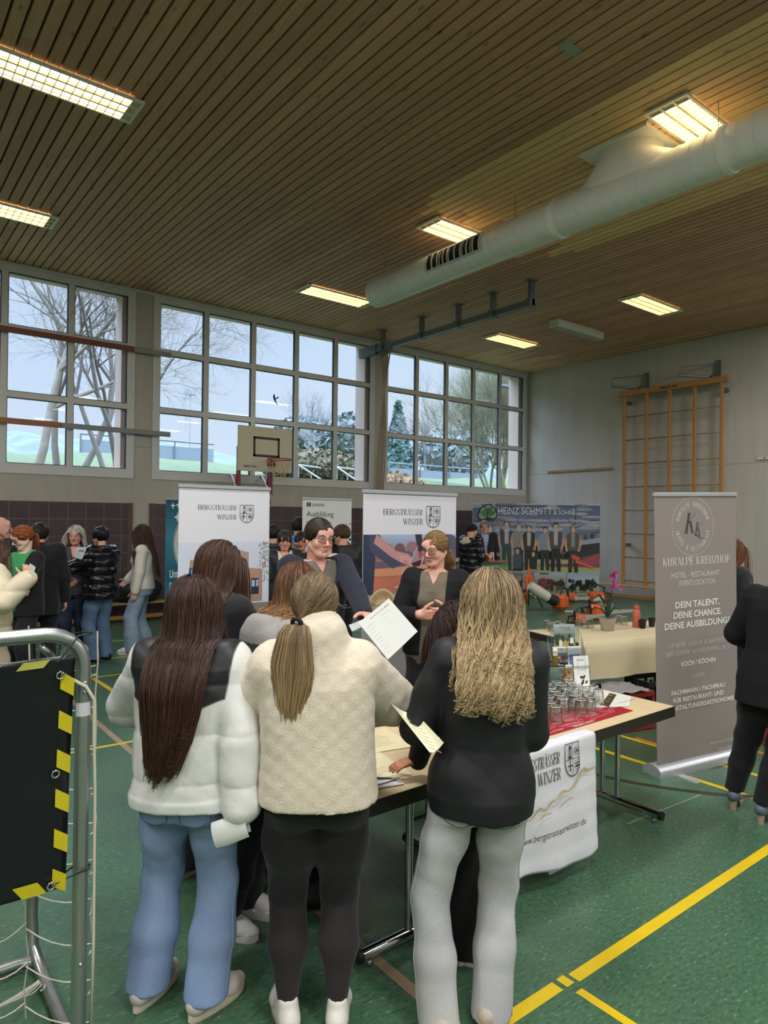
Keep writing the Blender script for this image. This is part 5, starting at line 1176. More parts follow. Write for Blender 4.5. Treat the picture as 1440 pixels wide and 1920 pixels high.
lump('rucksack', 'black rucksack on the floor under the left table', 'bag', (1.95, 3.10, 0), (.26, .2, .2), '141416', 5)
lump('jacket_heap', 'black jacket heap on the floor under the left table behind the rucksack', 'jacket', (1.80, 2.75, 0), (.16, .14, .12), '121214', 8)
lump('dark_bag', 'black bag on the bench behind the girl in the cream jumper', 'bag', (3.0, 11.80, .336), (.35, .2, .34), '161618', 11)
lump('dark_bag', 'black bag on the bench beside the teal banner', 'bag', (4.0, 11.80, .336), (.4, .2, .36), '1a1a1c', 12)
lump('dark_bag', 'black coat pile on the bench behind the puffer jacket', 'bag', (2.2, 11.80, .336), (.3, .2, .3), '1c1a1c', 13)
r = thing('parcel_box', 'white cardboard box standing under the left table', 'box', (2.24, 3.36, 0), .5); mb = MB(); mb.box((-.12, -.1, 0), (.12, .1, .36)); mb.build('carton', mat('white_carton', 'b9b6c4', .7), r); mb = MB(); mb.box((-.125, -.105, .36), (.125, .105, .372)); mb.build('lid', mat('lid_tan', 'c8b48a', .7), r)
r = thing('parcel_box', 'second white printed box left of the one under the table', 'box', (1.98, 3.52, 0), .2); mb = MB(); mb.box((-.1, -.1, 0), (.1, .1, .34)); mb.build('carton', mat('white_carton'), r); pr = Print((-.1, -.101, 0)); pr.rect(.12, .2, .19, .22, '3a3a42'); pr.build('print', PRINT, r)
r = thing('cardboard_box', 'tan cardboard box under the left end of the back table', 'box', (5.5, 4.25, 0), -.2); mb = MB(); mb.box((-.25, -.18, 0), (.25, .18, .5)); mb.build('carton', mat('carton_tan', 'b8935e', .75), r); mb = MB(); mb.box((-.252, -.03, .499), (.252, .03, .502)); mb.build('tape', mat('tape_tan', 'a07c48', .4), r)
crate('red crate on the floor behind the woman in black', 'red_crate', 6.15, 2.33, .22, .16, .33, .2, 'a8282e')
r = thing('grey_folder', 'brown and grey leaflets packed in the red crate behind the woman in black', 'leaflets', (6.15, 2.33, .013), .2); mb = MB(); mb.box((-.18, -.12, 0), (.18, .12, .44)); mb.build('stack', mat('leaf_pack', '6f6258', .7, noise=.3, nscale=30), r)
r = thing('orange_bag', 'orange paper edge hanging behind the white cloth', 'paper bag', (3.20, 2.35, 0)); mb = MB(); mb.box((-.11, -.06, 0), (.05, .06, .62)); mb.build('bag', mat('paper_orange', 'd07838', .7), r)
r = thing('leaning_board', 'white board leaning behind the hanging cloth', 'board', (3.16, 2.22, 0)); mb = MB(); mb.box((-.3, -.008, .0), (.045, .008, .5)); mb.build('panel', mat('panel_white', 'd4d4da', .6), r)
# ------------------------------------------------------------------ things on the right table
zt = ZT_+.0008
def sheet(name, lab, cat, pts, col, prints=None, grp=None, lift=0., th=.0015):
    c_ = np.mean(np.array(pts), 0); mb = MB(); mb.prism([(x-c_[0], y-c_[1]) for x, y in pts], th, Matrix.Identity(4)); o = mb.build(name, mat('sheet_'+col+name, col, .55), loc=(c_[0], c_[1], zt+lift)); tag(o, lab, cat, grp)
    if prints:
        pr = Print((-c_[0], -c_[1], th), (1, 0, 0), (0, 1, 0), lift=.0004); prints(pr); pr.build('print', PRINT, o)
    return o
def red_print(pr):
    random.seed(2)
    for k in range(26):
        y = 2.262+.0105*k*.9; x = 2.62
        while x < 3.60:
            L_ = random.uniform(.03, .16)
            if random.random() < .6: pr.rect(x, y, x+L_, y+.0035, 'd8a8a4', up=False)
            x += L_+random.uniform(.02, .1)
    pr.up(); pr.text('UNSERE WEINE', 3.2, 2.245, .018, 'e4c4c0', 'c', bold=True)
sheet('wine_mat', 'dark red printed mat under the tumblers', 'mat', [(2.56, 2.235), (3.66, 2.235), (3.70, 2.50), (2.58, 2.52)], '9c1c2c', red_print)
def wp(pr):
    for k in range(9): pr.rect(3.45, 2.62+k*.022, 3.45+.2+.05*(k % 3), 2.623+k*.022, '9a9aa0', up=False)
    pr.up(); pr.poly([(3.60, 2.36), (3.90, 2.50), (3.90, 2.55), (3.60, 2.42)], '4a3c30')
    for k in range(10): pr.ell(3.62+.028*k, 2.40+.0135*k, .014, .012, ['8a5a34', '5a6a3a', '2a2620', 'a08050', '6a3a2a'][k % 5], 8, up=False)
    pr.up(); pr.text('www.bergstraesserwinzer.de', 3.72, 2.37, .012, '8a9a70')
sheet('price_list', 'white price list leaflet with dark photo strip at the table corner', 'leaflet', [(3.44, 2.46), (3.72, 2.30), (3.94, 2.42), (3.93, 2.84), (3.44, 2.84)], 'dedcd4', wp, lift=.002)
TG = 'upturned tumblers on the red mat'; gproto = None; random.seed(12)
spots = []
for j, y in enumerate((2.36, 2.43, 2.50, 2.57, 2.64, 2.71)):
    for i in range(7):
        x = 2.98+.112*i+(.05 if j % 2 else 0)+(-.02 if j > 3 else 0)
        if x < 3.70-(.05 if j < 1 else 0) and not (j == 0 and i in (2, 5, 6)) and not (j == 5 and i < 3) and not (j == 4 and i < 1): spots.append((x+random.gauss(0, .008), y+random.gauss(0, .006)))
rows_n = ['front', 'second', 'third', 'fourth', 'fifth', 'back']
for (x, y) in spots:
    lab = 'upturned tumbler in the crowded block of tumblers on the red mat'
    gproto = tumbler(lab, TG, (x, y, zt+.004)) if gproto is None else dup(gproto, (x, y, zt+.004), label=lab)
# sparkling wine in a clear cooler
r = thing('wine_cooler', 'clear acrylic wine cooler with black rim on the right table', 'wine cooler', (3.66, 2.80, zt+.004))
mb = MB(); mb.lathe([(.062, 0), (.064, .17)], 28, cap=False); mb.lathe([(.001, .004), (.062, .004)], 28, cap=False); mb.build('cooler_wall', pane_mat('acrylic', (.93, .95, .96), .08), r, True)
mb = MB(); mb.tube([(.064*cos(a_), .064*sin(a_), .172) for a_ in np.linspace(0, 2*pi, 32, endpoint=False)], .005, 6, closed=True); mb.build('rim', BLKP, r, True)
r = thing('sparkling_wine', 'bottle with gold neck and pale cap standing in the clear cooler', 'bottle', (3.66, 2.80, zt+.0085))
mb = MB(); mb.lathe([(.036, 0), (.04, .005), (.04, .09), (.034, .12), (.018, .16)], 22); mb.build('body', mat('pale_bottle', '7d9a8c', .12, trans=.3), r, 'auto')
mb = MB(); mb.lathe([(.0405, .02), (.0405, .08)], 22, cap=False); mb.build('label', mat('label_teal', '4a7a7a', .5, noise=.5, nscale=40), r, True)
mb = MB(); mb.lathe([(.0195, .155), (.017, .2), (.017, .225)], 18); mb.build('gold_foil', mat('gold_foil', 'a8843c', .3, .7), r, 'auto'); mb = MB(); mb.lathe([(.0155, .225), (.0155, .245)], 16, cap=False); mb.ell((0, 0, .255), (.019, .019, .017), 14); mb.build('cap', mat('cap_pale', 'd8d8b8', .5), r, True)
# brochure stand
r = thing('brochure_stand', 'clear tiered brochure holder on the right table', 'brochure holder', (3.86, 2.84, zt+.004), -.45)
ACR = pane_mat('acrylic_edge', (.9, .92, .93), .15)
mb = MB()
for (y, z, h_, w2) in ((.06, .0, .40, .11), (.0, 0, .25, .125), (-.06, 0, .14, .125)):
    mb.box((-w2, y, z), (w2, y+.003, h_))
mb.box((-.125, -.065, 0), (.125, .065, .004))
for x in (-.127, .124): mb.add([(x, -.065, 0), (x, .065, 0), (x, .065, .34), (x, .0, .2), (x, -.065, .1)], [(0, 1, 2, 3, 4)])
mb.build('holder', ACR, r)
def bro(lab, x, y, z, w_, h_, art, seed):
    M_ = Matrix.Translation((3.86, 2.84, zt+.004)) @ Matrix.Rotation(-.45, 4, 'Z'); p = M_ @ Vector((x, y, z))
    o = thing('brochure', lab, 'brochure', p, -.45, group='brochures in the clear stand'); o.rotation_euler = (-.14, 0, -.45)
    mb = MB()
    for k in range(3): mb.box((-w_/2+k*.003, k*.004, 0), (w_/2+k*.003, k*.004+.002, h_-k*.004))
    mb.build('pages', mat('paper'), o)
    pr = Print((-w_/2, -.0005, 0), lift=.0005); random.seed(seed); art(pr, w_, h_); pr.build('cover_print', PRINT, o)
def art_a(pr, w_, h_):
    pr.vgrad(0, 0, w_, h_*.72, ['5a5a44', '7a7a58', '8a9a78', 'c4ccc8'])
    for k in range(50): pr.ell(random.uniform(.05, .95)*w_, random.uniform(.05, .66)*h_, .012, .016, random.choice(['4a5238', '6a6444', '3a3428', '8a7a50', '565e40']), 7, up=False)
    pr.up(); pr.ell(.3*w_, .4*h_, .014, .03, 'd8dcd0'); pr.ell(.52*w_, .3*h_, .025, .05, 'a89a60'); pr.rect(.75*w_, .42*h_, .92*w_, .6*h_, 'e0e0dc'); pr.rect(0, .72*h_, w_, h_, 'ececf0'); pr.text('BERGSTRÄSSER', .8*w_, .88*h_, .009, '5a5a64', 'r'); pr.text('WINZER', .8*w_, .82*h_, .009, '5a5a64', 'r')
def art_b(pr, w_, h_):
    pr.vgrad(0, 0, w_, h_*.75, ['b88a6a', 'c89a80', '8a7a80', '6a7494']); 
    for k in range(25): pr.ell(random.uniform(.05, .95)*w_, random.uniform(.05, .65)*h_, .012, .012, random.choice(['a05a4a', 'c8a078', '5a4c50', '384058']), 7, up=False)
    pr.up(); pr.text('BERGSTRÄSSER', .8*w_, .88*h_, .008, '5a5a64', 'r')
def art_c(pr, w_, h_): pr.rect(.1*w_, .3*h_, .9*w_, .68*h_, '6a8cc0'); pr.rect(.6*w_, .3*h_, .66*w_, .68*h_, 'b05a60'); pr.rect(.1*w_, .1*h_, .9*w_, .3*h_, '4a5a80')
def art_d(pr, w_, h_):
    for k in range(14): pr.ell(w_*(.62+random.gauss(0, .1)), h_*random.uniform(.08, .34), .008, .008, random.choice(['4a3438', '6a4a50', '8a6a58', '38383c']), 9, up=False)
    pr.up(); pr.line([(.28*w_, .42*h_), (.78*w_, .42*h_), (.78*w_, .94*h_), (.28*w_, .94*h_)], .0015, '5a5a70', closed=True); pr.text('WINZER', .7*w_, .84*h_, .01, '5a5a64', 'r'); pr.text('Weinlese', .35*w_, .52*h_, .009, '5a5a64')
def art_e(pr, w_, h_):
    pr.vgrad(0, 0, w_, h_*.85, ['8a5a34', 'b08a5a', '7a6450'])
    for k in range(26): pr.ell(random.uniform(.05, .95)*w_, random.uniform(.05, .8)*h_, .012, .014, random.choice(['c8803c', 'e0b060', '6a4a34', 'd8c8a0', '94603a']), 7, up=False)
    pr.up()
bro('tall brochure with vineyard picnic photo at the top of the clear stand', 0, .045, .175, .155, .225, art_a, 1)
bro('brochure with warm evening landscape in the middle tier, left', -.065, -.012, .09, .10, .17, art_b, 2)
bro('brochure with blue sky picture in the middle tier, right', .045, -.010, .09, .10, .17, art_c, 3)
bro('orange food photo brochure in the front tier', -.06, -.072, .006, .115, .145, art_e, 4)
bro('white brochure with grape drawing in the front tier', .06, -.076, .006, .11, .20, art_d, 5)
mb = MB(); mb.lathe([(.07, 0), (.09, .03), (.085, .03), (.065, .006), (.001, .006)], 22); o = mb.build('red_dish', mat('dish_red', 'c04a34', .35), smooth='auto', loc=(3.32, 2.82, zt+.0005)); tag(o, 'shallow red dish behind the tumblers', 'dish')
# ------------------------------------------------------------------ things on the left table
def lined(n_, x, y, w_, dy, ang=0):
    def f(pr):
        random.seed(n_)
        for k in range(n_): pr.rect(x, y+k*dy, x+w_*random.uniform(.4, 1), y+k*dy+.003, '8a8674', up=False)
        pr.up()
    return f
sheet('info_sheet', 'cream questionnaire sheet lying on the left table under the hand', 'paper', [(1.70, 2.30), (1.97, 2.26), (2.03, 2.62), (1.76, 2.66)], 'e6dcb4', lined(14, 1.76, 2.33, .2, .022))
sheet('info_sheet', 'second cream sheet behind the first on the left table', 'paper', [(1.95, 2.58), (2.22, 2.52), (2.27, 2.84), (2.0, 2.90)], 'e4d8ae', lined(10, 2.03, 2.62, .18, .022), lift=.002)
sheet('badge_card', 'small white card with dark stripe at the front of the left table', 'card', [(1.74, 2.22), (1.86, 2.19), (1.885, 2.255), (1.765, 2.285)], 'dcdad8', lambda pr: pr.rect(1.76, 2.235, 1.86, 2.25, '4a4450'), lift=.004)
r = thing('ballpoint_pen', 'dark ballpoint pen by the resting hand on the left table', 'pen', (1.80, 2.30, zt+.009), -.7); mb = MB(); mb.tube([(-.07, 0, 0), (.05, 0, 0), (.068, 0, 0)], [.005, .005, .0015], 8); mb.build('barrel', mat('pen_dark', '4a4658', .35), r, True); mb = MB(); mb.box((-.065, -.0015, .004), (-.03, .0015, .007)); mb.build('clip', CHROME, r)
for (x, y, up, lab) in ((1.93, 2.78, True, 'upright tumbler on the left table beside the teddy jacket'), (2.0, 2.85, True, 'upright tumbler behind its neighbour on the left table'), (1.90, 2.87, True, 'tumbler furthest back on the left table')): tumbler(lab, 'tumblers on the left table', (x, y, zt), True)
r = thing('business_card_box', 'small printed card box before the tumblers on the left table', 'card box', (1.88, 2.66, zt+.0028), .3); mb = MB(); mb.box((-.05, -.03, 0), (.05, .03, .055)); mb.build('box', mat('card_white', 'c8ccd8', .5), r)
pr = Print((-.05, -.0305, 0)); pr.text('19', .01, .035, .014, '3a4468'); pr.ring(.025, .02, .014, .014, .005, '2a3048', 16); [pr.rect(.05, .01+k*.008, .095, .012+k*.008, '7a80a0', up=False) for k in range(5)]; pr.build('print', PRINT, r)
# ------------------------------------------------------------------ folded goal with tarpaulin
GALV = mat('galvanised', 'a4aaa6', .32, .85, noise=.08, nscale=14); TARP = mat('tarpaulin', '14161a', .28, noise=.15, nscale=6, bump=.5, bscale=7.)
GX, GY, GT = .632, 2.40, 1.455
r = thing('small_goal', 'galvanised tube goal frame with rounded corner at the left edge', 'goal', (GX, GY, 0))
XLg = -2.4; rt = .024; rc_ = .12
mb = MB(); mb.tube([(0, 0, .03), (0, 0, GT-rt-rc_)]+[(-rc_+rc_*cos(a_), 0, GT-rt-rc_+rc_*sin(a_)) for a_ in np.linspace(0, pi/2, 8)][1:]+[(XLg+rc_, 0, GT-rt)]+[(XLg+rc_-rc_*sin(a_), 0, GT-rt-rc_+rc_*cos(a_)) for a_ in np.linspace(0, pi/2, 8)][1:]+[(XLg, 0, .03)], rt, 16); mb.build('front_frame', GALV, r, 'auto')
for x, s_ in ((0, 1), (XLg, -1)):
    mb = MB(); pts = [(x, .0, rt), (x, .46, rt), (x, .56, rt+.01), (x-.01*s_, .63, .08), (x-.01*s_, .66, .20), (x-.005*s_, .64, .5), (x, .52, .9), (x, .2, 1.35), (x, .02, GT-.09)]
    mb.tube(pts, rt*.92, 14); mb.build('side_frame', GALV, r, 'auto')
mb = MB(); mb.tube([(0, .60, .03), (-.06, .63, .03), (XLg+.06, .63, .03), (XLg, .60, .03)], rt*.9, 12); mb.build('back_bar', GALV, r, 'auto')
for z in (1.265, 1.235, .34):
    mb = MB(); mb.ell((0, -rt-.0, z), (.008, .006, .008), 10); mb.build('bolt', CHROME, r, True)
mb = MB(); mb.loft([[((rt+.0008)*sin(a_), -(rt+.0008)*cos(a_), z) for a_ in np.linspace(-1.3, 1.3, 10)] for z in (1.155, 1.20)], closed=False); st_ = mb.build('sticker', mat('sticker_white', 'c8c8cc', .5), r, True)
mb = MB(); mb.tube([(-.13, -.0, GT-.06), (-.10, .02, GT-.09), (-.06, .03, GT-.15), (-.035, .02, GT-.25)], .012, 8); mb.build('corner_bracket', GALV, r, True)
# net: knotted square mesh on the sides and back
NET = mat('net_white', 'd2ccba', .8); mb = MB(); random.seed(4)
def sag(p, q_, s_, n=6): return [tuple(np.array(p)*(1-u_)+np.array(q_)*u_-np.array([0, 0, s_*4*u_*(1-u_)])) for u_ in np.linspace(0, 1, n)]
xsn = [.055]+[-.10-.165*k for k in range(14)]; zs_ = [1.30-.135*k for k in range(10)]
NY = .30
for i, z in enumerate(zs_):
    for k in range(len(xsn)-1): mb.tube(sag((xsn[k], NY if k else .06, z+random.gauss(0, .008)), (xsn[k+1], NY, z-.01+random.gauss(0, .008)), .028), .0028, 4)
for k, x in enumerate(xsn): mb.tube([(x+random.gauss(0, .004), (NY if k else .05), zz_) for zz_ in np.linspace(1.42, .02, 14)], .0026, 4)
for i, z in enumerate(zs_[:-1]): mb.tube(sag((.02, 0, z), (.055, .06, z-.03), .01), .0028, 4)
for k in range(6): mb.tube(sag((-.3+.05*k, .3, .1), (.02, .5, .03), .02), .003, 4)
net = mb.build('net', NET, r)
mb = MB(); mb.tube([(-.11, -.03, GT-.125), (-.06, -.03, GT-.16), (-.0, -.032, GT-.20), (.03, -.02, GT-.25), (.035, -.01, GT-.4), (.042, -.0, .9), (.045, 0, .4), (.04, 0, .06)], .006, 6); mb.build('border_rope', NET, r, True)
# tarp
r = thing('black_tarpaulin', 'black tarpaulin with yellow-black hazard border tied to the goal', 'tarpaulin', (GX-.055, GY-.03, 0))
tw_, z0_, z1_ = 2.2, .62, GT-.09
def tq(x, z):
    u_ = (z-z0_)/(z1_-z0_); y = -.004*sin(x*9+z*3)-.006*sin(z*11+x*2)*.6-.012*max(0, u_-.86)/.14*(1+.5*sin(x*23)); dz = -.05*(-x)*.0
    return y
mb = MB(); n1, n2_ = 60, 40; V = []
for i in range(n2_+1):
    for j in range(n1+1):
        x = -tw_*j/n1; sk = .02*(i/n2_); z = z0_+(z1_-z0_)*i/n2_-.045*(x/-.25 if x > -.25 else 1)*0; V.append((x+sk, tq(x, z), z))
mb.add(V, [(i*(n1+1)+j, i*(n1+1)+j+1, (i+1)*(n1+1)+j+1, (i+1)*(n1+1)+j) for i in range(n2_) for j in range(n1)])
o = mb.build('sheet', TARP, r, True); o.modifiers.new('t', 'SOLIDIFY').thickness = .002
YEL = 'c8b820'; pr = Print((0, -.006, 0), lift=.0006, warp=lambda x, z: (x+.02*(z-z0_)/(z1_-z0_), z, -tq(x, z)))
bw_ = .042
z = z0_-.01
while z < z1_-.03:
    pr.poly([(-bw_, z+.025), (0, z-.004), (0, z+.052), (-bw_, z+.082)], YEL, up=False); z += .125
x = -.055
while x > -tw_: pr.poly([(x, z0_), (x-.07, z0_), (x-.10, z0_+bw_), (x-.03, z0_+bw_)], YEL, up=False); pr.poly([(x-.02, z1_-.006), (x-.10, z1_-.006), (x-.12, z1_-.03), (x-.04, z1_-.03)], 'b9b45a', up=False); x -= .14
pr.up(); pr.build('hazard_border', PRINT, r)
for z in (z0_+.02, .99, z1_-.06):
    mb = MB(); mb.tube([(-.045+.011*cos(a_)+.02*(z-z0_)/(z1_-z0_), tq(-.045, z)-.012, z+.011*sin(a_)) for a_ in np.linspace(0, 2*pi, 14, endpoint=False)], .0035, 6, closed=True); mb.build('eyelet', CHROME, r, True)
for (z, zz_) in ((z0_+.02, z0_+.03), (z1_-.02, GT-.03)):
    mb = MB(); c_ = np.array([.055, .03, zz_]); mb.tube([(-.035, -.012, z), (.03, -.006, zz_), tuple(c_+[.02, -.028, 0]), tuple(c_+[.03, 0, 0]), tuple(c_+[0, .03, 0]), tuple(c_+[-.03, .01, 0]), (-.03, -.01, z+.012)], .003, 5); mb.build('cable_tie', BLKP, r)
# ------------------------------------------------------------------ smooth implicit surfaces -> meshes (used for people)
def _smin(a, b, k):
    if k <= 0: return np.minimum(a, b)
    h = np.maximum(k-np.abs(a-b), 0)/k
    return np.minimum(a, b)-h*h*k*.25
class Field:
    def __init__(s): s.p = []; s.post = []
    def add(s, fn, lo, hi, k=.02, op='u'): s.p.append((fn, np.array(lo, float), np.array(hi, float), k, op)); return s
    def cone(s, a, b, ra, rb, k=.02, op='u'):
        a = np.array(a, float); b = np.array(b, float); ab = b-a; L2 = ab@ab+1e-12
        def fn(x, y, z):
            px, py, pz = x-a[0], y-a[1], z-a[2]; t = np.clip((px*ab[0]+py*ab[1]+pz*ab[2])/L2, 0, 1)
            return np.sqrt((px-ab[0]*t)**2+(py-ab[1]*t)**2+(pz-ab[2]*t)**2)-(ra+(rb-ra)*t)
        r = max(ra, rb); return s.add(fn, np.minimum(a, b)-r, np.maximum(a, b)+r, k, op)
    def chain(s, pts, rs, k=.02):
        for i in range(len(pts)-1): s.cone(pts[i], pts[i+1], rs[i], rs[i+1], k)
        return s
    def ell(s, c, r, k=.02, op='u', R=None):
        c = np.array(c, float); r = np.array(r, float) if hasattr(r, '__len__') else np.array([r]*3, float); m = r.max()
        def fn(x, y, z):
            px, py, pz = x-c[0], y-c[1], z-c[2]
            if R is not None: px, py, pz = (R[0, 0]*px+R[1, 0]*py+R[2, 0]*pz, R[0, 1]*px+R[1, 1]*py+R[2, 1]*pz, R[0, 2]*px+R[1, 2]*py+R[2, 2]*pz)
            k0 = np.sqrt((px/r[0])**2+(py/r[1])**2+(pz/r[2])**2); k1 = np.sqrt((px/r[0]**2)**2+(py/r[1]**2)**2+(pz/r[2]**2)**2)+1e-9
            return k0*(k0-1)/k1
        return s.add(fn, c-m, c+m, k, op)
    def loft(s, secs, k=.02, off=0., e=2.4, op='u', z0=None, z1=None):
        S = np.array(secs, float); zz = S[:, 0]
        def fn(x, y, z):
            f = lambda i: np.interp(z, zz, S[:, i])
            rx, ry = f(3)+off, f(4)+off; q = (np.abs((x-f(1))/rx)**e+np.abs((y-f(2))/ry)**e)**(1/e)
            d = (q-1)*np.minimum(rx, ry)
            return np.maximum(d, np.maximum(zz[0]-z if z0 is None else z0-z, z-zz[-1] if z1 is None else z-z1))
        lo = (S[:, 1].min()-S[:, 3].max()-off, S[:, 2].min()-S[:, 4].max()-off, zz[0] if z0 is None else z0); hi = (S[:, 1].max()+S[:, 3].max()+off, S[:, 2].max()+S[:, 4].max()+off, zz[-1] if z1 is None else z1)
        return s.add(fn, lo, hi, k, op)
    def half(s, p, n):
        """keep only the side of the plane that n points away from"""
        p = np.array(p, float); n = np.array(n, float); n = n/np.linalg.norm(n)
        s.post.append(lambda x, y, z, F: np.maximum(F, (x-p[0])*n[0]+(y-p[1])*n[1]+(z-p[2])*n[2])); return s
    def disp(s, g): s.post.append(lambda x, y, z, F: F-g(x, y, z)); return s
    def mesh(s, h, lo=None, hi=None, pad=.02):
        us = [p for p in s.p if p[4] == 'u']
        if lo is None: lo = np.min([p[1] for p in us], 0)-pad
        if hi is None: hi = np.max([p[2] for p in us], 0)+pad
        lo = np.array(lo, float); hi = np.array(hi, float); n = np.maximum(4, np.ceil((hi-lo)/h).astype(int)+1)
        ax = [(lo[i]+h*np.arange(n[i])).astype(np.float32) for i in range(3)]; F = np.full(n, .3, np.float32)
        for fn, a, b, k, op in s.p:
            m = k+2.5*h+.012; sl = []
            for i in range(3):
                i0 = max(0, int((a[i]-m-lo[i])/h)); i1 = min(n[i], int((b[i]+m-lo[i])/h)+2); sl.append(slice(i0, max(i0, i1)))
            if any(q.stop <= q.start for q in sl): continue
            x = ax[0][sl[0]][:, None, None]; y = ax[1][sl[1]][None, :, None]; z = ax[2][sl[2]][None, None, :]
            d = fn(x, y, z); sl = tuple(sl)
            F[sl] = _smin(F[sl], d, k) if op == 'u' else -_smin(-F[sl], d, k)
        X, Y, Z = ax[0][:, None, None], ax[1][None, :, None], ax[2][None, None, :]
        for g in s.post: F = g(X, Y, Z, F)
        F[0] = F[-1] = .3; F[:, 0] = F[:, -1] = .3; F[:, :, 0] = F[:, :, -1] = .3
        return surfnet(F.astype(np.float32), lo, h)
def surfnet(F, lo, h):
    S = F < 0; n = F.shape; c = tuple(k-1 for k in n)
    acc = np.zeros((*c, 3), np.float32); cnt = np.zeros(c, np.float32)
    def cut(sl, i, j, k): return F[i:n[0]-1+i, j:n[1]-1+j, k:n[2]-1+k]
    A = {(i, j, k): cut(None, i, j, k) for i in (0, 1) for j in (0, 1) for k in (0, 1)}
    for ax in range(3):
        for a in (0, 1):
            for b in (0, 1):
                p = [a, b]; p.insert(ax, 0); q = [a, b]; q.insert(ax, 1)
                f0, f1 = A[tuple(p)], A[tuple(q)]; m = (f0 < 0) != (f1 < 0)
                t = np.where(m, f0/np.where(m, f0-f1, 1), 0)
                for d in range(3): acc[..., d] += np.where(m, t if d == ax else p[d], 0)
                cnt += m
    act = cnt > 0; idx = np.full(c, -1, np.int64); idx[act] = np.arange(act.sum())
    V = (np.argwhere(act)+acc[act]/cnt[act][:, None])*h+lo
    Q = []
    for ax in range(3):
        s0 = [slice(None)]*3; s1 = [slice(None)]*3; s0[ax] = slice(0, -1); s1[ax] = slice(1, None)
        a_, b_ = S[tuple(s0)], S[tuple(s1)]; e = np.argwhere(a_ != b_)
        o = [i for i in range(3) if i != ax]
        ok = (e[:, o[0]] > 0) & (e[:, o[1]] > 0) & (e[:, o[0]] < n[o[0]]-1) & (e[:, o[1]] < n[o[1]]-1); e = e[ok]
        inn = S[tuple(e.T)]
        def ci(d0, d1): g = e.copy(); g[:, o[0]] += d0; g[:, o[1]] += d1; return idx[tuple(g.T)]
        q = np.stack([ci(-1, -1), ci(0, -1), ci(0, 0), ci(-1, 0)], 1)
        fl = inn if ax != 1 else ~inn
        q[~fl] = q[~fl][:, ::-1]; Q.append(q)
    F_ = np.concatenate(Q) if Q else np.zeros((0, 4), np.int64)
    F_ = F_[(F_ >= 0).all(1)]
    return V.astype(np.float32), F_.astype(np.int32)
def smooth_mesh(V, F, it=2, lam=.5):
    n = len(V)
    for _ in range(it):
        acc = np.zeros_like(V); cnt = np.zeros(n, np.float32)
        for a, b in ((0, 1), (1, 2), (2, 3), (3, 0)):
            for p, q in ((a, b), (b, a)):
                np.add.at(acc, F[:, p], V[F[:, q]]); np.add.at(cnt, F[:, p], 1)
        V = V*(1-lam)+lam*acc/np.maximum(cnt, 1)[:, None]
    return V
def hashn(*a):
    h = sum(x*k for x, k in zip(a, (12.9898, 78.233, 37.719))); return np.sin(h)
def folds(seed=0., amp=.005, f=1.):
    """soft diagonal creases"""
    def g(x, y, z):
        m = .5+.5*np.sin(5.1*z+seed*1.3+2.*np.sin(4*x+seed))
        a = np.sin(f*(24*z+26*x+8*y)+seed+1.9*np.sin(f*(9*y+6*z)+seed*2)); b = np.sin(f*(17*z-31*x+15*y)+seed*3+1.6*np.sin(8*f*x+5*z)); c = np.sin(f*(46*z+20*y)+2.5*np.sin(7*x+3*z)+seed)
        return amp*(.5*m*np.maximum(a, -.5)+.45*(1-m)*np.maximum(b, -.4)+.22*m*c)
    return g
def quilt(spacing, amp, z0=0., tilt=0.):
    def g(x, y, z):
        w = np.abs(np.sin(np.pi*(z-z0+tilt*x)/spacing)); return amp*(np.sqrt(w)-.75)+amp*.25*np.sin(40*x+9*z)*np.sin(35*y+23*z)
    return g
def fuzz(amp, f=230.):
    return lambda x, y, z: amp*(np.sin(f*x+3*np.sin(f*.31*z))*np.sin(f*y+2*np.sin(f*.27*x))*np.sin(f*z+2*np.sin(f*.36*y))+.8*np.sin(f*.37*x+2.)*np.sin(f*.41*z+f*.2*y))
# ------------------------------------------------------------------ skin, hair, cloth materials
SKIN = mat('skin', rough=.48, attr=True, spec=.4)
SKIN.node_tree.nodes['Principled BSDF'].inputs['Subsurface Weight'].default_value = .12
SKIN.node_tree.nodes['Principled BSDF'].inputs['Subsurface Radius'].default_value = (.012, .005, .003)
HAIR = mat('hair', rough=.42, attr=True, spec=.35)
DENIM = mat('denim', rough=.85, attr=True, noise=.07, nscale=130, bump=.08, bscale=420)
COTTON = mat('cotton', rough=.88, attr=True, noise=.05, nscale=40, bump=.15, bscale=90, sheen=.1)
NYLON = mat('nylon', rough=.58, attr=True, noise=.05, nscale=14, bump=.3, bscale=14)
PUFF = mat('puffer', rough=.5, attr=True, noise=.03, nscale=20, bump=.35, bscale=18)
SHINY = mat('shiny_puffer', rough=.22, attr=True, bump=.5, bscale=16)
TEDDY = mat('teddy', rough=.95, attr=True, noise=.09, nscale=170, bump=.45, bscale=260, sheen=.3)
KNIT = mat('knit', rough=.9, attr=True, noise=.08, nscale=120, bump=.4, bscale=220)
LEATHER = mat('leather', rough=.5, attr=True, noise=.05, nscale=40, bump=.15, bscale=60)
GOLDW = mat('glasses_wire', '8a6a50', .3, .8); DARKF = mat('glasses_dark', '3a2620', .3); LENS = pane_mat('lens', (.97, .97, .98), .03)
EYEW = mat('eyeball', rough=.2, attr=True)
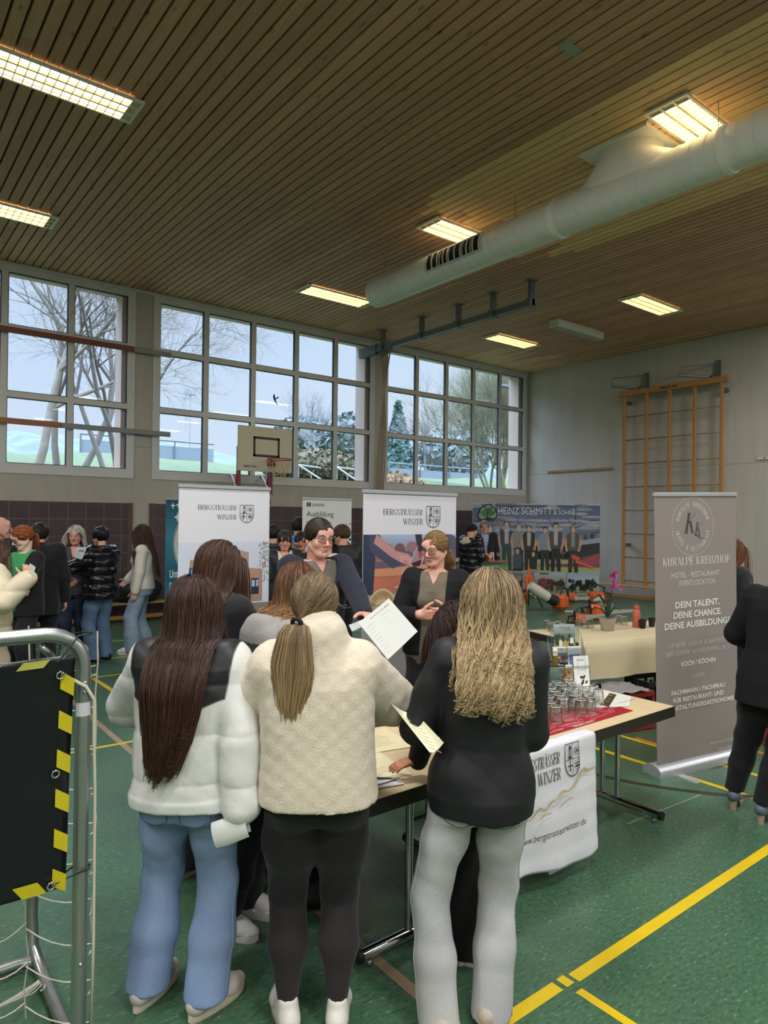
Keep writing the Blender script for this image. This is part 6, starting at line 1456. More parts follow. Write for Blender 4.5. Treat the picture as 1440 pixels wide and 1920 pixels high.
# ------------------------------------------------------------------ person builder
def rotz(a): c, s_ = cos(a), sin(a); return np.array([[c, -s_, 0], [s_, c, 0], [0, 0, 1.]])
def rotx(a): c, s_ = cos(a), sin(a); return np.array([[1., 0, 0], [0, c, -s_], [0, s_, c]])
def roty(a): c, s_ = cos(a), sin(a); return np.array([[c, 0, s_], [0, 1., 0], [-s_, 0, c]])
def unit(v): v = np.array(v, float); return v/(np.linalg.norm(v)+1e-9)
def ik(S, W, l1, l2, pole):
    S = np.array(S, float); W = np.array(W, float); d = W-S; L = np.linalg.norm(d); L2 = min(L, (l1+l2)*.998); d = d/L; W = S+d*L2
    a = (l1*l1-l2*l2+L2*L2)/(2*L2); h = math.sqrt(max(0, l1*l1-a*a)); p = unit(np.array(pole)-d*(np.array(pole)@d)); return S+d*a+p*h, W
def hand_prims(f, W, u, n, side, curl=.35, s=1., spread=.0, thumb=.35):
    """palm, four jointed fingers and a thumb; u along the fingers, n out of the palm, side +1 right -1 left"""
    u = unit(u); n = unit(np.array(n)-u*(np.array(n)@u)); t = np.cross(u, n)*side; W = np.array(W, float)
    c_ = curl if hasattr(curl, '__len__') else [curl*.9, curl, curl*1.08, curl*1.18]
    for o in (-.027, -.009, .009, .027): f.cone(W+u*.008*s+t*o*.75*s, W+u*.083*s+t*o*s, .0135*s, .0115*s, .012*s)
    for i, (o, L) in enumerate(((.0285, .070), (.0095, .078), (-.0095, .072), (-.028, .056))):
        p = W+u*.083*s+t*o*s; a = 0.; r = [.0088, .0082, .0074, .0064]
        for j, q in enumerate((.44, .31, .25)):
            a += c_[i]*(1. if j else .8); d = unit(u*cos(a)+n*sin(a)+t*(o*spread*8)); p2 = p+d*L*q*s; f.cone(p, p2, r[j]*s, r[j+1]*s, .004*s); p = p2
    p = W+u*.022*s+t*.026*s; d = unit(u*.62+t*.70+n*thumb)
    for j, (L, r0, r1) in enumerate(((.040, .0125, .0105), (.030, .0105, .0092), (.024, .0092, .0075))):
        p2 = p+d*L*s; f.cone(p, p2, r0*s, r1*s, .008*s if j == 0 else .004*s); p = p2; d = unit(d+u*.28+n*thumb*.3)
def loft_xy(secs, z):
    S = np.array(secs); return [np.interp(z, S[:, 0], S[:, i]) for i in range(1, 5)]
class P: pass
HAIR_N = (1.8, 4., 7.); HAIR_W = (.7, .42, .25)
def hairclumps(name, N, root, parent, pts, wid, thick, cols, cap=None, mat_=None):
    """pts (N,S,3) clump centre lines, wid (N,S) half widths, cols (N,S,3)"""
    Nn, S_, _ = pts.shape
    T = np.gradient(pts, axis=1); T /= np.linalg.norm(T, axis=2, keepdims=True)+1e-9
    O = pts-root[None, None]; O[..., 2] *= .3
    B = np.cross(T, O); B /= np.linalg.norm(B, axis=2, keepdims=True)+1e-9
    C = np.cross(B, T)
    w_ = wid[..., None]; tk = thick*(.4+.6*wid/wid.max())[..., None]
    R_ = np.stack([pts+B*w_, pts+C*tk, pts-B*w_, pts-C*tk*.6], 2)
    V = R_.reshape(-1, 3); i = np.arange(Nn)[:, None, None]*S_*4; j = np.arange(S_-1)[None, :, None]*4; k = np.arange(4)[None, None, :]
    a = i+j+k; b = i+j+(k+1) % 4; Fq = np.stack([a, b, b+4, a+4], -1).reshape(-1, 4)
    Cc = np.repeat(cols.reshape(-1, 1, 3), 4, 1); Cc = Cc.reshape(-1, 3)
    if cap is not None:
        cv, cf, cc = cap; Fq = np.concatenate([Fq, cf+len(V)]); V = np.concatenate([V, cv]); Cc = np.concatenate([Cc, cc])
    return np_obj(name, V, Fq, mat_ or HAIR, parent, True, Cc)
def make_person(label, loc, face, H=1.68, male=False, build=1., detail=1, skin='d9a990', lean=(0, 0), feet=None, hips=(0, 0), hands=None, head=(0, 0, 0), headoff=(0, 0, 0),
                top=None, under=None, legs=None, shoes=None, hair=None, glasses=None, group='people in the hall', sh_drop=0., lips='b5655c', brow='4a3526', name='person'):
    s = H/1.70; rng = np.random.RandomState(int(abs(loc[0]*977+loc[1]*389))+7); q = P()
    root = thing(name, label, 'person', (loc[0], loc[1], 0), radians(face)-pi/2, group=None)
    lx, ly = lean; w = build
    hx, hy = hips
    def bx(z): u = max(0., (z/s-.90)/.55); return hx+lx*u
    def by(z): u = max(0., (z/s-.90)/.55); return hy+ly*u*(1+.0*u)
    if male: tab = [(.84, .165, .12), (.95, .16, .115), (1.05, .150, .11), (1.2, .165, .12), (1.32, .185, .125), (1.39, .19, .10), (1.435, .13, .075), (1.475, .062, .06)]
    else: tab = [(.82, .165, .115), (.88, .178, .125), (.95, .170, .118), (1.06, .135, .100), (1.2, .145, .110), (1.30, .160, .118), (1.37, .165, .095), (1.41, .115, .07), (1.45, .055, .055)]
    secs = [(z*s, bx(z*s), by(z*s)-.01*s, rx*s*w, ry*s*w) for z, rx, ry in tab]; q.secs = secs
    shx = (.192 if male else .165)*s*w**.5; shz = (1.405 if male else 1.375)*s-sh_drop
    SR = np.array([bx(shz)+shx, by(shz)-.01, shz]); SL = np.array([bx(shz)-shx, by(shz)-.01, shz])
    l1, l2 = .285*s, .25*s
    hands = hands or {}
    arms = {}
    for nm, S_, sg in (('R', SR, 1), ('L', SL, -1)):
        hd = hands.get(nm, {}); W = hd.get('at', (sg*.27*s+hx, .06*s, .80*s)); W = np.array(W, float)
        E_, W = ik(S_, W, l1, l2, hd.get('pole', (sg*.4, -1, -.2))); arms[nm] = (S_, E_, W, hd, sg)
    q.arms = arms
    feet = feet or {'R': (.10, 0, 8), 'L': (-.10, 0, -8)}
    leg = {}
    for nm, sg in (('R', 1), ('L', -1)):
        fx, fy, an = feet[nm][:3]; lift = feet[nm][3] if len(feet[nm]) > 3 else 0.
        A_k = np.array([fx, fy, .085*s+lift]); Hp = np.array([hx+sg*.088*s, hy, .88*s]); K_, _ = ik(Hp, A_k, .415*s, .40*s, feet[nm][4] if len(feet[nm]) > 4 else (sg*.10, 1, 0)); leg[nm] = (Hp, K_, A_k, radians(an), sg, lift)
    q.leg = leg
    # head frame
    yaw, pit, rol = [radians(a) for a in head]
    HR = rotz(-yaw) @ rotx(-pit) @ roty(rol); NB = np.array([bx(1.43*s), by(1.43*s)-.012*s, 1.43*s])
    HC = np.array([bx(1.585*s)+headoff[0], by(1.585*s)+.02*s+headoff[1], 1.583*s+headoff[2]]); q.HC, q.HR, q.s = HC, HR, s
    k_h = s*(1.03 if male else 1.)
    def hp(x, y, z): return HC+HR @ (np.array([x, y, z])*k_h)
    def hr(r): return np.array(r)*k_h
    def head_field(f):
        f.ell(hp(0, -.012, .028), hr((.073, .093, .089)), .02, R=HR)
        f.cone(hp(0, .022, -.02), hp(0, .046, -.082), .060*k_h, (.036 if male else .031)*k_h, .03)
        for sg in (1, -1):
            f.ell(hp(sg*.036, .050, -.030), hr((.027, .026, .027)), .02); f.cone(hp(sg*.058, .0, -.045), hp(sg*.028, .05, -.088), .018*k_h, .016*k_h, .03)
        f.ell(hp(0, .066, -.096), hr((.021, .017, .015)), .016); f.ell(hp(0, .078, .045), hr((.05, .012, .03)), .03)
        f.cone(hp(-.034, .077, .024), hp(.034, .077, .024), .011*k_h, .011*k_h, .014)
        for sg in (1, -1):
            f.ell(hp(sg*.031, .097, .003), hr((.0185, .013, .0115)), .010, 's'); f.ell(hp(sg*.031, .0775, .0095), hr((.0165, .0125, .0058)), .003); f.ell(hp(sg*.031, .0765, -.006), hr((.0155, .011, .0045)), .003)
        f.cone(hp(0, .088, .014), hp(0, .107, -.026), .0075*k_h, .0105*k_h, .010); f.ell(hp(0, .106, -.030), hr((.0115, .010, .009)), .006)
        for sg in (1, -1): f.ell(hp(sg*.0115, .094, -.034), hr((.0085, .010, .007)), .005)
        f.cone(hp(-.023, .0795, -.0580), hp(0, .0905, -.0585), .0045*k_h, .0062*k_h, .005); f.cone(hp(.023, .0795, -.0580), hp(0, .0905, -.0585), .0045*k_h, .0062*k_h, .005)
        f.cone(hp(-.016, .0815, -.0685), hp(.016, .0815, -.0685), .0062*k_h, .0062*k_h, .005); f.cone(hp(-.023, .088, -.0610), hp(0, .0935, -.0640), .0018*k_h, .0022*k_h, .003, 's'); f.cone(hp(.023, .088, -.0610), hp(0, .0935, -.0640), .0018*k_h, .0022*k_h, .003, 's')
        for sg in (1, -1):
            f.ell(hp(sg*.0755, -.014, -.010), hr((.009, .019, .031)), .006, R=HR @ rotz(-sg*.35)); f.ell(hp(sg*.083, -.008, -.006), hr((.006, .009, .016)), .006, 's', R=HR @ rotz(-sg*.35))
        f.cone(hp(0, -.030, -.055), NB+np.array([0, -.005, -.04*s]), (.055 if male else .047)*s, (.062 if male else .052)*s, .02)
    f = Field(); head_field(f)
    lo = np.min([hp(0, 0, 0)-.16*s, NB-.07*s], 0); hi = HC+.15*s
    hv, hf = f.mesh([.0034, .006, .008][2-detail] if detail < 2 else .0031, np.array([HC[0]-.105*s, HC[1]-.135*s, NB[2]-.035*s]), np.array([HC[0]+.105*s, HC[1]+.14*s, HC[2]+.14*s]))
    sk = np.array(lin(skin)); C = np.tile(sk, (len(hv), 1)); L_ = ((hv-HC) @ HR)/k_h
    def blend(m_, c): C[:] = C*(1-m_[:, None])+np.array(lin(c))*m_[:, None]
    fr_ = L_[:, 1] > .045
    blend(.30*np.exp(-(((np.abs(L_[:, 0])-.042)/.02)**2+((L_[:, 2]+.03)/.02)**2))*fr_, 'd2746a'); blend(.18*np.exp(-((L_[:, 0]/.014)**2+((L_[:, 2]+.03)/.014)**2))*fr_, 'd2746a')
    blend(np.clip(1.25*np.exp(-((L_[:, 0]/.0235)**4+((L_[:, 2]+.0637-.10*np.abs(L_[:, 0]))/.0075)**4)), 0, 1)*(L_[:, 1] > .075)*(.35 if male else .75), lips)
    blend(np.clip(1.1*np.exp(-(((np.abs(L_[:, 0])-.032)/.017)**4+((L_[:, 2]-.0275+.12*(np.abs(L_[:, 0])-.03)**2/.01)/.0042)**4)), 0, 1)*fr_*.85, brow)
    blend(.45*np.exp(-(((np.abs(L_[:, 0])-.031)/.016)**2+((L_[:, 2]-.0055)/.0045)**2))*fr_*(L_[:, 1] > .07), '4a302a')
    if male and hair and hair.get('stubble'): blend(.22*np.clip((-.045-L_[:, 2])/.02, 0, 1)*(L_[:, 1] > .0), '8a6a5a')
    VV, FF, CC = [hv], [hf], [C]
    # hands
    for nm in arms:
        S_, E_, W, hd, sg = arms[nm]
        if hd.get('hide'): continue
        d = unit(W-E_); u = hd.get('u', d); n_ = hd.get('n', (-sg, 0, 0)); f = Field(); hs = (1.06 if male else .97)*s
        f.cone(E_*.3+W*.7, W, .030*s, .0255*s, .02); f.cone(W, W+unit(u)*.02, .0245*s, .022*s, .02); hand_prims(f, W, u, n_, sg, hd.get('curl', .4), hs, hd.get('spread', 0.), hd.get('thumb', .35))
        v_, f_ = f.mesh([.0034, .006, .009][2-detail] if detail < 2 else .003)
        c_ = np.tile(sk*np.array([1.0, .93, .92]), (len(v_), 1)); VV.append(v_); FF.append(f_); CC.append(c_)
    # rest of the body under the clothes, slimmer than they are
    f = Field(); f.loft(secs, .03, off=-.012, z1=1.45*s)
    for nm in arms: S_, E_, W, hd, sg = arms[nm]; f.chain([S_*.9+np.array([bx(shz), by(shz), shz])*.1, E_, W-(W-E_)*.1], [.042*s, .034*s, .024*s], .03)
    for nm in leg: Hp, K_, A_k, an, sg, lf = leg[nm]; f.chain([Hp, K_, A_k], [.075*s, .048*s, .034*s], .03); f.cone(A_k, A_k+np.array([sin(an)*.12, cos(an)*.12, -.045*s]), .032*s, .025*s, .02)
    v_, f_ = f.mesh(.014 if detail else .02); VV.append(v_); FF.append(f_); CC.append(np.tile(sk, (len(v_), 1)))
    # eyeballs
    o_ = sum(len(v) for v in VV); ev, ef, ec = [], [], []; n1, n2 = 14, 10
    for sg in (1, -1):
        c_ = np.array([sg*.031, .0745, .0025]); base = len(ev)
        for i in range(n2+1):
            a_ = pi*i/n2
            for j in range(n1):
                d = np.array([sin(a_)*cos(2*pi*j/n1), cos(a_), sin(a_)*sin(2*pi*j/n1)]); ev.append(hp(*(c_+d*.0122)))
                ec.append((.03, .02, .016) if a_ < .28 else (.10, .08, .06) if a_ < .62 else (.62, .58, .55))
        for i in range(n2):
            for j in range(n1): ef.append((base+i*n1+j, base+i*n1+(j+1) % n1, base+(i+1)*n1+(j+1) % n1, base+(i+1)*n1+j))
    mi = [0]*sum(len(x) for x in FF)+[1]*len(ef)
    Fall = []; o_ = 0
    for v_, f_ in zip(VV+[np.array(ev)], FF+[np.array(ef)]): Fall.append(f_+o_); o_ += len(v_)
    np_obj('body', np.concatenate(VV+[np.array(ev, np.float32)]), np.concatenate(Fall), [SKIN, EYEW], root, True, np.concatenate(CC+[np.array(ec)]), mi)
    # ---------------- garments
    hres = [.012, .008, .0065][detail]
    def emit(nm, f, res, col, m_, sm=1):
        v_, f_ = f.mesh(res)
        if not len(v_): return None
        if sm: v_ = smooth_mesh(v_, f_, sm)
        c_ = col(v_) if callable(col) else np.tile(lin(col), (len(v_), 1))
        return np_obj(nm, v_, f_, m_, root, True, c_)
    def garment(g, nm):
        f = Field(); off = g.get('off', .025)*s; hem = g.get('hem', .84)*s; sec2 = [list(x) for x in secs]
        ex = g.get('shape', {})
        if g.get('straight'):     # boxy cut: no waist
            k = g['straight']
            for x in sec2:
                z = x[0]/s
                if z < 1.30: u = k; x[3] = x[3]*(1-u)+(g.get('sw', .172)*s*w)*u; x[4] = x[4]*(1-u)+(.122*s*w)*u
        if g.get('flare'):
            for x in sec2:
                z = x[0]/s
                if z < 1.1: x[3] += g['flare']*s*(1.1-z); x[4] += g['flare']*s*.8*(1.1-z)
        if hem < sec2[0][0]: z_, cx, cy, rx, ry = sec2[0]; fl = g.get('flare', 0)*s*(sec2[0][0]-hem)/s; sec2.insert(0, [hem-.01, cx, cy, rx+fl, ry+fl])
        if g.get('bust') and not male: 
            for sg in (1, -1): zc = 1.235*s; f.ell((bx(zc)+sg*.068*s, by(zc)+.085*s*w, zc), (.062*s*w, .055*s*w, .06*s*w), .05)
        f.loft(sec2, .03, off=off, e=g.get('e', 2.3), z0=hem, z1=(1.44 if male else 1.42)*s+off*.5)
        sl = g.get('sleeve', 1.); so = g.get('soff', off)
        for a_n in arms:
            S_, E_, W, hd, sg = arms[a_n]
            S2 = S_*.92+np.array([bx(shz), by(shz), shz])*.08; r0, r1, r2 = .052*s+so, .042*s+so*g.get('elb', 1.), .030*s+so*g.get('cuff', .7)
            if sl >= .95: We = W-unit(W-E_)*(.0 if g.get('long') else .012); f.ell(S2, r0*1.02, .045); f.cone(S2, E_, r0, r1, g.get('armk', .016)); f.cone(E_, We, r1, r2, .014)
            elif sl > .5: We = E_+(W-E_)*((sl-.5)*2); f.chain([S2, E_, We], [r0, r1, r2+.006], .035)
            else: f.chain([S2, S_+(E_-S_)*sl*2], [r0, r1+.006], .035)
            if g.get('cuffring') and sl >= .95: f.cone(We-unit(W-E_)*.012, We, r2*1.02, r2*.94, .006)
        if g.get('collar'):
            cr_, ch = g['collar']; f.cone((NB[0], NB[1]-.005, 1.40*s), (NB[0]*.7+HC[0]*.3, NB[1]-.01+.1*(HC[1]-NB[1]), 1.40*s+ch), cr_*1.05, cr_, .03)
        if g.get('hood'):
            hv_ = g['hood']; f.ell((NB[0], NB[1]-.085*s, 1.375*s), (.115*s*hv_, .065*s*hv_, .06*s*hv_), .03); f.cone((NB[0]-.075*s, NB[1]-.01, 1.43*s), (NB[0]-.03, NB[1]-.10*s, 1.43*s), .028*s*hv_, .035*s*hv_, .03); f.cone((NB[0]+.075*s, NB[1]-.01, 1.43*s), (NB[0]+.03, NB[1]-.10*s, 1.43*s), .028*s*hv_, .035*s*hv_, .03)
            f.cone((NB[0]-.07*s, NB[1]+.01, 1.42*s), (NB[0]-.03*s, NB[1]+.085*s, 1.375*s), .026*s*hv_, .018*s, .02); f.cone((NB[0]+.07*s, NB[1]+.01, 1.42*s), (NB[0]+.03*s, NB[1]+.085*s, 1.375*s), .026*s*hv_, .018*s, .02)
        if g.get('hemring'): f.loft(sec2, .01, off=off+g['hemring'], z0=hem, z1=hem+.035*s)
        if g.get('disp'): f.disp(g['disp'])
        if g.get('open'):   # open front: wedge cut away
            (wt, wb, zt_, zb_) = g['open']
            def fn(x, y, z):
                u = np.clip((z-zb_*s)/((zt_-zb_)*s), 0, 1); hw = wb*s+(wt-wb)*s*u; return np.maximum(np.maximum(np.abs(x-bx(1.2*s)*.8)-hw, (hy-.02-y)), np.maximum(zb_*s-.3*s-z, -1+0*z))
            f.add(fn, (-.4, -.1, hem-.1), (.4, .5, 1.6*s), .008, 's')
        if g.get('vneck'):
            (hw_, zb_) = g['vneck']
            def fn(x, y, z): u = np.clip((z-zb_*s)/((1.46-zb_)*s), 0, 1.4); return np.maximum(np.abs(x-NB[0])-hw_*s*u, np.maximum(zb_*s-z, NB[1]-.0-y))
            f.add(fn, (NB[0]-.2, NB[1], zb_*s), (NB[0]+.2, NB[1]+.3, 1.6*s), .006, 's')
        if g.get('neck', 1): f.cone((NB[0], NB[1]+.004, 1.40*s), tuple(np.array([NB[0], NB[1]+.01, 1.40*s])*.2+np.array(hp(0, -.02, -.03))*.8), g.get('neckr', .054)*s, g.get('neckr', .054)*s*1.1, .008, 's')
        return emit(nm, f, g.get('res', hres), g['col'], g.get('mat', COTTON), g.get('sm', 1))
    if under: garment(under, under.get('name', 'shirt'))
    if top: garment(top, top.get('name', 'jacket'))
    if legs:
        f = Field(); o = legs.get('off', .012)*s; sec2 = [(z*s, hx, hy-.008*s, rx*s*w, ry*s*w) for z, rx, ry in ((.80, .16, .115), (.86, .175, .125), (.93, .170, .12), (1.0, .15, .108))]
        f.loft(sec2, .05, off=o*.7, z1=legs.get('top', 1.0)*s, z0=.79*s)
        for sg in (1, -1): f.ell((hx+sg*.075*s, hy-.065*s, .855*s), (.085*s*w, .07*s*w, .085*s*w), .04)
        for nm in leg:
            Hp, K_, A_k, an, sg, lf = leg[nm]; end = A_k+np.array([-sin(an)*.016*s, -cos(an)*.016*s, legs.get('end', -.04)*s]); d_ = end-K_
            rk, re = legs.get('rk', .058)*s, legs.get('re', .05)*s; rt_ = legs.get('rt', .088)*s*w**.7
            mid = K_+d_*.5; f.chain([Hp, Hp*.5+K_*.5, K_, mid, end], [rt_+o, rt_*legs.get('midk', .88)+o, rk+o, (rk+re)/2+o+legs.get('calf', 0.)*s, re+o], .03)
            nd = np.array([0, 0, -1.])
        hz_ = min(leg[nm][2][2]+legs.get('end', -.04)*s for nm in leg)
        for nm in leg:
            Hp, K_, A_k, an, sg, lf = leg[nm]; zc = A_k[2]+legs.get('end', -.04)*s
            def fn(x, y, z, zc=zc, sg=sg, A_k=A_k): return np.maximum(z-zc, np.maximum(np.abs(x-A_k[0])-.10*s*1.1, np.abs(y-A_k[1])-.2))
            f.add(fn, A_k-np.array([.12, .22, .25]), A_k+np.array([.12, .22, .0]), .004, 's')
        if legs.get('disp'): f.disp(legs['disp'])
        lo_ = emit(legs.get('name', 'trousers'), f, legs.get('res', hres*1.1), legs['col'], legs.get('mat', DENIM), 1)
        if legs.get('pockets'):
            from mathutils.bvhtree import BVHTree
            tr_ = BVHTree.FromPolygons([v.co for v in lo_.data.vertices], [tuple(p.vertices) for p in lo_.data.polygons])
            pc_ = lin(legs['pockets']); ST = mat('stitch_'+legs['pockets'], legs['pockets'], .8)
            def onb(x, z, d=.003):
                h_ = tr_.ray_cast(Vector((x, hy-.6, z)), Vector((0, 1, 0))); return None if h_[0] is None else (x, h_[0][1]-d, z)
            for sg in (1, -1):
                pts = [(u*.062, v) for v in (.072, .05, .025, 0., -.025, -.05) for u in (-1, -.6, -.2, .2, .6, 1)]; V_ = []
                for (u, v) in pts:
                    vv = v-(.022*(1-abs(u)/.062) if v < -.04 else 0); q_ = onb(hx+sg*.082*s+u*s*(1-.1*(v < 0)), .852*s+vv*s); V_.append(q_)
                if any(v is None for v in V_): continue
                mb = MB(); mb.add(V_, [(r_*6+c_, r_*6+c_+1, (r_+1)*6+c_+1, (r_+1)*6+c_) for r_ in range(5) for c_ in range(5)]); pk = mb.build('back_pocket', mat('pocket_'+legs['pockets'], legs['pockets'], .85), root, True)
                mb = MB(); ed = [V_[r_*6] for r_ in range(6)]+V_[31:36]+[V_[r_*6+5] for r_ in range(4, -1, -1)]; mb.tube([(a, b-.001, c) for a, b, c in ed], .0014, 4); mb.build('stitching', mat('stitch_dark', '4a5468', .8), pk)
            for nm in leg:
                Hp, K_, A_k, an, sg, lf = leg[nm]; pts = []
                for z_ in np.linspace(.84*s, A_k[2]+legs.get('end', -.04)*s+.01, 34):
                    c_ = Hp+(K_-Hp)*(Hp[2]-z_)/(Hp[2]-K_[2]) if z_ > K_[2] else K_+(A_k-K_)*(K_[2]-z_)/(K_[2]-A_k[2]); h_ = tr_.ray_cast(Vector((c_[0]+sg*.5, c_[1]-.025, z_)), Vector((-sg, 0, 0)))
                    if h_[0] is not None: pts.append((h_[0][0]+sg*.0005, h_[0][1], z_))
                if len(pts) > 4: mb = MB(); mb.tube(pts, .0028, 5); mb.build('side_seam', mat('seam_'+legs['pockets'], legs['pockets'], .9), lo_, True)
    if shoes:
        for nm in leg:
            Hp, K_, A_k, an, sg, lf = leg[nm]; R2 = rotz(-an); tilt = shoes.get('tilt', {}).get(nm, 0.); k = s*shoes.get('k', 1.)
            org = np.array([A_k[0], A_k[1], lf]); RT = R2 @ rotx(-tilt)
            piv = np.array([0, .13*k, 0.])
            def sp(x, y, z): v = np.array([x, y, z])*k; v = RT @ (v-piv)-R2 @ (-piv) if tilt else R2 @ v; return org+v
            f = Field(); hh_ = shoes.get('sole', .028); st_ = shoes.get('style', 'sneaker')
            if st_ == 'heel':
                f.chain([sp(0, -.055, .085), sp(0, .0, .072), sp(0, .08, .035), sp(0, .15, .024)], [.034*k, .032*k, .03*k, .024*k], .02); f.ell(sp(0, -.02, .125), (.028*k, .045*k, .045*k), .012, 's'); f.ell(sp(0, .06, .085), (.03*k, .06*k, .04*k), .012, 's')
            else:
                f.chain([sp(0, -.065, .055), sp(0, .0, .062), sp(.004*sg, .09, .045), sp(0, .15, .036)], [.037*k, .036*k, .040*k, .030*k], .03); f.cone(sp(0, -.045, .06), sp(0, -.03, .105 if st_ != 'boot' else .16), .039*k, .036*k, .02); f.cone(sp(0, -.02, .10), sp(0, .055, .075), .03*k, .028*k, .02)
                f.cone(sp(0, -.028, .10), sp(0, -.022, .2), .026*k, .028*k, .008, 's')
            f.half(sp(0, 0, hh_*.75), RT @ np.array([0, 0, -1.]))
            v_, f_ = f.mesh(.0045 if detail == 2 else .007 if detail else .012); c_ = np.tile(lin(shoes['col']), (len(v_), 1))
            if not len(v_): continue
            sh = np_obj('shoe', v_, f_, LEATHER, root, True, c_)
            mb = MB(); n = 22; out = []
            for i in range(n):
                a_ = 2*pi*i/n; yy = .04+.135*sin(a_); ww = (.037+.010*np.clip(yy/.12, -1, 1)); out.append((ww*cos(a_)*abs(cos(a_))**-.25 if abs(cos(a_)) > 1e-3 else 0, yy))
            if st_ == 'heel':
                mb.loft([[tuple(sp(x*.8, y if y > .03 else .03, .0)) for x, y in out], [tuple(sp(x*.85, max(y, .0), .012+.03*max(0, .06-y)/.06)) for x, y in out]]); mb.loft([[tuple(sp(.017*cos(a_)*1.1, -.055+.017*sin(a_), 0)) for a_ in np.linspace(0, 2*pi, 10, endpoint=False)], [tuple(sp(.024*cos(a_), -.05+.024*sin(a_), .075)) for a_ in np.linspace(0, 2*pi, 10, endpoint=False)]])
            else: mb.loft([[tuple(sp(x*.96, .04+(y-.04)*.98, .0)) for x, y in out], [tuple(sp(x*1.04, .04+(y-.04)*1.02, .006)) for x, y in out], [tuple(sp(x*1.03, .04+(y-.04)*1.01, hh_)) for x, y in out], [tuple(sp(x*.92, .04+(y-.04)*.95, hh_+.004)) for x, y in out]])
            mb.build('sole', mat('sole_'+shoes.get('solecol', 'e4ded0'), shoes.get('solecol', 'e4ded0'), .6), sh, 'auto')
            if st_ == 'sneaker' and detail > 0:
                mb = MB()
                for i in range(4): y_ = .035+.022*i; z_ = .083-.011*i+.02; mb.tube([tuple(sp(-.024, y_, z_-.008)), tuple(sp(0, y_+.008, z_+.002)), tuple(sp(.024, y_, z_-.008))], .0034*k, 5)
                mb.tube([tuple(sp(0, .03, .105)), tuple(sp(.02, .03, .118)), tuple(sp(.03, .05, .09))], .003*k, 5); mb.tube([tuple(sp(0, .03, .105)), tuple(sp(-.02, .03, .118)), tuple(sp(-.03, .05, .09))], .003*k, 5)
                mb.build('laces', mat('laces_'+shoes.get('lace', 'd8d4ce'), shoes.get('lace', 'd8d4ce'), .8), sh, True)
                if shoes.get('stripe'):
                    mb = MB()
                    for sd in (-1, 1):
                        for i in range(3): y_ = .02+.026*i; mb.tube([tuple(sp(sd*.043, y_, .03)), tuple(sp(sd*.037, y_-.012, .075))], .005*k, 5)
                    mb.build('stripes', mat('stripe_white', 'e8e8e8', .5), sh)
    # ---------------- hair
    if hair:
        st_ = hair.get('style', 'long'); hc = np.array(lin(hair['col'])); tip = np.array(lin(hair.get('tip', hair['col']))); N = int(hair.get('n', [90, 170, 420][detail])*HAIR_N[detail]); off = hair.get('off', .010)
        cr = np.array([.073, .093, .089])+off; cc_ = np.array([0, -.012, .028])
        f = Field(); f.ell(hp(*cc_), hr(cr), .01, R=HR)
        hl = hair.get('line', .062)   # hairline height on the forehead
        if st_ != 'hat':
            f.ell(hp(0, .125, hl-.105), hr((.092, .075, .092)), .02, 's', R=HR); f.ell(hp(0, .10, -.08), hr((.10, .105, .06)), .02, 's', R=HR)
        if st_ == 'short': f.ell(hp(0, -.02, -.105), hr((.2, .2, .062)), .02, 's', R=HR)
        if st_ == 'bald': f.half(hp(0, 0, -.01), HR @ np.array([0, .3, 1.])); f.half(hp(0, 0, -.07), HR @ np.array([0, 0, -1.]))
        if st_ == 'hat': f.half(hp(0, .08, .038), HR @ np.array([0, .35, -1.]))
        f.disp(lambda x, y, z: .0012*np.sin(260*x+90*z)*np.sin(190*y))
        res = [.009, .006, .005][detail]
        cv, cf = f.mesh(res); ccol = np.tile(hc*.8, (len(cv), 1))
        if st_ in ('bald', 'hat'): np_obj('beanie' if st_ == 'hat' else 'hair', cv, cf, KNIT if st_ == 'hat' else HAIR, root, True, ccol)
        else:
            # scalp points
            th = rng.uniform(0, 2*pi, N*3); ph = np.arccos(rng.uniform(-.35, 1, N*3)); d = np.stack([np.sin(ph)*np.cos(th), np.sin(ph)*np.sin(th), np.cos(ph)], 1); p0 = cc_+d*cr
            okm = (p0[:, 2] > hl-.012-.9*(.085-p0[:, 1]).clip(0, .1)) if st_ != 'short' else (p0[:, 2] > hl-.02-1.0*(.085-p0[:, 1]).clip(0, .1))
            okm &= ~((p0[:, 1] > .03) & (p0[:, 2] < .02)); p0 = p0[okm][:N]; d = d[okm][:N]; n_ = len(p0)
            var = rng.uniform(.72, 1.28, n_); hue = rng.uniform(0, 1, n_); streak = np.array(lin(hair.get('streak', hair['col'])))
            if st_ == 'short':
                S_ = 5; L0 = hair.get('len', .035); fl = np.stack([p0[:, 0]*1.2+hair.get('sweep', .4), np.where(p0[:, 2] > .06, hair.get('fwd', .3), -.3)+0*p0[:, 0], -.35-1.2*(.1-p0[:, 2]).clip(0, .1)*8], 1)
                t_ = fl-d*(fl*d).sum(1, keepdims=True); t_ /= np.linalg.norm(t_, axis=1, keepdims=True)+1e-9; pts = np.stack([p0+t_*L0*i/(S_-1)+d*(.006*sin(pi*i/(S_-1))-.012*(i/(S_-1))**2) for i in range(S_)], 1)
                W_ = np.tile(np.array([.5, 1, 1, .8, .25]), (n_, 1))*hair.get('w', .009); col = hc*var[:, None, None]*np.ones((n_, S_, 3)); PT = np.einsum('ij,nsj->nsi', HR, pts*k_h)+HC
                hairclumps('hair', n_, HC, root, PT, W_, .004, col, (cv, cf, ccol))
            elif st_ in ('pony', 'bun'):
                tie = np.array(hair.get('tie', (0, -.115, -.01))); S_ = 10
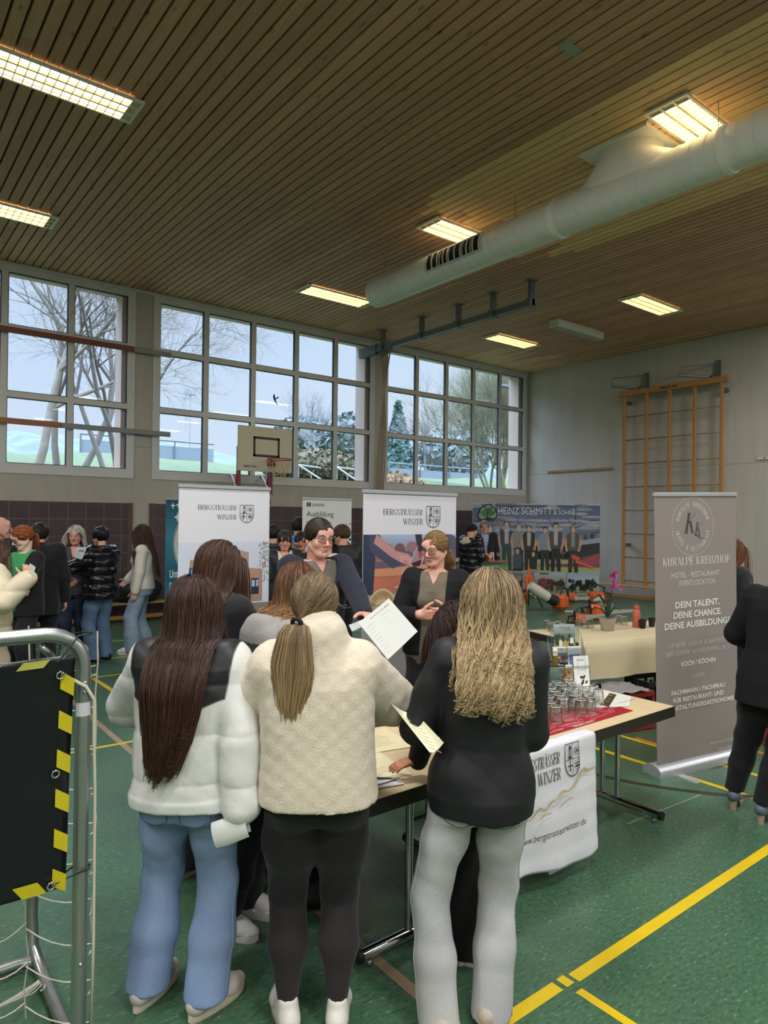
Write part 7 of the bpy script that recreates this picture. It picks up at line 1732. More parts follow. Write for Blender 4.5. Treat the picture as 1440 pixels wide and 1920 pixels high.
                u = np.linspace(0, 1, S_)[None, :, None]; P_ = p0[:, None]*(1-u)+tie*u; nd = (P_-cc_)/cr; nd /= np.linalg.norm(nd, axis=2, keepdims=True)+1e-9; surf = cc_+nd*(cr+.004+rng.uniform(0, .004, n_)[:, None, None]); kk = u**3; P_ = surf*(1-kk)+tie*kk+np.array([0, -.006, 0])*kk
                W_ = np.tile(np.interp(np.linspace(0, 1, S_), [0, .3, .8, 1], [.8, 1.2, .9, .45]), (n_, 1))*hair.get('w', .011)*HAIR_W[detail]
                mixm = (hue < hair.get('streakp', .3))[:, None, None]; col = np.where(mixm, streak, hc)*var[:, None, None]*np.ones((n_, S_, 3))
                PT = np.einsum('ij,nsj->nsi', HR, P_*k_h)+HC
                hb = hairclumps('hair', n_, HC, root, PT, W_, .003*HAIR_W[detail], col, (cv, cf, ccol))
                T0 = hp(*tie); n2 = int(n_*.45); S2 = 14; Lp = hair.get('len', .35); a_ = rng.uniform(0, 2*pi, n2); r_ = np.sqrt(rng.uniform(0, 1, n2)); u = np.linspace(0, 1, S2)
                bd = HR @ np.array([0, -1., 0]); spread = hair.get('spread', .05)
                env = np.interp(u, [0, .12, .5, .85, 1], [.25, .7, 1., .62, .12]); pts = np.zeros((n2, S2, 3)); Ls = Lp*rng.uniform(.72, 1.02, n2)
                side = np.cross(bd, [0, 0, 1.]); side /= np.linalg.norm(side)
                sw = hair.get('swing', 0.)
                for i in range(S2):
                    pts[:, i] = T0+bd*(.03*np.minimum(1, u[i]*6)+hair.get('out', .02)*u[i])+np.array([0, 0, -1.])*(Ls*u[i])[:, None]+np.array([0, 0, .015])*sin(pi*min(1, u[i]*5))+side*(spread*env[i]*r_*np.cos(a_)+sw*u[i]**1.5)[:, None]+bd*(spread*.5*env[i]*r_*np.sin(a_))[:, None]
                    if hair.get('wave'): pts[:, i] += side*(hair['wave']*np.sin(14*u[i]+a_*1.5)*u[i])[:, None]
                W2 = np.tile(np.interp(u, [0, .2, .7, 1], [.6, 1, .9, .15]), (n2, 1))*.010*HAIR_W[detail]; v2 = rng.uniform(.75, 1.25, n2); g_ = u[None, :, None]; col = (hc*(1-g_)+tip*g_)*v2[:, None, None]; m2 = rng.uniform(0, 1, n2) < hair.get('streakp', .3); col = np.where(m2[:, None, None], (streak*(1-g_*.5)+tip*g_*.5)*v2[:, None, None], col)
                hairclumps('ponytail', n2, T0+np.array([0, 0, -.2]), hb, pts, W2, .004*HAIR_W[detail], col)
                if hair.get('band'):
                    mb = MB(); t1 = unit(bd+np.array([0, 0, -.5])); s1 = unit(np.cross(t1, [0, 0, 1])); s2 = np.cross(s1, t1); c_ = T0+bd*.018; mb.tube([tuple(c_+(s1*cos(b)+s2*sin(b))*.017) for b in np.linspace(0, 2*pi, 16, endpoint=False)], .0085, 8, closed=True); mb.build('hair_tie', mat('band_'+hair['band'], hair['band'], .8), hb, True)
            else:   # long loose hair falling over shoulders
                Lh = hair.get('len', .45); ds = .022; S_ = int(Lh/ds)+5; part = hair.get('part', 0.); keepface = hair.get('face', 1)
                pts = np.zeros((n_, S_, 3)); p = p0.copy(); fk = np.clip((p0[:, 1]+.03)/.08, 0, 1); dr = np.stack([(p0[:, 0]-part)*(2.5+6.5*fk)+.25*fk*np.sign(p0[:, 0]-part+1e-6), -.55-2.*p0[:, 1].clip(-.02, .1), -.25+0*p0[:, 0]], 1)
                dr = dr-d*(dr*d).sum(1, keepdims=True); dr /= np.linalg.norm(dr, axis=1, keepdims=True)+1e-9
                lay = rng.uniform(0, 1, n_); grav = HR.T @ np.array([0, 0, -1.]); LL = Lh*rng.uniform(.80, 1.05, n_)*hair.get('lenf', 1.); trav = np.zeros(n_)
                phs = rng.uniform(0, 2*pi, n_); vol = hair.get('vol', .0)
                hands_off = hair.get('push', None)
                prev = None
                for i in range(S_):
                    pts[:, i] = p
                    dr = dr*.72+grav*.28+hair.get('back', 0.)*np.array([0, -.1, 0])+hair.get('sweep', 0.)*np.array([.1, 0, 0])*(trav > .2)[:, None]; dr /= np.linalg.norm(dr, axis=1, keepdims=True)+1e-9
                    step = np.where(trav < LL, ds, ds*.02)[:, None]; p = p+dr*step; trav += ds
                    rr = cr+.004+lay[:, None]*.016+vol*np.clip(trav/.25, 0, 1)[:, None]*.5; e_ = ((p-cc_)/rr); le = np.linalg.norm(e_, axis=1, keepdims=True); ins = le < 1; p = np.where(ins, cc_+e_/np.maximum(le, 1e-6)*rr, p)
                    if keepface: fm = (p[:, 1] > .015) & (p[:, 2] < hl-.01) & (p[:, 2] > -.16); p[:, 0] = np.where(fm, np.sign(p[:, 0]+1e-9)*np.maximum(np.abs(p[:, 0]), .078+.012*lay), p[:, 0])
                    # neck and torso
                    Wp = (HR @ (p*k_h).T).T+HC; zz_ = Wp[:, 2]; cx, cy, rx, ry = loft_xy(secs, zz_); o2 = hair.get('coat', .03)*s+.008+lay*.018+vol*.6*np.clip(trav/.3, 0, 1)
                    low = zz_ < 1.46*s; rx = np.where(low, rx+o2, .065*s+.012); ry = np.where(low, ry+o2, .065*s+.012); cx = np.where(low, cx, NB[0]); cy = np.where(low, cy, NB[1])
                    qx, qy = (Wp[:, 0]-cx)/rx, (Wp[:, 1]-cy)/ry; le = (np.abs(qx)**2.2+np.abs(qy)**2.2)**(1/2.2); ins = (le < 1) & (zz_ < HC[2]-.08*s)
                    bk_ = ins & ((Wp[:, 1] < cy+.02) | hair.get('allback', True) & (p0[:, 1] < .06))
                    yb_ = cy-ry*(1-np.minimum(np.abs(qx), .97)**2.2)**(1/2.2); f_ = 1/np.maximum(le, .15)
                    Wp[:, 1] = np.where(bk_, np.minimum(Wp[:, 1], yb_), np.where(ins, cy+(Wp[:, 1]-cy)*np.minimum(f_, 1.5), Wp[:, 1])); Wp[:, 0] = np.where(ins & ~bk_, cx+(Wp[:, 0]-cx)*np.minimum(f_, 1.3), Wp[:, 0])
                    if hair.get('allback', True):
                        y_s = by(1.36*s)-(.010+.090*w)*s-o2; u_ = np.clip((HC[2]-.04*s-zz_)/(.12*s), 0, 1)*(p0[:, 1] < .06); Wp[:, 1] += np.minimum(0, y_s+.02-Wp[:, 1])*.22*u_
                    if hair.get('taper'):
                        u_ = np.clip((1.42*s-Wp[:, 2])/.35, 0, 1); xT = NB[0]+hair.get('tx', 0.)*np.clip(1.42*s-Wp[:, 2], 0, 1); Wp[:, 0] += (xT-Wp[:, 0])*hair['taper']*u_
                    p = (HR.T @ (Wp-HC).T).T/k_h
                wv = hair.get('wave', 0.)
                if wv:
                    tt = np.arange(S_)*ds; amp = wv*np.clip((tt-hair.get('wave0', .12))/.15, 0, 1)[None]*(.8+.2*hue)[:, None]; fr2 = hair.get('wavef', 42.)*(.8+.4*lay)[:, None]
                    grp_ = np.floor((np.arctan2(p0[:, 0], p0[:, 1])+pi)*5.5)*1.9; fr2 = hair.get('wavef', 42.)*(.88+.24*((np.floor((np.arctan2(p0[:, 0], p0[:, 1])+pi)*5.5)*.37) % 1))[:, None]; pts[..., 0] += amp*np.sin(fr2*tt[None]+grp_[:, None]); pts[..., 1] += amp*.7*np.cos(fr2*tt[None]+grp_[:, None]); pts[..., 2] += amp*.3*np.sin(fr2*tt[None]*1.3+grp_[:, None])
                if hair.get('lock'):
                    gi = np.floor((np.arctan2(p0[:, 0], p0[:, 1])+pi)*hair.get('lockn', 6.)).astype(int)*7+np.floor(lay*2.99).astype(int)+np.floor(p0[:, 2]*22).astype(int)*100
                    for g0_ in np.unique(gi): mk = gi == g0_; mu = pts[mk].mean(0); pts[mk] += (mu-pts[mk])*hair['lock']*np.clip((np.arange(S_)*ds-.08)/.2, 0, 1)[None, :, None]
                jit = rng.normal(0, .0018, (n_, S_, 3)).cumsum(1)*.35; pts = pts+jit
                u = np.linspace(0, 1, S_); W_ = np.tile(np.interp(u, [0, .15, .7, 1], [.75, 1.1, 1., .18]), (n_, 1))*hair.get('w', .0105)*HAIR_W[detail]*rng.uniform(.6, 1.3, n_)[:, None]
                g_ = np.clip((u-hair.get('tip0', .3))/.5, 0, 1)[None, :, None]; base = np.where((hue < hair.get('streakp', .25))[:, None], streak, hc)
                col = (base[:, None]*(1-g_)+tip*g_)*var[:, None, None]
                PT = np.einsum('ij,nsj->nsi', HR, pts*k_h)+HC
                hairclumps('hair', n_, HC, root, PT, W_, hair.get('th', .0045)*HAIR_W[detail], col, (cv, cf, ccol))
    if glasses:
        M_ = {'wire': GOLDW, 'dark': DARKF, 'black': BLKP}[glasses.get('m', 'wire')]; rr = glasses.get('r', .0021); mb = MB(); rxg, rzg = glasses.get('size', (.026, .0205))
        for sg in (1, -1): mb.tube([tuple(hp(sg*.033+rxg*cos(a_)*abs(cos(a_))**-.3 if abs(cos(a_)) > .01 else sg*.033, .104-.004*abs(cos(a_))-(.004 if sg*cos(a_) > 0 else 0), .001+rzg*sin(a_)*max(.05, abs(sin(a_)))**-.25)) for a_ in np.linspace(.001, 2*pi+.001, 22, endpoint=False)], rr*k_h, 6, closed=True)
        mb.tube([tuple(hp(-.0095, .105, .006)), tuple(hp(0, .108, .009)), tuple(hp(.0095, .105, .006))], rr*k_h, 6)
        for sg in (1, -1): mb.tube([tuple(hp(sg*(.033+rxg), .098, .008)), tuple(hp(sg*.074, .07, .009)), tuple(hp(sg*.080, .0, .008)), tuple(hp(sg*.076, -.03, -.012))], rr*.8*k_h, 6)
        gl = mb.build('glasses', M_, root, True); mb = MB()
        for sg in (1, -1): mb.add([tuple(hp(sg*.033+rxg*.97*cos(a_), .1025, .001+rzg*.97*sin(a_))) for a_ in np.linspace(0, 2*pi, 16, endpoint=False)], [tuple(range(16))])
        mb.build('lens', LENS, gl)
    q.root, q.hp, q.NB, q.bx, q.by = root, hp, NB, bx, by
    q.M = Matrix.Translation((loc[0], loc[1], 0)) @ Matrix.Rotation(radians(face)-pi/2, 4, 'Z')
    return q
def w2l(loc, face, p):
    """world point -> the person's own frame"""
    a = -(radians(face)-pi/2); v = np.array(p, float)-np.array([loc[0], loc[1], 0]); return rotz(a) @ v
# ------------------------------------------------------------------ the people
def gpt(px, py): return onz(px, py, 0)[:2]
def ftl(loc, face, p, an, lift=0.): v = w2l(loc, face, (p[0], p[1], 0)); return (v[0], v[1], an, lift)
def two(c1, c2, test):
    a, b = np.array(lin(c1)), np.array(lin(c2))
    return lambda V: np.where(test(V)[:, None], b, a)
def two_s(c1, c2, d):
    a, b = np.array(lin(c1)), np.array(lin(c2))
    return lambda V: a+(b-a)*np.clip(d(V)/.005+.5, 0, 1)[:, None]
def denim(c, fade=.12, seed=0):
    c0 = np.array(lin(c))
    def f(V):
        n = .5+.5*np.sin(9*V[:, 2]+3*np.sin(7*V[:, 0]+seed)+2*np.sin(5*V[:, 1])); k = 1-fade+2*fade*n
        seam = np.abs(np.abs(V[:, 0])-.19) < .0
        return c0[None]*k[:, None]
    return f
FLEX = .0
# girl in the white and black puffer jacket, nearest on the left
La, Fa = (1.005, 2.43), 47
hR = w2l(La, Fa, dep(455, 1540, 2.38))
A = make_person('person with long dark hair in a white puffer jacket with black yoke and blue jeans', La, Fa, 1.575, build=1.0, detail=2,
    hips=(.005, .0), lean=(.0, .03), head=(6, 2, 0), feet={'R': ftl(La, Fa, gpt(392, 1893), 30), 'L': ftl(La, Fa, gpt(281, 1872), 12)},
    hands={'R': dict(at=tuple(hR), pole=(.8, -.6, 0), u=(-.35, .25, -.85), n=(-.6, -.1, .2), curl=.75, thumb=.5), 'L': dict(at=(-.12, .28, 1.0), pole=(-1, -.5, 0))},
    top=dict(name='puffer_jacket', off=.044, soff=.040, cuff=.9, elb=1.1, hem=.85, straight=.85, sw=.158, mat=PUFF, long=1, e=2.6, res=.0055, sm=1, hemring=.006, collar=(.078, .05),
             disp=lambda x, y, z: quilt(.17, .009, .03)(x, y, z)+folds(1., .0035, 1.2)(x, y, z),
             col=two_s('d8d8d4', '17171a', lambda V: np.minimum(V[:, 2]-1.15+.03*np.cos(V[:, 0]*14), .195-.09*(1.36-V[:, 2]).clip(0, 1)-np.abs(V[:, 0])))),
    legs=dict(name='jeans', col=denim('8298bc', .10), pockets='7a90b4', off=.010, rk=.066, re=.076, end=-.022, calf=.006, rt=.089, res=.0075, disp=folds(2., .0055, .9)),
    shoes=dict(col='c8bdb4', solecol='ddd2bc', lace='e4e0d8', sole=.036, k=1.03),
    hair=dict(style='long', col='35231c', tip='3e2820', streak='4a3026', streakp=.25, len=.62, n=620, w=.010, coat=.062, part=-.005, vol=.008, face=0, lenf=.95, taper=.055, tx=-.22))
# girl in the cream teddy coat
Lb, Fb = (1.372, 2.085), 60
B = make_person('person with a blonde ponytail in a cream teddy fleece coat and black leggings', Lb, Fb, 1.60, build=1.04, detail=2, skin='dba58e',
    sh_drop=.018, hips=(-.01, 0), lean=(-.01, .03), head=(30, 6, 0), feet={'R': ftl(Lb, Fb, gpt(633, 1922), 8), 'L': ftl(Lb, Fb, gpt(537, 1922), -10)},
    hands={'R': dict(at=(.17, .34, 1.02), pole=(1, -.15, -.35)), 'L': dict(at=(-.17, .30, .98), pole=(-1, -.4, -.2))},
    top=dict(name='teddy_coat', off=.046, soff=.045, cuff=1.0, elb=1.15, hem=.865, straight=.85, flare=.03, mat=TEDDY, long=1, e=2.5, res=.0065, sm=0, collar=(.118, .055),
             disp=lambda x, y, z: fuzz(.0014)(x, y, z)+folds(4., .006, .55)(x, y, z), col='dccfb9'),
    legs=dict(name='leggings', mat=COTTON, col=two('141416', '261f21', lambda V: (V[:, 2] < .415+.12*np.abs(V[:, 1]))), off=.002, rt=.108, midk=.97, rk=.070, re=.034, calf=.020, end=.02, res=.0075),
    shoes=dict(col='d9d4ca', solecol='d8d0c0', lace='e8e4dc'),
    hair=dict(style='pony', col='64523e', tip='a88c62', streak='85704f', streakp=.35, n=560, w=.0095, tie=(.0, -.128, -.062), len=.40, spread=.088, out=.05, band='18181a', line=.06), glasses=dict(m='wire', size=(.025, .022)))
# girl with the long curly blonde hair
Le, Fe = (1.775, 1.735), 47
E1 = make_person('person with long wavy blonde hair in black jacket and pale grey jeans', Le, Fe, 1.61, build=.93, detail=2,
    hips=(.045, .04), lean=(.03, .05), head=(-10, 10, 3), feet={'R': ftl(Le, Fe, gpt(922, 1910), 20), 'L': ftl(Le, Fe, gpt(822, 1930), -8)+((-.9, .5, 0),)},
    hands={'R': dict(at=(.13, .30, 1.10), pole=(.45, -.9, -.6)), 'L': dict(at=(-.08, .28, 1.02), pole=(-.62, -.7, -.7), u=(.5, .8, .3), n=(.6, .2, -.6))},
    top=dict(name='jacket', off=.030, soff=.028, cuff=.9, elb=1.1, hem=.81, straight=.3, flare=.06, mat=NYLON, long=1, res=.0068, collar=(.07, .04), hood=.8, disp=folds(7., .011, .75), col='16171a'),
    legs=dict(name='jeans', col=denim('b6b6b8', .08, 3), pockets='aeaeb2', off=.006, rk=.066, re=.072, end=-.055, rt=.094, res=.0075, disp=folds(5., .006, .85)),
    shoes=dict(col='b9ab9c', solecol='cfc4b2', lace='d8d0c4'),
    hair=dict(style='long', col='7a664e', tip='b29a72', streak='a68e68', streakp=.4, len=.40, n=640, w=.0105, coat=.05, wave=.013, wave0=.12, wavef=62., vol=.06, part=.0, face=0, tip0=.2, th=.006, taper=-.022, lock=.55))
# dark haired girl leaning on the table
Lf, Ff = (2.085, 1.905), 82
E2 = make_person('person with dark hair bent over the table, black jacket, one hand flat on the paper', Lf, Ff, 1.48, build=.95, detail=2, skin='c98d6e',
    hips=(-.0, -.02), lean=(-.03, .13), head=(-18, 30, 4), headoff=(0, .04, -.035), feet={'R': ftl(Lf, Ff, gpt(868, 1800), -20), 'L': ftl(Lf, Ff, gpt(850, 1790), 12)},
    hands={'L': dict(at=tuple(w2l(Lf, Ff, onz(778, 1440, .735))), pole=(-.9, -.4, .5), u=w2l((0, 0), Ff, (-.85, .25, -.12)), n=(0, .1, -1), curl=.22, spread=.05), 'R': dict(at=(.2, .3, .95), pole=(1, -.5, -.5))},
    top=dict(name='jacket', off=.026, soff=.020, cuff=.9, hem=.80, straight=.4, mat=COTTON, long=1, res=.0075, hood=.8, disp=folds(9., .006, .8), col='141518'),
    legs=dict(name='trousers', mat=COTTON, col='121316', off=.01, rk=.06, re=.062, end=-.05, disp=folds(3., .006)),
    shoes=dict(col='161618', solecol='e8e6e0', lace='e8e8e8', stripe=1),
    hair=dict(style='long', col='2a1c14', tip='33231a', streak='4a3224', streakp=.25, len=.5, n=480, w=.010, coat=.035, face=1))
# girl with the grey hood between the two
Lc, Fc = (1.36, 2.66), 0
E3 = make_person('person with reddish brown hair and grey hood between the puffer jacket and teddy coat', Lc, Fc, 1.60, build=1.02, detail=2,
    hips=(0, .03), lean=(-.05, .17), head=(-40, 12, 0), headoff=(0, .03, -.01), feet={'R': ftl(Lc, Fc, gpt(420, 1748), 62), 'L': ftl(Lc, Fc, gpt(464, 1712), 55)},
    hands={'R': dict(at=(.16, .30, 1.0), pole=(.6, -1, -.4)), 'L': dict(at=(-.12, .32, 1.0), pole=(-.6, -1, -.4))},
    top=dict(name='hoodie', off=.030, soff=.024, hem=.84, straight=.6, mat=COTTON, long=1, res=.0075, hood=1.3, disp=folds(2., .006, .8),
             col=two('17181b', '8f8c88', lambda V: (V[:, 2] > 1.27) & (np.hypot(V[:, 0], V[:, 1]-.08) < .135))),
    legs=dict(name='trousers', mat=COTTON, col='141417', off=.014, rk=.066, re=.066, end=-.035, disp=folds(6., .007)),
    shoes=dict(col='d6d0ce', solecol='e2dcd6', lace='b8aeb8', sole=.042, k=1.04),
    hair=dict(style='long', col='4f3526', tip='a97f55', streak='6b452f', streakp=.5, len=.215, n=520, w=.010, coat=.0, face=0, tip0=.35, vol=.0))
# girl in profile with glasses
Ld, Fd = (1.45, 3.22), 24
E4 = make_person('person in profile with straight brown hair and thin glasses in front of the building banner', Ld, Fd, 1.675, build=1., detail=2, skin='dfae98',
    lean=(0, .04), head=(26, 5, 0), feet={'R': ftl(Ld, Fd, (1.46, 3.02), 30), 'L': ftl(Ld, Fd, (1.40, 3.34), 0)},
    hands={'R': dict(at=(.12, .28, 1.0), pole=(.6, -1, -.4)), 'L': dict(at=(-.12, .30, 1.0), pole=(-.6, -1, -.4))},
    top=dict(name='jacket', off=.028, soff=.024, hem=.84, straight=.6, mat=COTTON, long=1, collar=(.07, .03), disp=folds(2.5, .006, .8), col='15161a'),
    legs=dict(name='trousers', mat=COTTON, col='1b1c20', off=.014, rk=.066, re=.066, end=-.035, disp=folds(6., .007)), shoes=dict(col='a8967c', solecol='cbbd9e'),
    hair=dict(style='long', col='3d2b22', tip='5a3f2f', streak='573c2c', streakp=.35, len=.50, n=560, w=.010, coat=.035, face=1, vol=.01), glasses=dict(m='wire', size=(.024, .02), r=.0018))
# the man behind the table
gm = dep(601, 1000, 4.62); Lg, Fg = (gm[0]-.02, gm[1]+.03), -98
hm = dep(683, 1150, 4.24)
G_ = make_person('person in glasses and navy jacket over grey polo, handing over a white sheet', Lg, Fg, 1.80, male=True, build=1.03, detail=2, skin='e0ab98', brow='3a2a20',
    lean=(.0, .03), head=(-5, 4, -3), feet=None,
    hands={'L': dict(at=tuple(w2l(Lg, Fg, hm)), pole=(-.9, -.2, -.9), u=w2l((0, 0), Fg, ray(716, 1164)*3.95-ray(683, 1150)*4.24), n=(.2, .2, -1), curl=[.35, .5, .6, .7], thumb=.2), 'R': dict(at=(.10, .34, 1.05), pole=(.9, -.4, -.6))},
    under=dict(name='polo', off=.010, soff=.008, hem=.9, col='6b675f', sleeve=.4, mat=KNIT, vneck=(.05, 1.365), collar=(.066, .045)),
    top=dict(name='jacket', off=.032, soff=.026, cuff=.9, hem=.80, straight=.4, mat=COTTON, long=1, open=(.115, .025, 1.46, 1.16), collar=(.088, .05), disp=folds(3., .005, .8), col='1d2130', res=.0065),
    legs=dict(name='trousers', mat=COTTON, col='1b1d24', off=.014, rk=.066, re=.06, end=-.04), shoes=dict(col='1a1a1c', solecol='2a2a2a'),
    hair=dict(style='short', col='2c1f18', streak='3a2a20', n=620, len=.04, w=.007, off=.007, line=.098, sweep=.5, fwd=-.3), glasses=dict(m='dark', size=(.028, .021), r=.0016))
pr = Print((0, 0, 0), (-1, 0, 0), (0, 0, 1), lift=.0003); zz_ = 1.235
yb = max(v for v in [G_.by(zz_)+.126*1.03*1.06+.045])
pr.o = np.array([-.085, yb, 0]); pr.text('Bergsträsser', 0, 1.235, .010, 'c8ccd4'); pr.text('Winzer eG', .02, 1.218, .010, 'c8ccd4'); pr.build('chest_lettering', PRINT, G_.root)
# the woman behind the table
wm = dep(818, 1000, 4.80); Lh, Fh = (wm[0]+.02, wm[1]+.02), -142
hr_, hl_ = dep(786, 1152, 4.56), dep(842, 1150, 4.56)
dRL = w2l((0, 0), Fh, hl_-hr_)
H_ = make_person('smiling person in glasses, black cardigan over olive polo, hands folded behind the table', Lh, Fh, 1.725, build=1.12, detail=2, skin='e3b09c', brow='8a6a50',
    lean=(0, .02), head=(24, 9, -2), hands={'R': dict(at=tuple(w2l(Lh, Fh, hr_)), pole=(1, -.6, -.7), u=unit(dRL)+np.array([0, .1, -.05]), n=(0, -.9, .3), curl=[.5, .55, .6, .7], thumb=.1), 'L': dict(at=tuple(w2l(Lh, Fh, hl_+np.array([0, 0, .012]))), pole=(-1, -.6, -.7), u=-unit(dRL)+np.array([0, .28, -.05]), n=(0, -.9, .2), curl=[.6, .65, .7, .75], thumb=.1)},
    under=dict(name='polo_shirt', off=.012, soff=.010, hem=.80, col='736a5a', sleeve=.35, mat=KNIT, vneck=(.055, 1.34), bust=1, collar=(.062, .035), flare=.04, disp=folds(1., .003)),
    top=dict(name='cardigan', off=.030, soff=.022, cuff=1.1, hem=.86, mat=KNIT, open=(.095, .085, 1.43, 1.0), bust=1, collar=(.075, .02), disp=folds(5., .005, .7), col='121316', res=.0065),
    legs=dict(name='trousers', mat=COTTON, col='141418', off=.006, rt=.098, rk=.066, re=.05, end=-.03), shoes=dict(col='1a1a1c', solecol='2a2a2a'),
    hair=dict(style='pony', col='8a6845', tip='a8845a', streak='a5845c', streakp=.4, n=520, w=.0085, off=.006, tie=(.015, -.115, -.03), len=.20, spread=.075, out=.03, line=.068, wave=.012), glasses=dict(m='dark', size=(.028, .022), r=.0019))
# woman in black at the right edge
Lr, Fr = (4.37, 1.72), 12
R_W = make_person('person in long black top, black trousers and grey block heels at the right edge', Lr, Fr, 1.70, build=1.06, detail=2, skin='dcaa92',
    lean=(.04, .0), headoff=(.08, .02, 0), head=(0, 0, 0), feet={'L': ftl(Lr, Fr, gpt(1377, 1512), -4), 'R': ftl(Lr, Fr, gpt(1432, 1540), 8)},
    hands={'L': dict(at=(-.14, .26, 1.0), pole=(-1, -.7, -.3)), 'R': dict(at=(.2, .3, 1.0), pole=(.8, -1, -.2))},
    top=dict(name='long_top', off=.022, soff=.022, cuff=.7, hem=.74, straight=.5, flare=.09, mat=KNIT, disp=folds(4., .006, .6), col='0d0e10', sleeve=.86),
    legs=dict(name='trousers', mat=COTTON, col='0f1013', off=.010, rt=.092, rk=.066, re=.046, end=.03, disp=folds(8., .005)), shoes=dict(col='5a6270', style='heel', solecol='9c8c78'),
    hair=dict(style='pony', col='4a3426', n=300, tie=(0, -.11, .05), len=.1, spread=.05))
pb = dep(1372, 1040, 6.6)
make_person('person with auburn hair and dark glasses peeking out beside the tall taupe banner', (pb[0], pb[1]), -25, 1.64, detail=1, skin='e0b4a4', head=(-8, 4, 0),
    top=dict(name='blouse', off=.02, col='2a2a30', hem=.84), legs=dict(name='trousers', col='22242c', mat=COTTON), shoes=dict(col='1c1c1e'),
    hair=dict(style='long', col='6a4026', streak='7d4e30', len=.5, face=1, coat=.03), glasses=dict(m='black', size=(.026, .022), r=.0026))
# ------------------------------------------------------------------ the group at the left
def standing(label, px, D, face, H, **k):
    p = dep(px, 968, D); return make_person(label, (p[0], p[1]), face, H, **k)
JN = lambda c: dict(name='jeans', col=denim(c, .1), off=.014, rk=.068, re=.076, end=-.05, disp=folds(2.3, .007, .9))
BT = lambda c='17181c': dict(name='trousers', mat=COTTON, col=c, off=.012, rk=.064, re=.062, end=-.04, disp=folds(4., .006))
SN = dict(col='d8d4cc', solecol='e4e0d6'); BS = dict(col='19191b', solecol='262626')
pc = dep(-26, 968, 5.45); Lx, Fx = (pc[0], pc[1]), 22
make_person('person in a cream puffer jacket cut by the left edge, hand raised with a phone', Lx, Fx, 1.64, detail=1, build=1.08, head=(-20, 8, 0),
    hands={'R': dict(at=tuple(w2l(Lx, Fx, dep(50, 1085, 5.3))), pole=(.6, -.5, -1), u=w2l((0, 0), Fx, (.1, .1, 1.)), n=(-.8, .3, 0), curl=.8), 'L': dict(at=(-.1, .3, 1.15), pole=(-1, -.5, -.5))},
    top=dict(name='puffer_jacket', off=.055, soff=.05, cuff=.9, hem=.82, straight=.9, mat=PUFF, long=1, disp=lambda x, y, z: quilt(.15, .014, .03)(x, y, z)+folds(3., .004)(x, y, z), col='ddd0b4'), legs=dict(JN('cfc4b4'), col='c4b4a0'), shoes=SN,
    hair=dict(style='long', col='5a4230', streak='7a5a40', len=.4))
standing('bald person in a dark shirt cut by the left edge of the photo', -3, 7.6, -10, 1.78, male=True, detail=1, skin='d9a58e', head=(-5, 0, 0), hands={'R': dict(at=(.12, .33, 1.28), pole=(1, -.5, -.6), curl=.7), 'L': dict(at=(-.1, .32, 1.2), pole=(-1, -.5, -.6))},
    top=dict(name='shirt', off=.02, hem=.84, col='20263a', mat=COTTON, disp=folds(3., .004)), legs=BT('22242c'), shoes=BS)
q2 = dep(40, 968, 6.95); Lq, Fq_ = (q2[0]+.03, q2[1]), -150
make_person('person with red hair and glasses in a green hoodie under black jacket, looking down', Lq, Fq_, 1.69, detail=1, skin='ecc4b4', head=(18, 20, 0), brow='8a5a3a',
    hands={'R': dict(at=(.12, .30, 1.12), pole=(1, -.6, -.6), curl=.7), 'L': dict(at=(-.06, .34, 1.16), pole=(-1, -.5, -.6), u=(.4, .4, .6), curl=.6)},
    under=dict(name='hoodie', off=.018, soff=.01, hem=.84, col='3f9a5c', mat=COTTON, hood=.95, disp=folds(3., .004)),
    top=dict(name='jacket', off=.036, soff=.03, hem=.80, straight=.6, mat=COTTON, open=(.15, .05, 1.46, .95), disp=folds(5., .006), col='131316', neckr=.08), legs=BT(), shoes=BS,
    hair=dict(style='pony', col='8a4a26', tip='7a3f22', streak='a05a30', streakp=.4, tie=(0, -.11, .0), len=.22, spread=.05, n=260, line=.064), glasses=dict(m='black', size=(.026, .02), r=.0022))
standing('person with short dark hair in black coat seen from behind beside the red-haired one', 74, 7.5, 70, 1.71, male=True, detail=1, top=dict(name='coat', off=.045, hem=.72, straight=.7, mat=COTTON, disp=folds(3., .007), col='141416', collar=(.08, .05)), legs=BT(), shoes=BS, hair=dict(style='short', col='241c18', n=220, len=.05, w=.011))
standing('person with wavy grey-white hair in a dark dotted blouse facing the camera', 143, 8.75, -118, 1.66, detail=1, build=1.18, skin='e2a894', head=(0, 4, 0), hands={'R': dict(at=(.30, .04, .83), pole=(1, -.6, 0)), 'L': dict(at=(-.1, .3, 1.0), pole=(-1, -.6, -.4))},
    top=dict(name='blouse', off=.022, soff=.02, hem=.82, flare=.05, bust=1, mat=COTTON, vneck=(.06, 1.28), disp=folds(2., .005),
             col=lambda V: np.where((np.sin(V[:, 2]*190)*np.sin(V[:, 0]*190) > .45)[:, None], np.array(lin('75767e')), np.array(lin('3a3b44')))), legs=dict(JN('2b3650'), re=.058), shoes=BS,
    hair=dict(style='long', col='cdc5b8', tip='d8d0c0', streak='b4aca0', len=.30, n=260, wave=.012, wave0=.05, coat=.02, vol=.03, w=.013, line=.07))
q3 = gpt(186, 1238); standing_f = 108
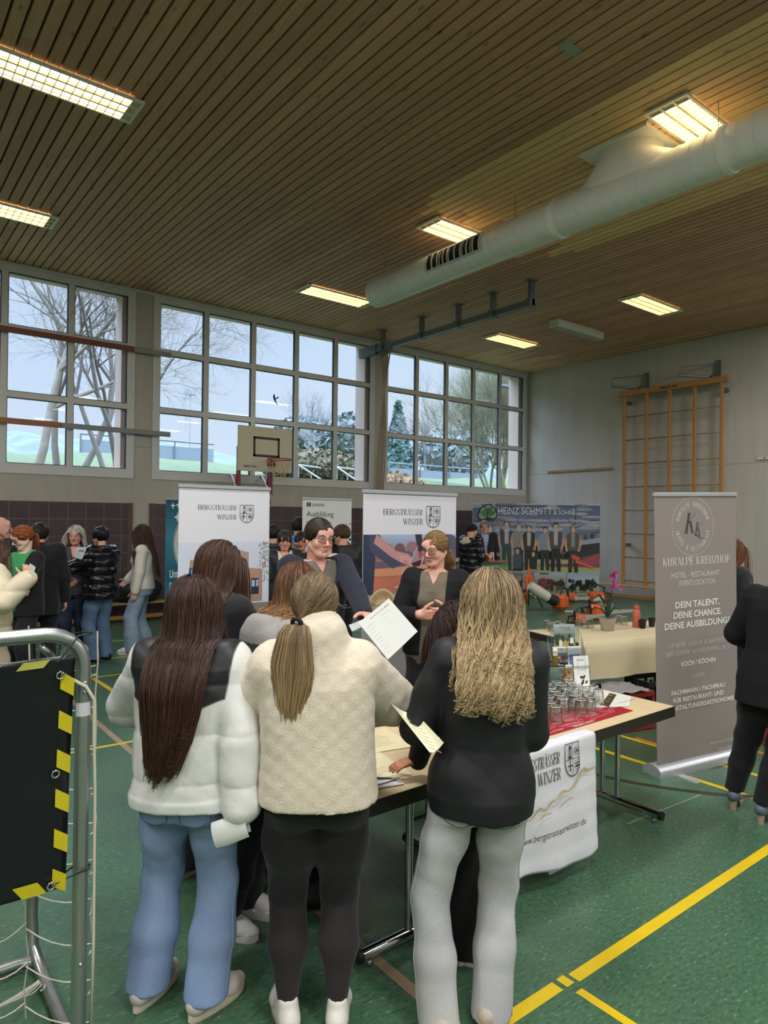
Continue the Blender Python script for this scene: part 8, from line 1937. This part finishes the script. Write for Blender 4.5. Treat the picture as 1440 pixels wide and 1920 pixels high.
make_person('person in a glossy black puffer jacket and blue jeans seen from behind holding a leaflet', (q3[0], q3[1]), 112, 1.66, detail=1, head=(-8, 4, 0), hands={'L': dict(at=(-.17, .28, 1.24), pole=(-1, -.4, -.7), curl=.6), 'R': dict(at=(.1, .3, 1.1), pole=(1, -.3, -.7))},
    top=dict(name='puffer_jacket', off=.055, soff=.045, hem=.80, straight=.8, mat=SHINY, long=1, hood=1.15, disp=lambda x, y, z: quilt(.105, .020, .02)(x, y, z), col='121216'), legs=dict(JN('5f7796'), re=.07), shoes=BS,
    hair=dict(style='short', col='1c1517', n=220, len=.06, w=.012))
q4 = gpt(264, 1224)
make_person('person with long brown hair in profile, cream jumper and pale wide jeans', (q4[0], q4[1]), 155, 1.68, detail=1, skin='deae98', head=(6, 4, 0), feet={'R': (.09, -.06, 0), 'L': (-.09, .10, 0)}, hands={'L': dict(at=(-.235, .06, .80), pole=(-.4, -1, 0)), 'R': dict(at=(.16, .2, .95), pole=(1, -.6, 0))},
    top=dict(name='jumper', off=.022, soff=.026, cuff=1., hem=.86, straight=.4, flare=.05, bust=1, mat=KNIT, long=1, disp=folds(2., .005), col='d9d3c4'), legs=dict(JN('94a8ba'), rk=.074, re=.09), shoes=dict(SN, k=1.05),
    hair=dict(style='long', col='3f2a20', tip='4a3226', streak='573a2a', len=.58, n=300, coat=.035, w=.012, back=.5), glasses=dict(m='black', size=(.024, .019)))
# ------------------------------------------------------------------ young people between the banners
standing('person with short dark fringe in a dark jacket with cream collar between the banners', 534, 8.4, -112, 1.64, detail=1, skin='dfa48e', head=(4, 8, 0), top=dict(name='jacket', off=.04, soff=.035, hem=.82, mat=NYLON, disp=folds(2., .005), vneck=(.07, 1.30),
    col=two('23252b', 'd8d0bc', lambda V: (V[:, 2] > 1.30) & (np.abs(V[:, 0]) < .085) & (V[:, 1] > .02)), collar=(.08, .04)), legs=BT(), shoes=BS, hair=dict(style='short', col='2e2420', n=260, len=.05, w=.011, line=.066, fwd=.3))
standing('person with black hair half hidden behind the man, hand at the cheek', 566, 8.7, -128, 1.62, detail=1, skin='d29a80', head=(0, 6, 0), hands={'R': dict(at=(.10, .17, 1.40), pole=(1, .1, -1), u=(-.2, -.2, 1), curl=.8)}, top=dict(name='jacket', off=.03, hem=.82, mat=COTTON, col='141416'), legs=BT(), shoes=BS, hair=dict(style='short', col='1a1514', n=200, len=.05, w=.011, line=.068, fwd=.3))
standing('dark haired person in a wide quilted coat seen from behind beside the building banner', 512, 9.0, 60, 1.70, male=True, detail=1, build=1.1, top=dict(name='puffer_coat', off=.06, soff=.05, hem=.80, straight=.8, mat=PUFF, disp=quilt(.12, .014), col='26282a'), legs=BT(), shoes=BS, hair=dict(style='short', col='241b18', n=200, len=.05, w=.012))
standing('person with dark hair in a bright blue hooded jacket, seen from behind', 561, 9.6, 60, 1.80, male=True, detail=1, head=(25, 0, 0), top=dict(name='jacket', off=.035, hem=.84, mat=NYLON, hood=1.1, disp=folds(2., .004), col='2f86c4'), legs=BT(), shoes=BS, hair=dict(style='short', col='2a1e1a', n=200, len=.05, w=.012))
standing('person with black hair and a white hoodie turned away behind the man', 613, 7.7, 165, 1.64, detail=1, skin='d8a086', head=(-10, 5, 0), top=dict(name='hoodie', off=.03, hem=.84, mat=COTTON, hood=1.1, disp=folds(2., .004), col='cfccc4'), legs=BT(), shoes=BS, hair=dict(style='pony', col='1b1616', tip='1b1616', streak='2a2222', n=240, tie=(0, -.11, -.02), len=.26))
standing('person with short brown hair and glasses in a black jacket with white back lettering', 641, 8.3, 78, 1.72, male=True, detail=1, skin='d29c84', head=(-38, 4, 0), top=dict(name='jacket', off=.045, soff=.04, hem=.84, straight=.6, mat=NYLON, hood=1.0, disp=folds(3., .006), col='17191d'), legs=BT(), shoes=BS, hair=dict(style='short', col='4a3526', n=240, len=.03, w=.010), glasses=dict(m='black'))
# ------------------------------------------------------------------ at the garden stand
standing('person in black beanie and black puffer jacket with cream hood at the green counter', 884, 12.3, -2, 1.72, male=True, detail=1, skin='d8a890', head=(-5, 12, 0), hands={'R': dict(at=(.14, .24, 1.10), pole=(.6, -1, -.6), curl=.6), 'L': dict(at=(-.12, .25, 1.12), pole=(-1, -.5, -.6))},
    under=dict(name='hoodie', off=.03, hem=.9, col='c8bc98', mat=COTTON, hood=1.25), top=dict(name='puffer_jacket', off=.05, soff=.045, hem=.80, straight=.8, mat=SHINY, disp=quilt(.11, .016), col='15161a', neckr=.075, neck=1), legs=BT('2a2c34'), shoes=BS, hair=dict(style='hat', col='16171b', off=.014))
standing('older person with short grey hair in a dark jacket behind the beanie wearer', 908, 13.7, -120, 1.78, male=True, detail=1, skin='d09a84', head=(10, 8, 0), under=dict(name='shirt', off=.012, hem=.9, col='8fa4c4', collar=(.064, .03)), top=dict(name='jacket', off=.035, hem=.80, mat=COTTON, open=(.08, .03, 1.46, 1.22), collar=(.08, .03), col='16181e'), legs=BT(), shoes=BS, hair=dict(style='short', col='7a7068', n=200, len=.025, w=.010, line=.08))
# ------------------------------------------------------------------ papers and things held
PAPER = mat('paper_held', 'd0d2cd', .6)
def held_sheet(name, lab, corners, bend, prt=None, col=None, cat='paper'):
    """corners tl, tr, br, bl in space; slightly bowed"""
    tl, tr, br, bl = [np.array(c, float) for c in corners]; c_ = (tl+tr+br+bl)/4; nr = unit(np.cross(tr-tl, bl-tl)); n = 10; V = []
    for j in range(n+1):
        for i in range(n+1): u, v = i/n, j/n; p = (tl*(1-u)+tr*u)*(1-v)+(bl*(1-u)+br*u)*v; V.append(tuple(p+nr*bend*(sin(pi*u)-.5)-c_))
    mb = MB(); mb.add(V, [(j*(n+1)+i, j*(n+1)+i+1, (j+1)*(n+1)+i+1, (j+1)*(n+1)+i) for j in range(n) for i in range(n)]); o = mb.build(name, col or PAPER, smooth=True, loc=tuple(c_)); tag(o, lab, cat)
    if prt:
        w_, h_ = np.linalg.norm(tr-tl), np.linalg.norm(bl-tl); pr = Print(tuple(bl-c_), tuple((tr-tl)/w_), tuple((tl-bl)/h_), lift=.0003, warp=lambda x, y: (x, y, (1 if np.dot(np.cross((tr-tl)/w_, (tl-bl)/h_), nr) > 0 else -1)*bend*(sin(pi*min(1, max(0, x/w_)))-.5)+.0006)); prt(pr, w_, h_); pr.build('print', PRINT, o)
    return o
def form(pr, w_, h_):
    random.seed(6); pr.text('Bergsträsser Winzer', .30*w_, .90*h_, .028*w_, '5a5048', maxw=.3*w_)
    for k in range(5): pr.ell((.66+.055*k)*w_, .905*h_, .018*w_, .022*w_, ['8a8680', 'a89c94', 'a05a60', '6a5a60', '8a8284'][k], 8, up=False)
    for i in range(9):
        for j in range(2): y = (.80-.085*i)*h_; x = (.08+.46*j)*w_; pr.rect(x, y, x+random.uniform(.12, .3)*w_, y+.006*h_, 'a8a8a2', up=False)
    pr.up()
held_sheet('form_sheet', 'large white printed sheet handed over by the man above the table', [dep(672, 1168, 4.05), dep(729, 1122, 4.15), dep(783, 1184, 4.05), dep(727, 1237, 3.95)], .006, form)
held_sheet('folded_note', 'small white slip below the hand of the man', [dep(654, 1172, 4.12), dep(683, 1160, 4.1), dep(678, 1176, 4.08), dep(660, 1184, 4.1)], .002)
held_sheet('yellowish_sheet', 'cream sheet held by the wavy haired girl, its corner pointing up over the table', [dep(732, 1320, 2.55), dep(782, 1342, 2.5), dep(832, 1395, 2.38), dep(806, 1414, 2.36)], .015, lambda pr, w_, h_: [pr.rect(.15*w_, (.2+.09*i)*h_, .7*w_, (.2+.09*i)*h_+.004, 'b8b090', up=False) for i in range(7)], mat('paper_cream', 'ded8b8', .6))
held_sheet('white_leaflet', 'white leaflet held up by the person in the glossy black puffer jacket', [dep(143, 1026, 8.15), dep(163, 1026, 8.15), dep(154, 1049, 8.15), dep(139, 1046, 8.15)], .004, lambda pr, w_, h_: pr.rect(.3*w_, .55*h_, .8*w_, .75*h_, '7a88b0'))
held_sheet('white_leaflet', 'white leaflet in the hands of the bald person at the left edge', [dep(7, 1034, 7.3), dep(20, 1031, 7.3), dep(20, 1042, 7.3), dep(7, 1046, 7.3)], .003)
held_sheet('phone', 'pale phone held by the raised hand in the cream sleeve', [dep(56, 1056, 5.25), dep(67, 1063, 5.25), dep(64, 1073, 5.25), dep(54, 1066, 5.25)], .001, None, None, 'phone')
r = thing('rolled_paper', 'white sheet rolled in the hand of the girl in the white and black puffer jacket', 'paper', tuple(dep(430, 1562, 2.36)))
c0 = np.array(dep(430, 1562, 2.36)); a_, b_ = dep(403, 1568, 2.36), dep(462, 1552, 2.36); ax_ = unit(b_-a_); upv = unit(np.array([0, 0, 1.])-ax_*ax_[2]); sd = np.cross(ax_, upv); V = []; n = 26
for (t_, sc_) in ((0, 1.), (.35, 1.04), (1.06, .8)):
    for i in range(n+1):
        th_ = -2.4+4.6*i/n; rx_ = .046*sc_*(1+.10*i/n); V.append(tuple(a_+ax_*(np.linalg.norm(b_-a_))*t_+sd*rx_*.55*cos(th_+pi/2)+upv*rx_*sin(th_+pi/2)-c0))
mb = MB(); mb.add(V, [(k*(n+1)+i, k*(n+1)+i+1, (k+1)*(n+1)+i+1, (k+1)*(n+1)+i) for k in range(2) for i in range(n)]); mb.build('sheet', PAPER, r, True)
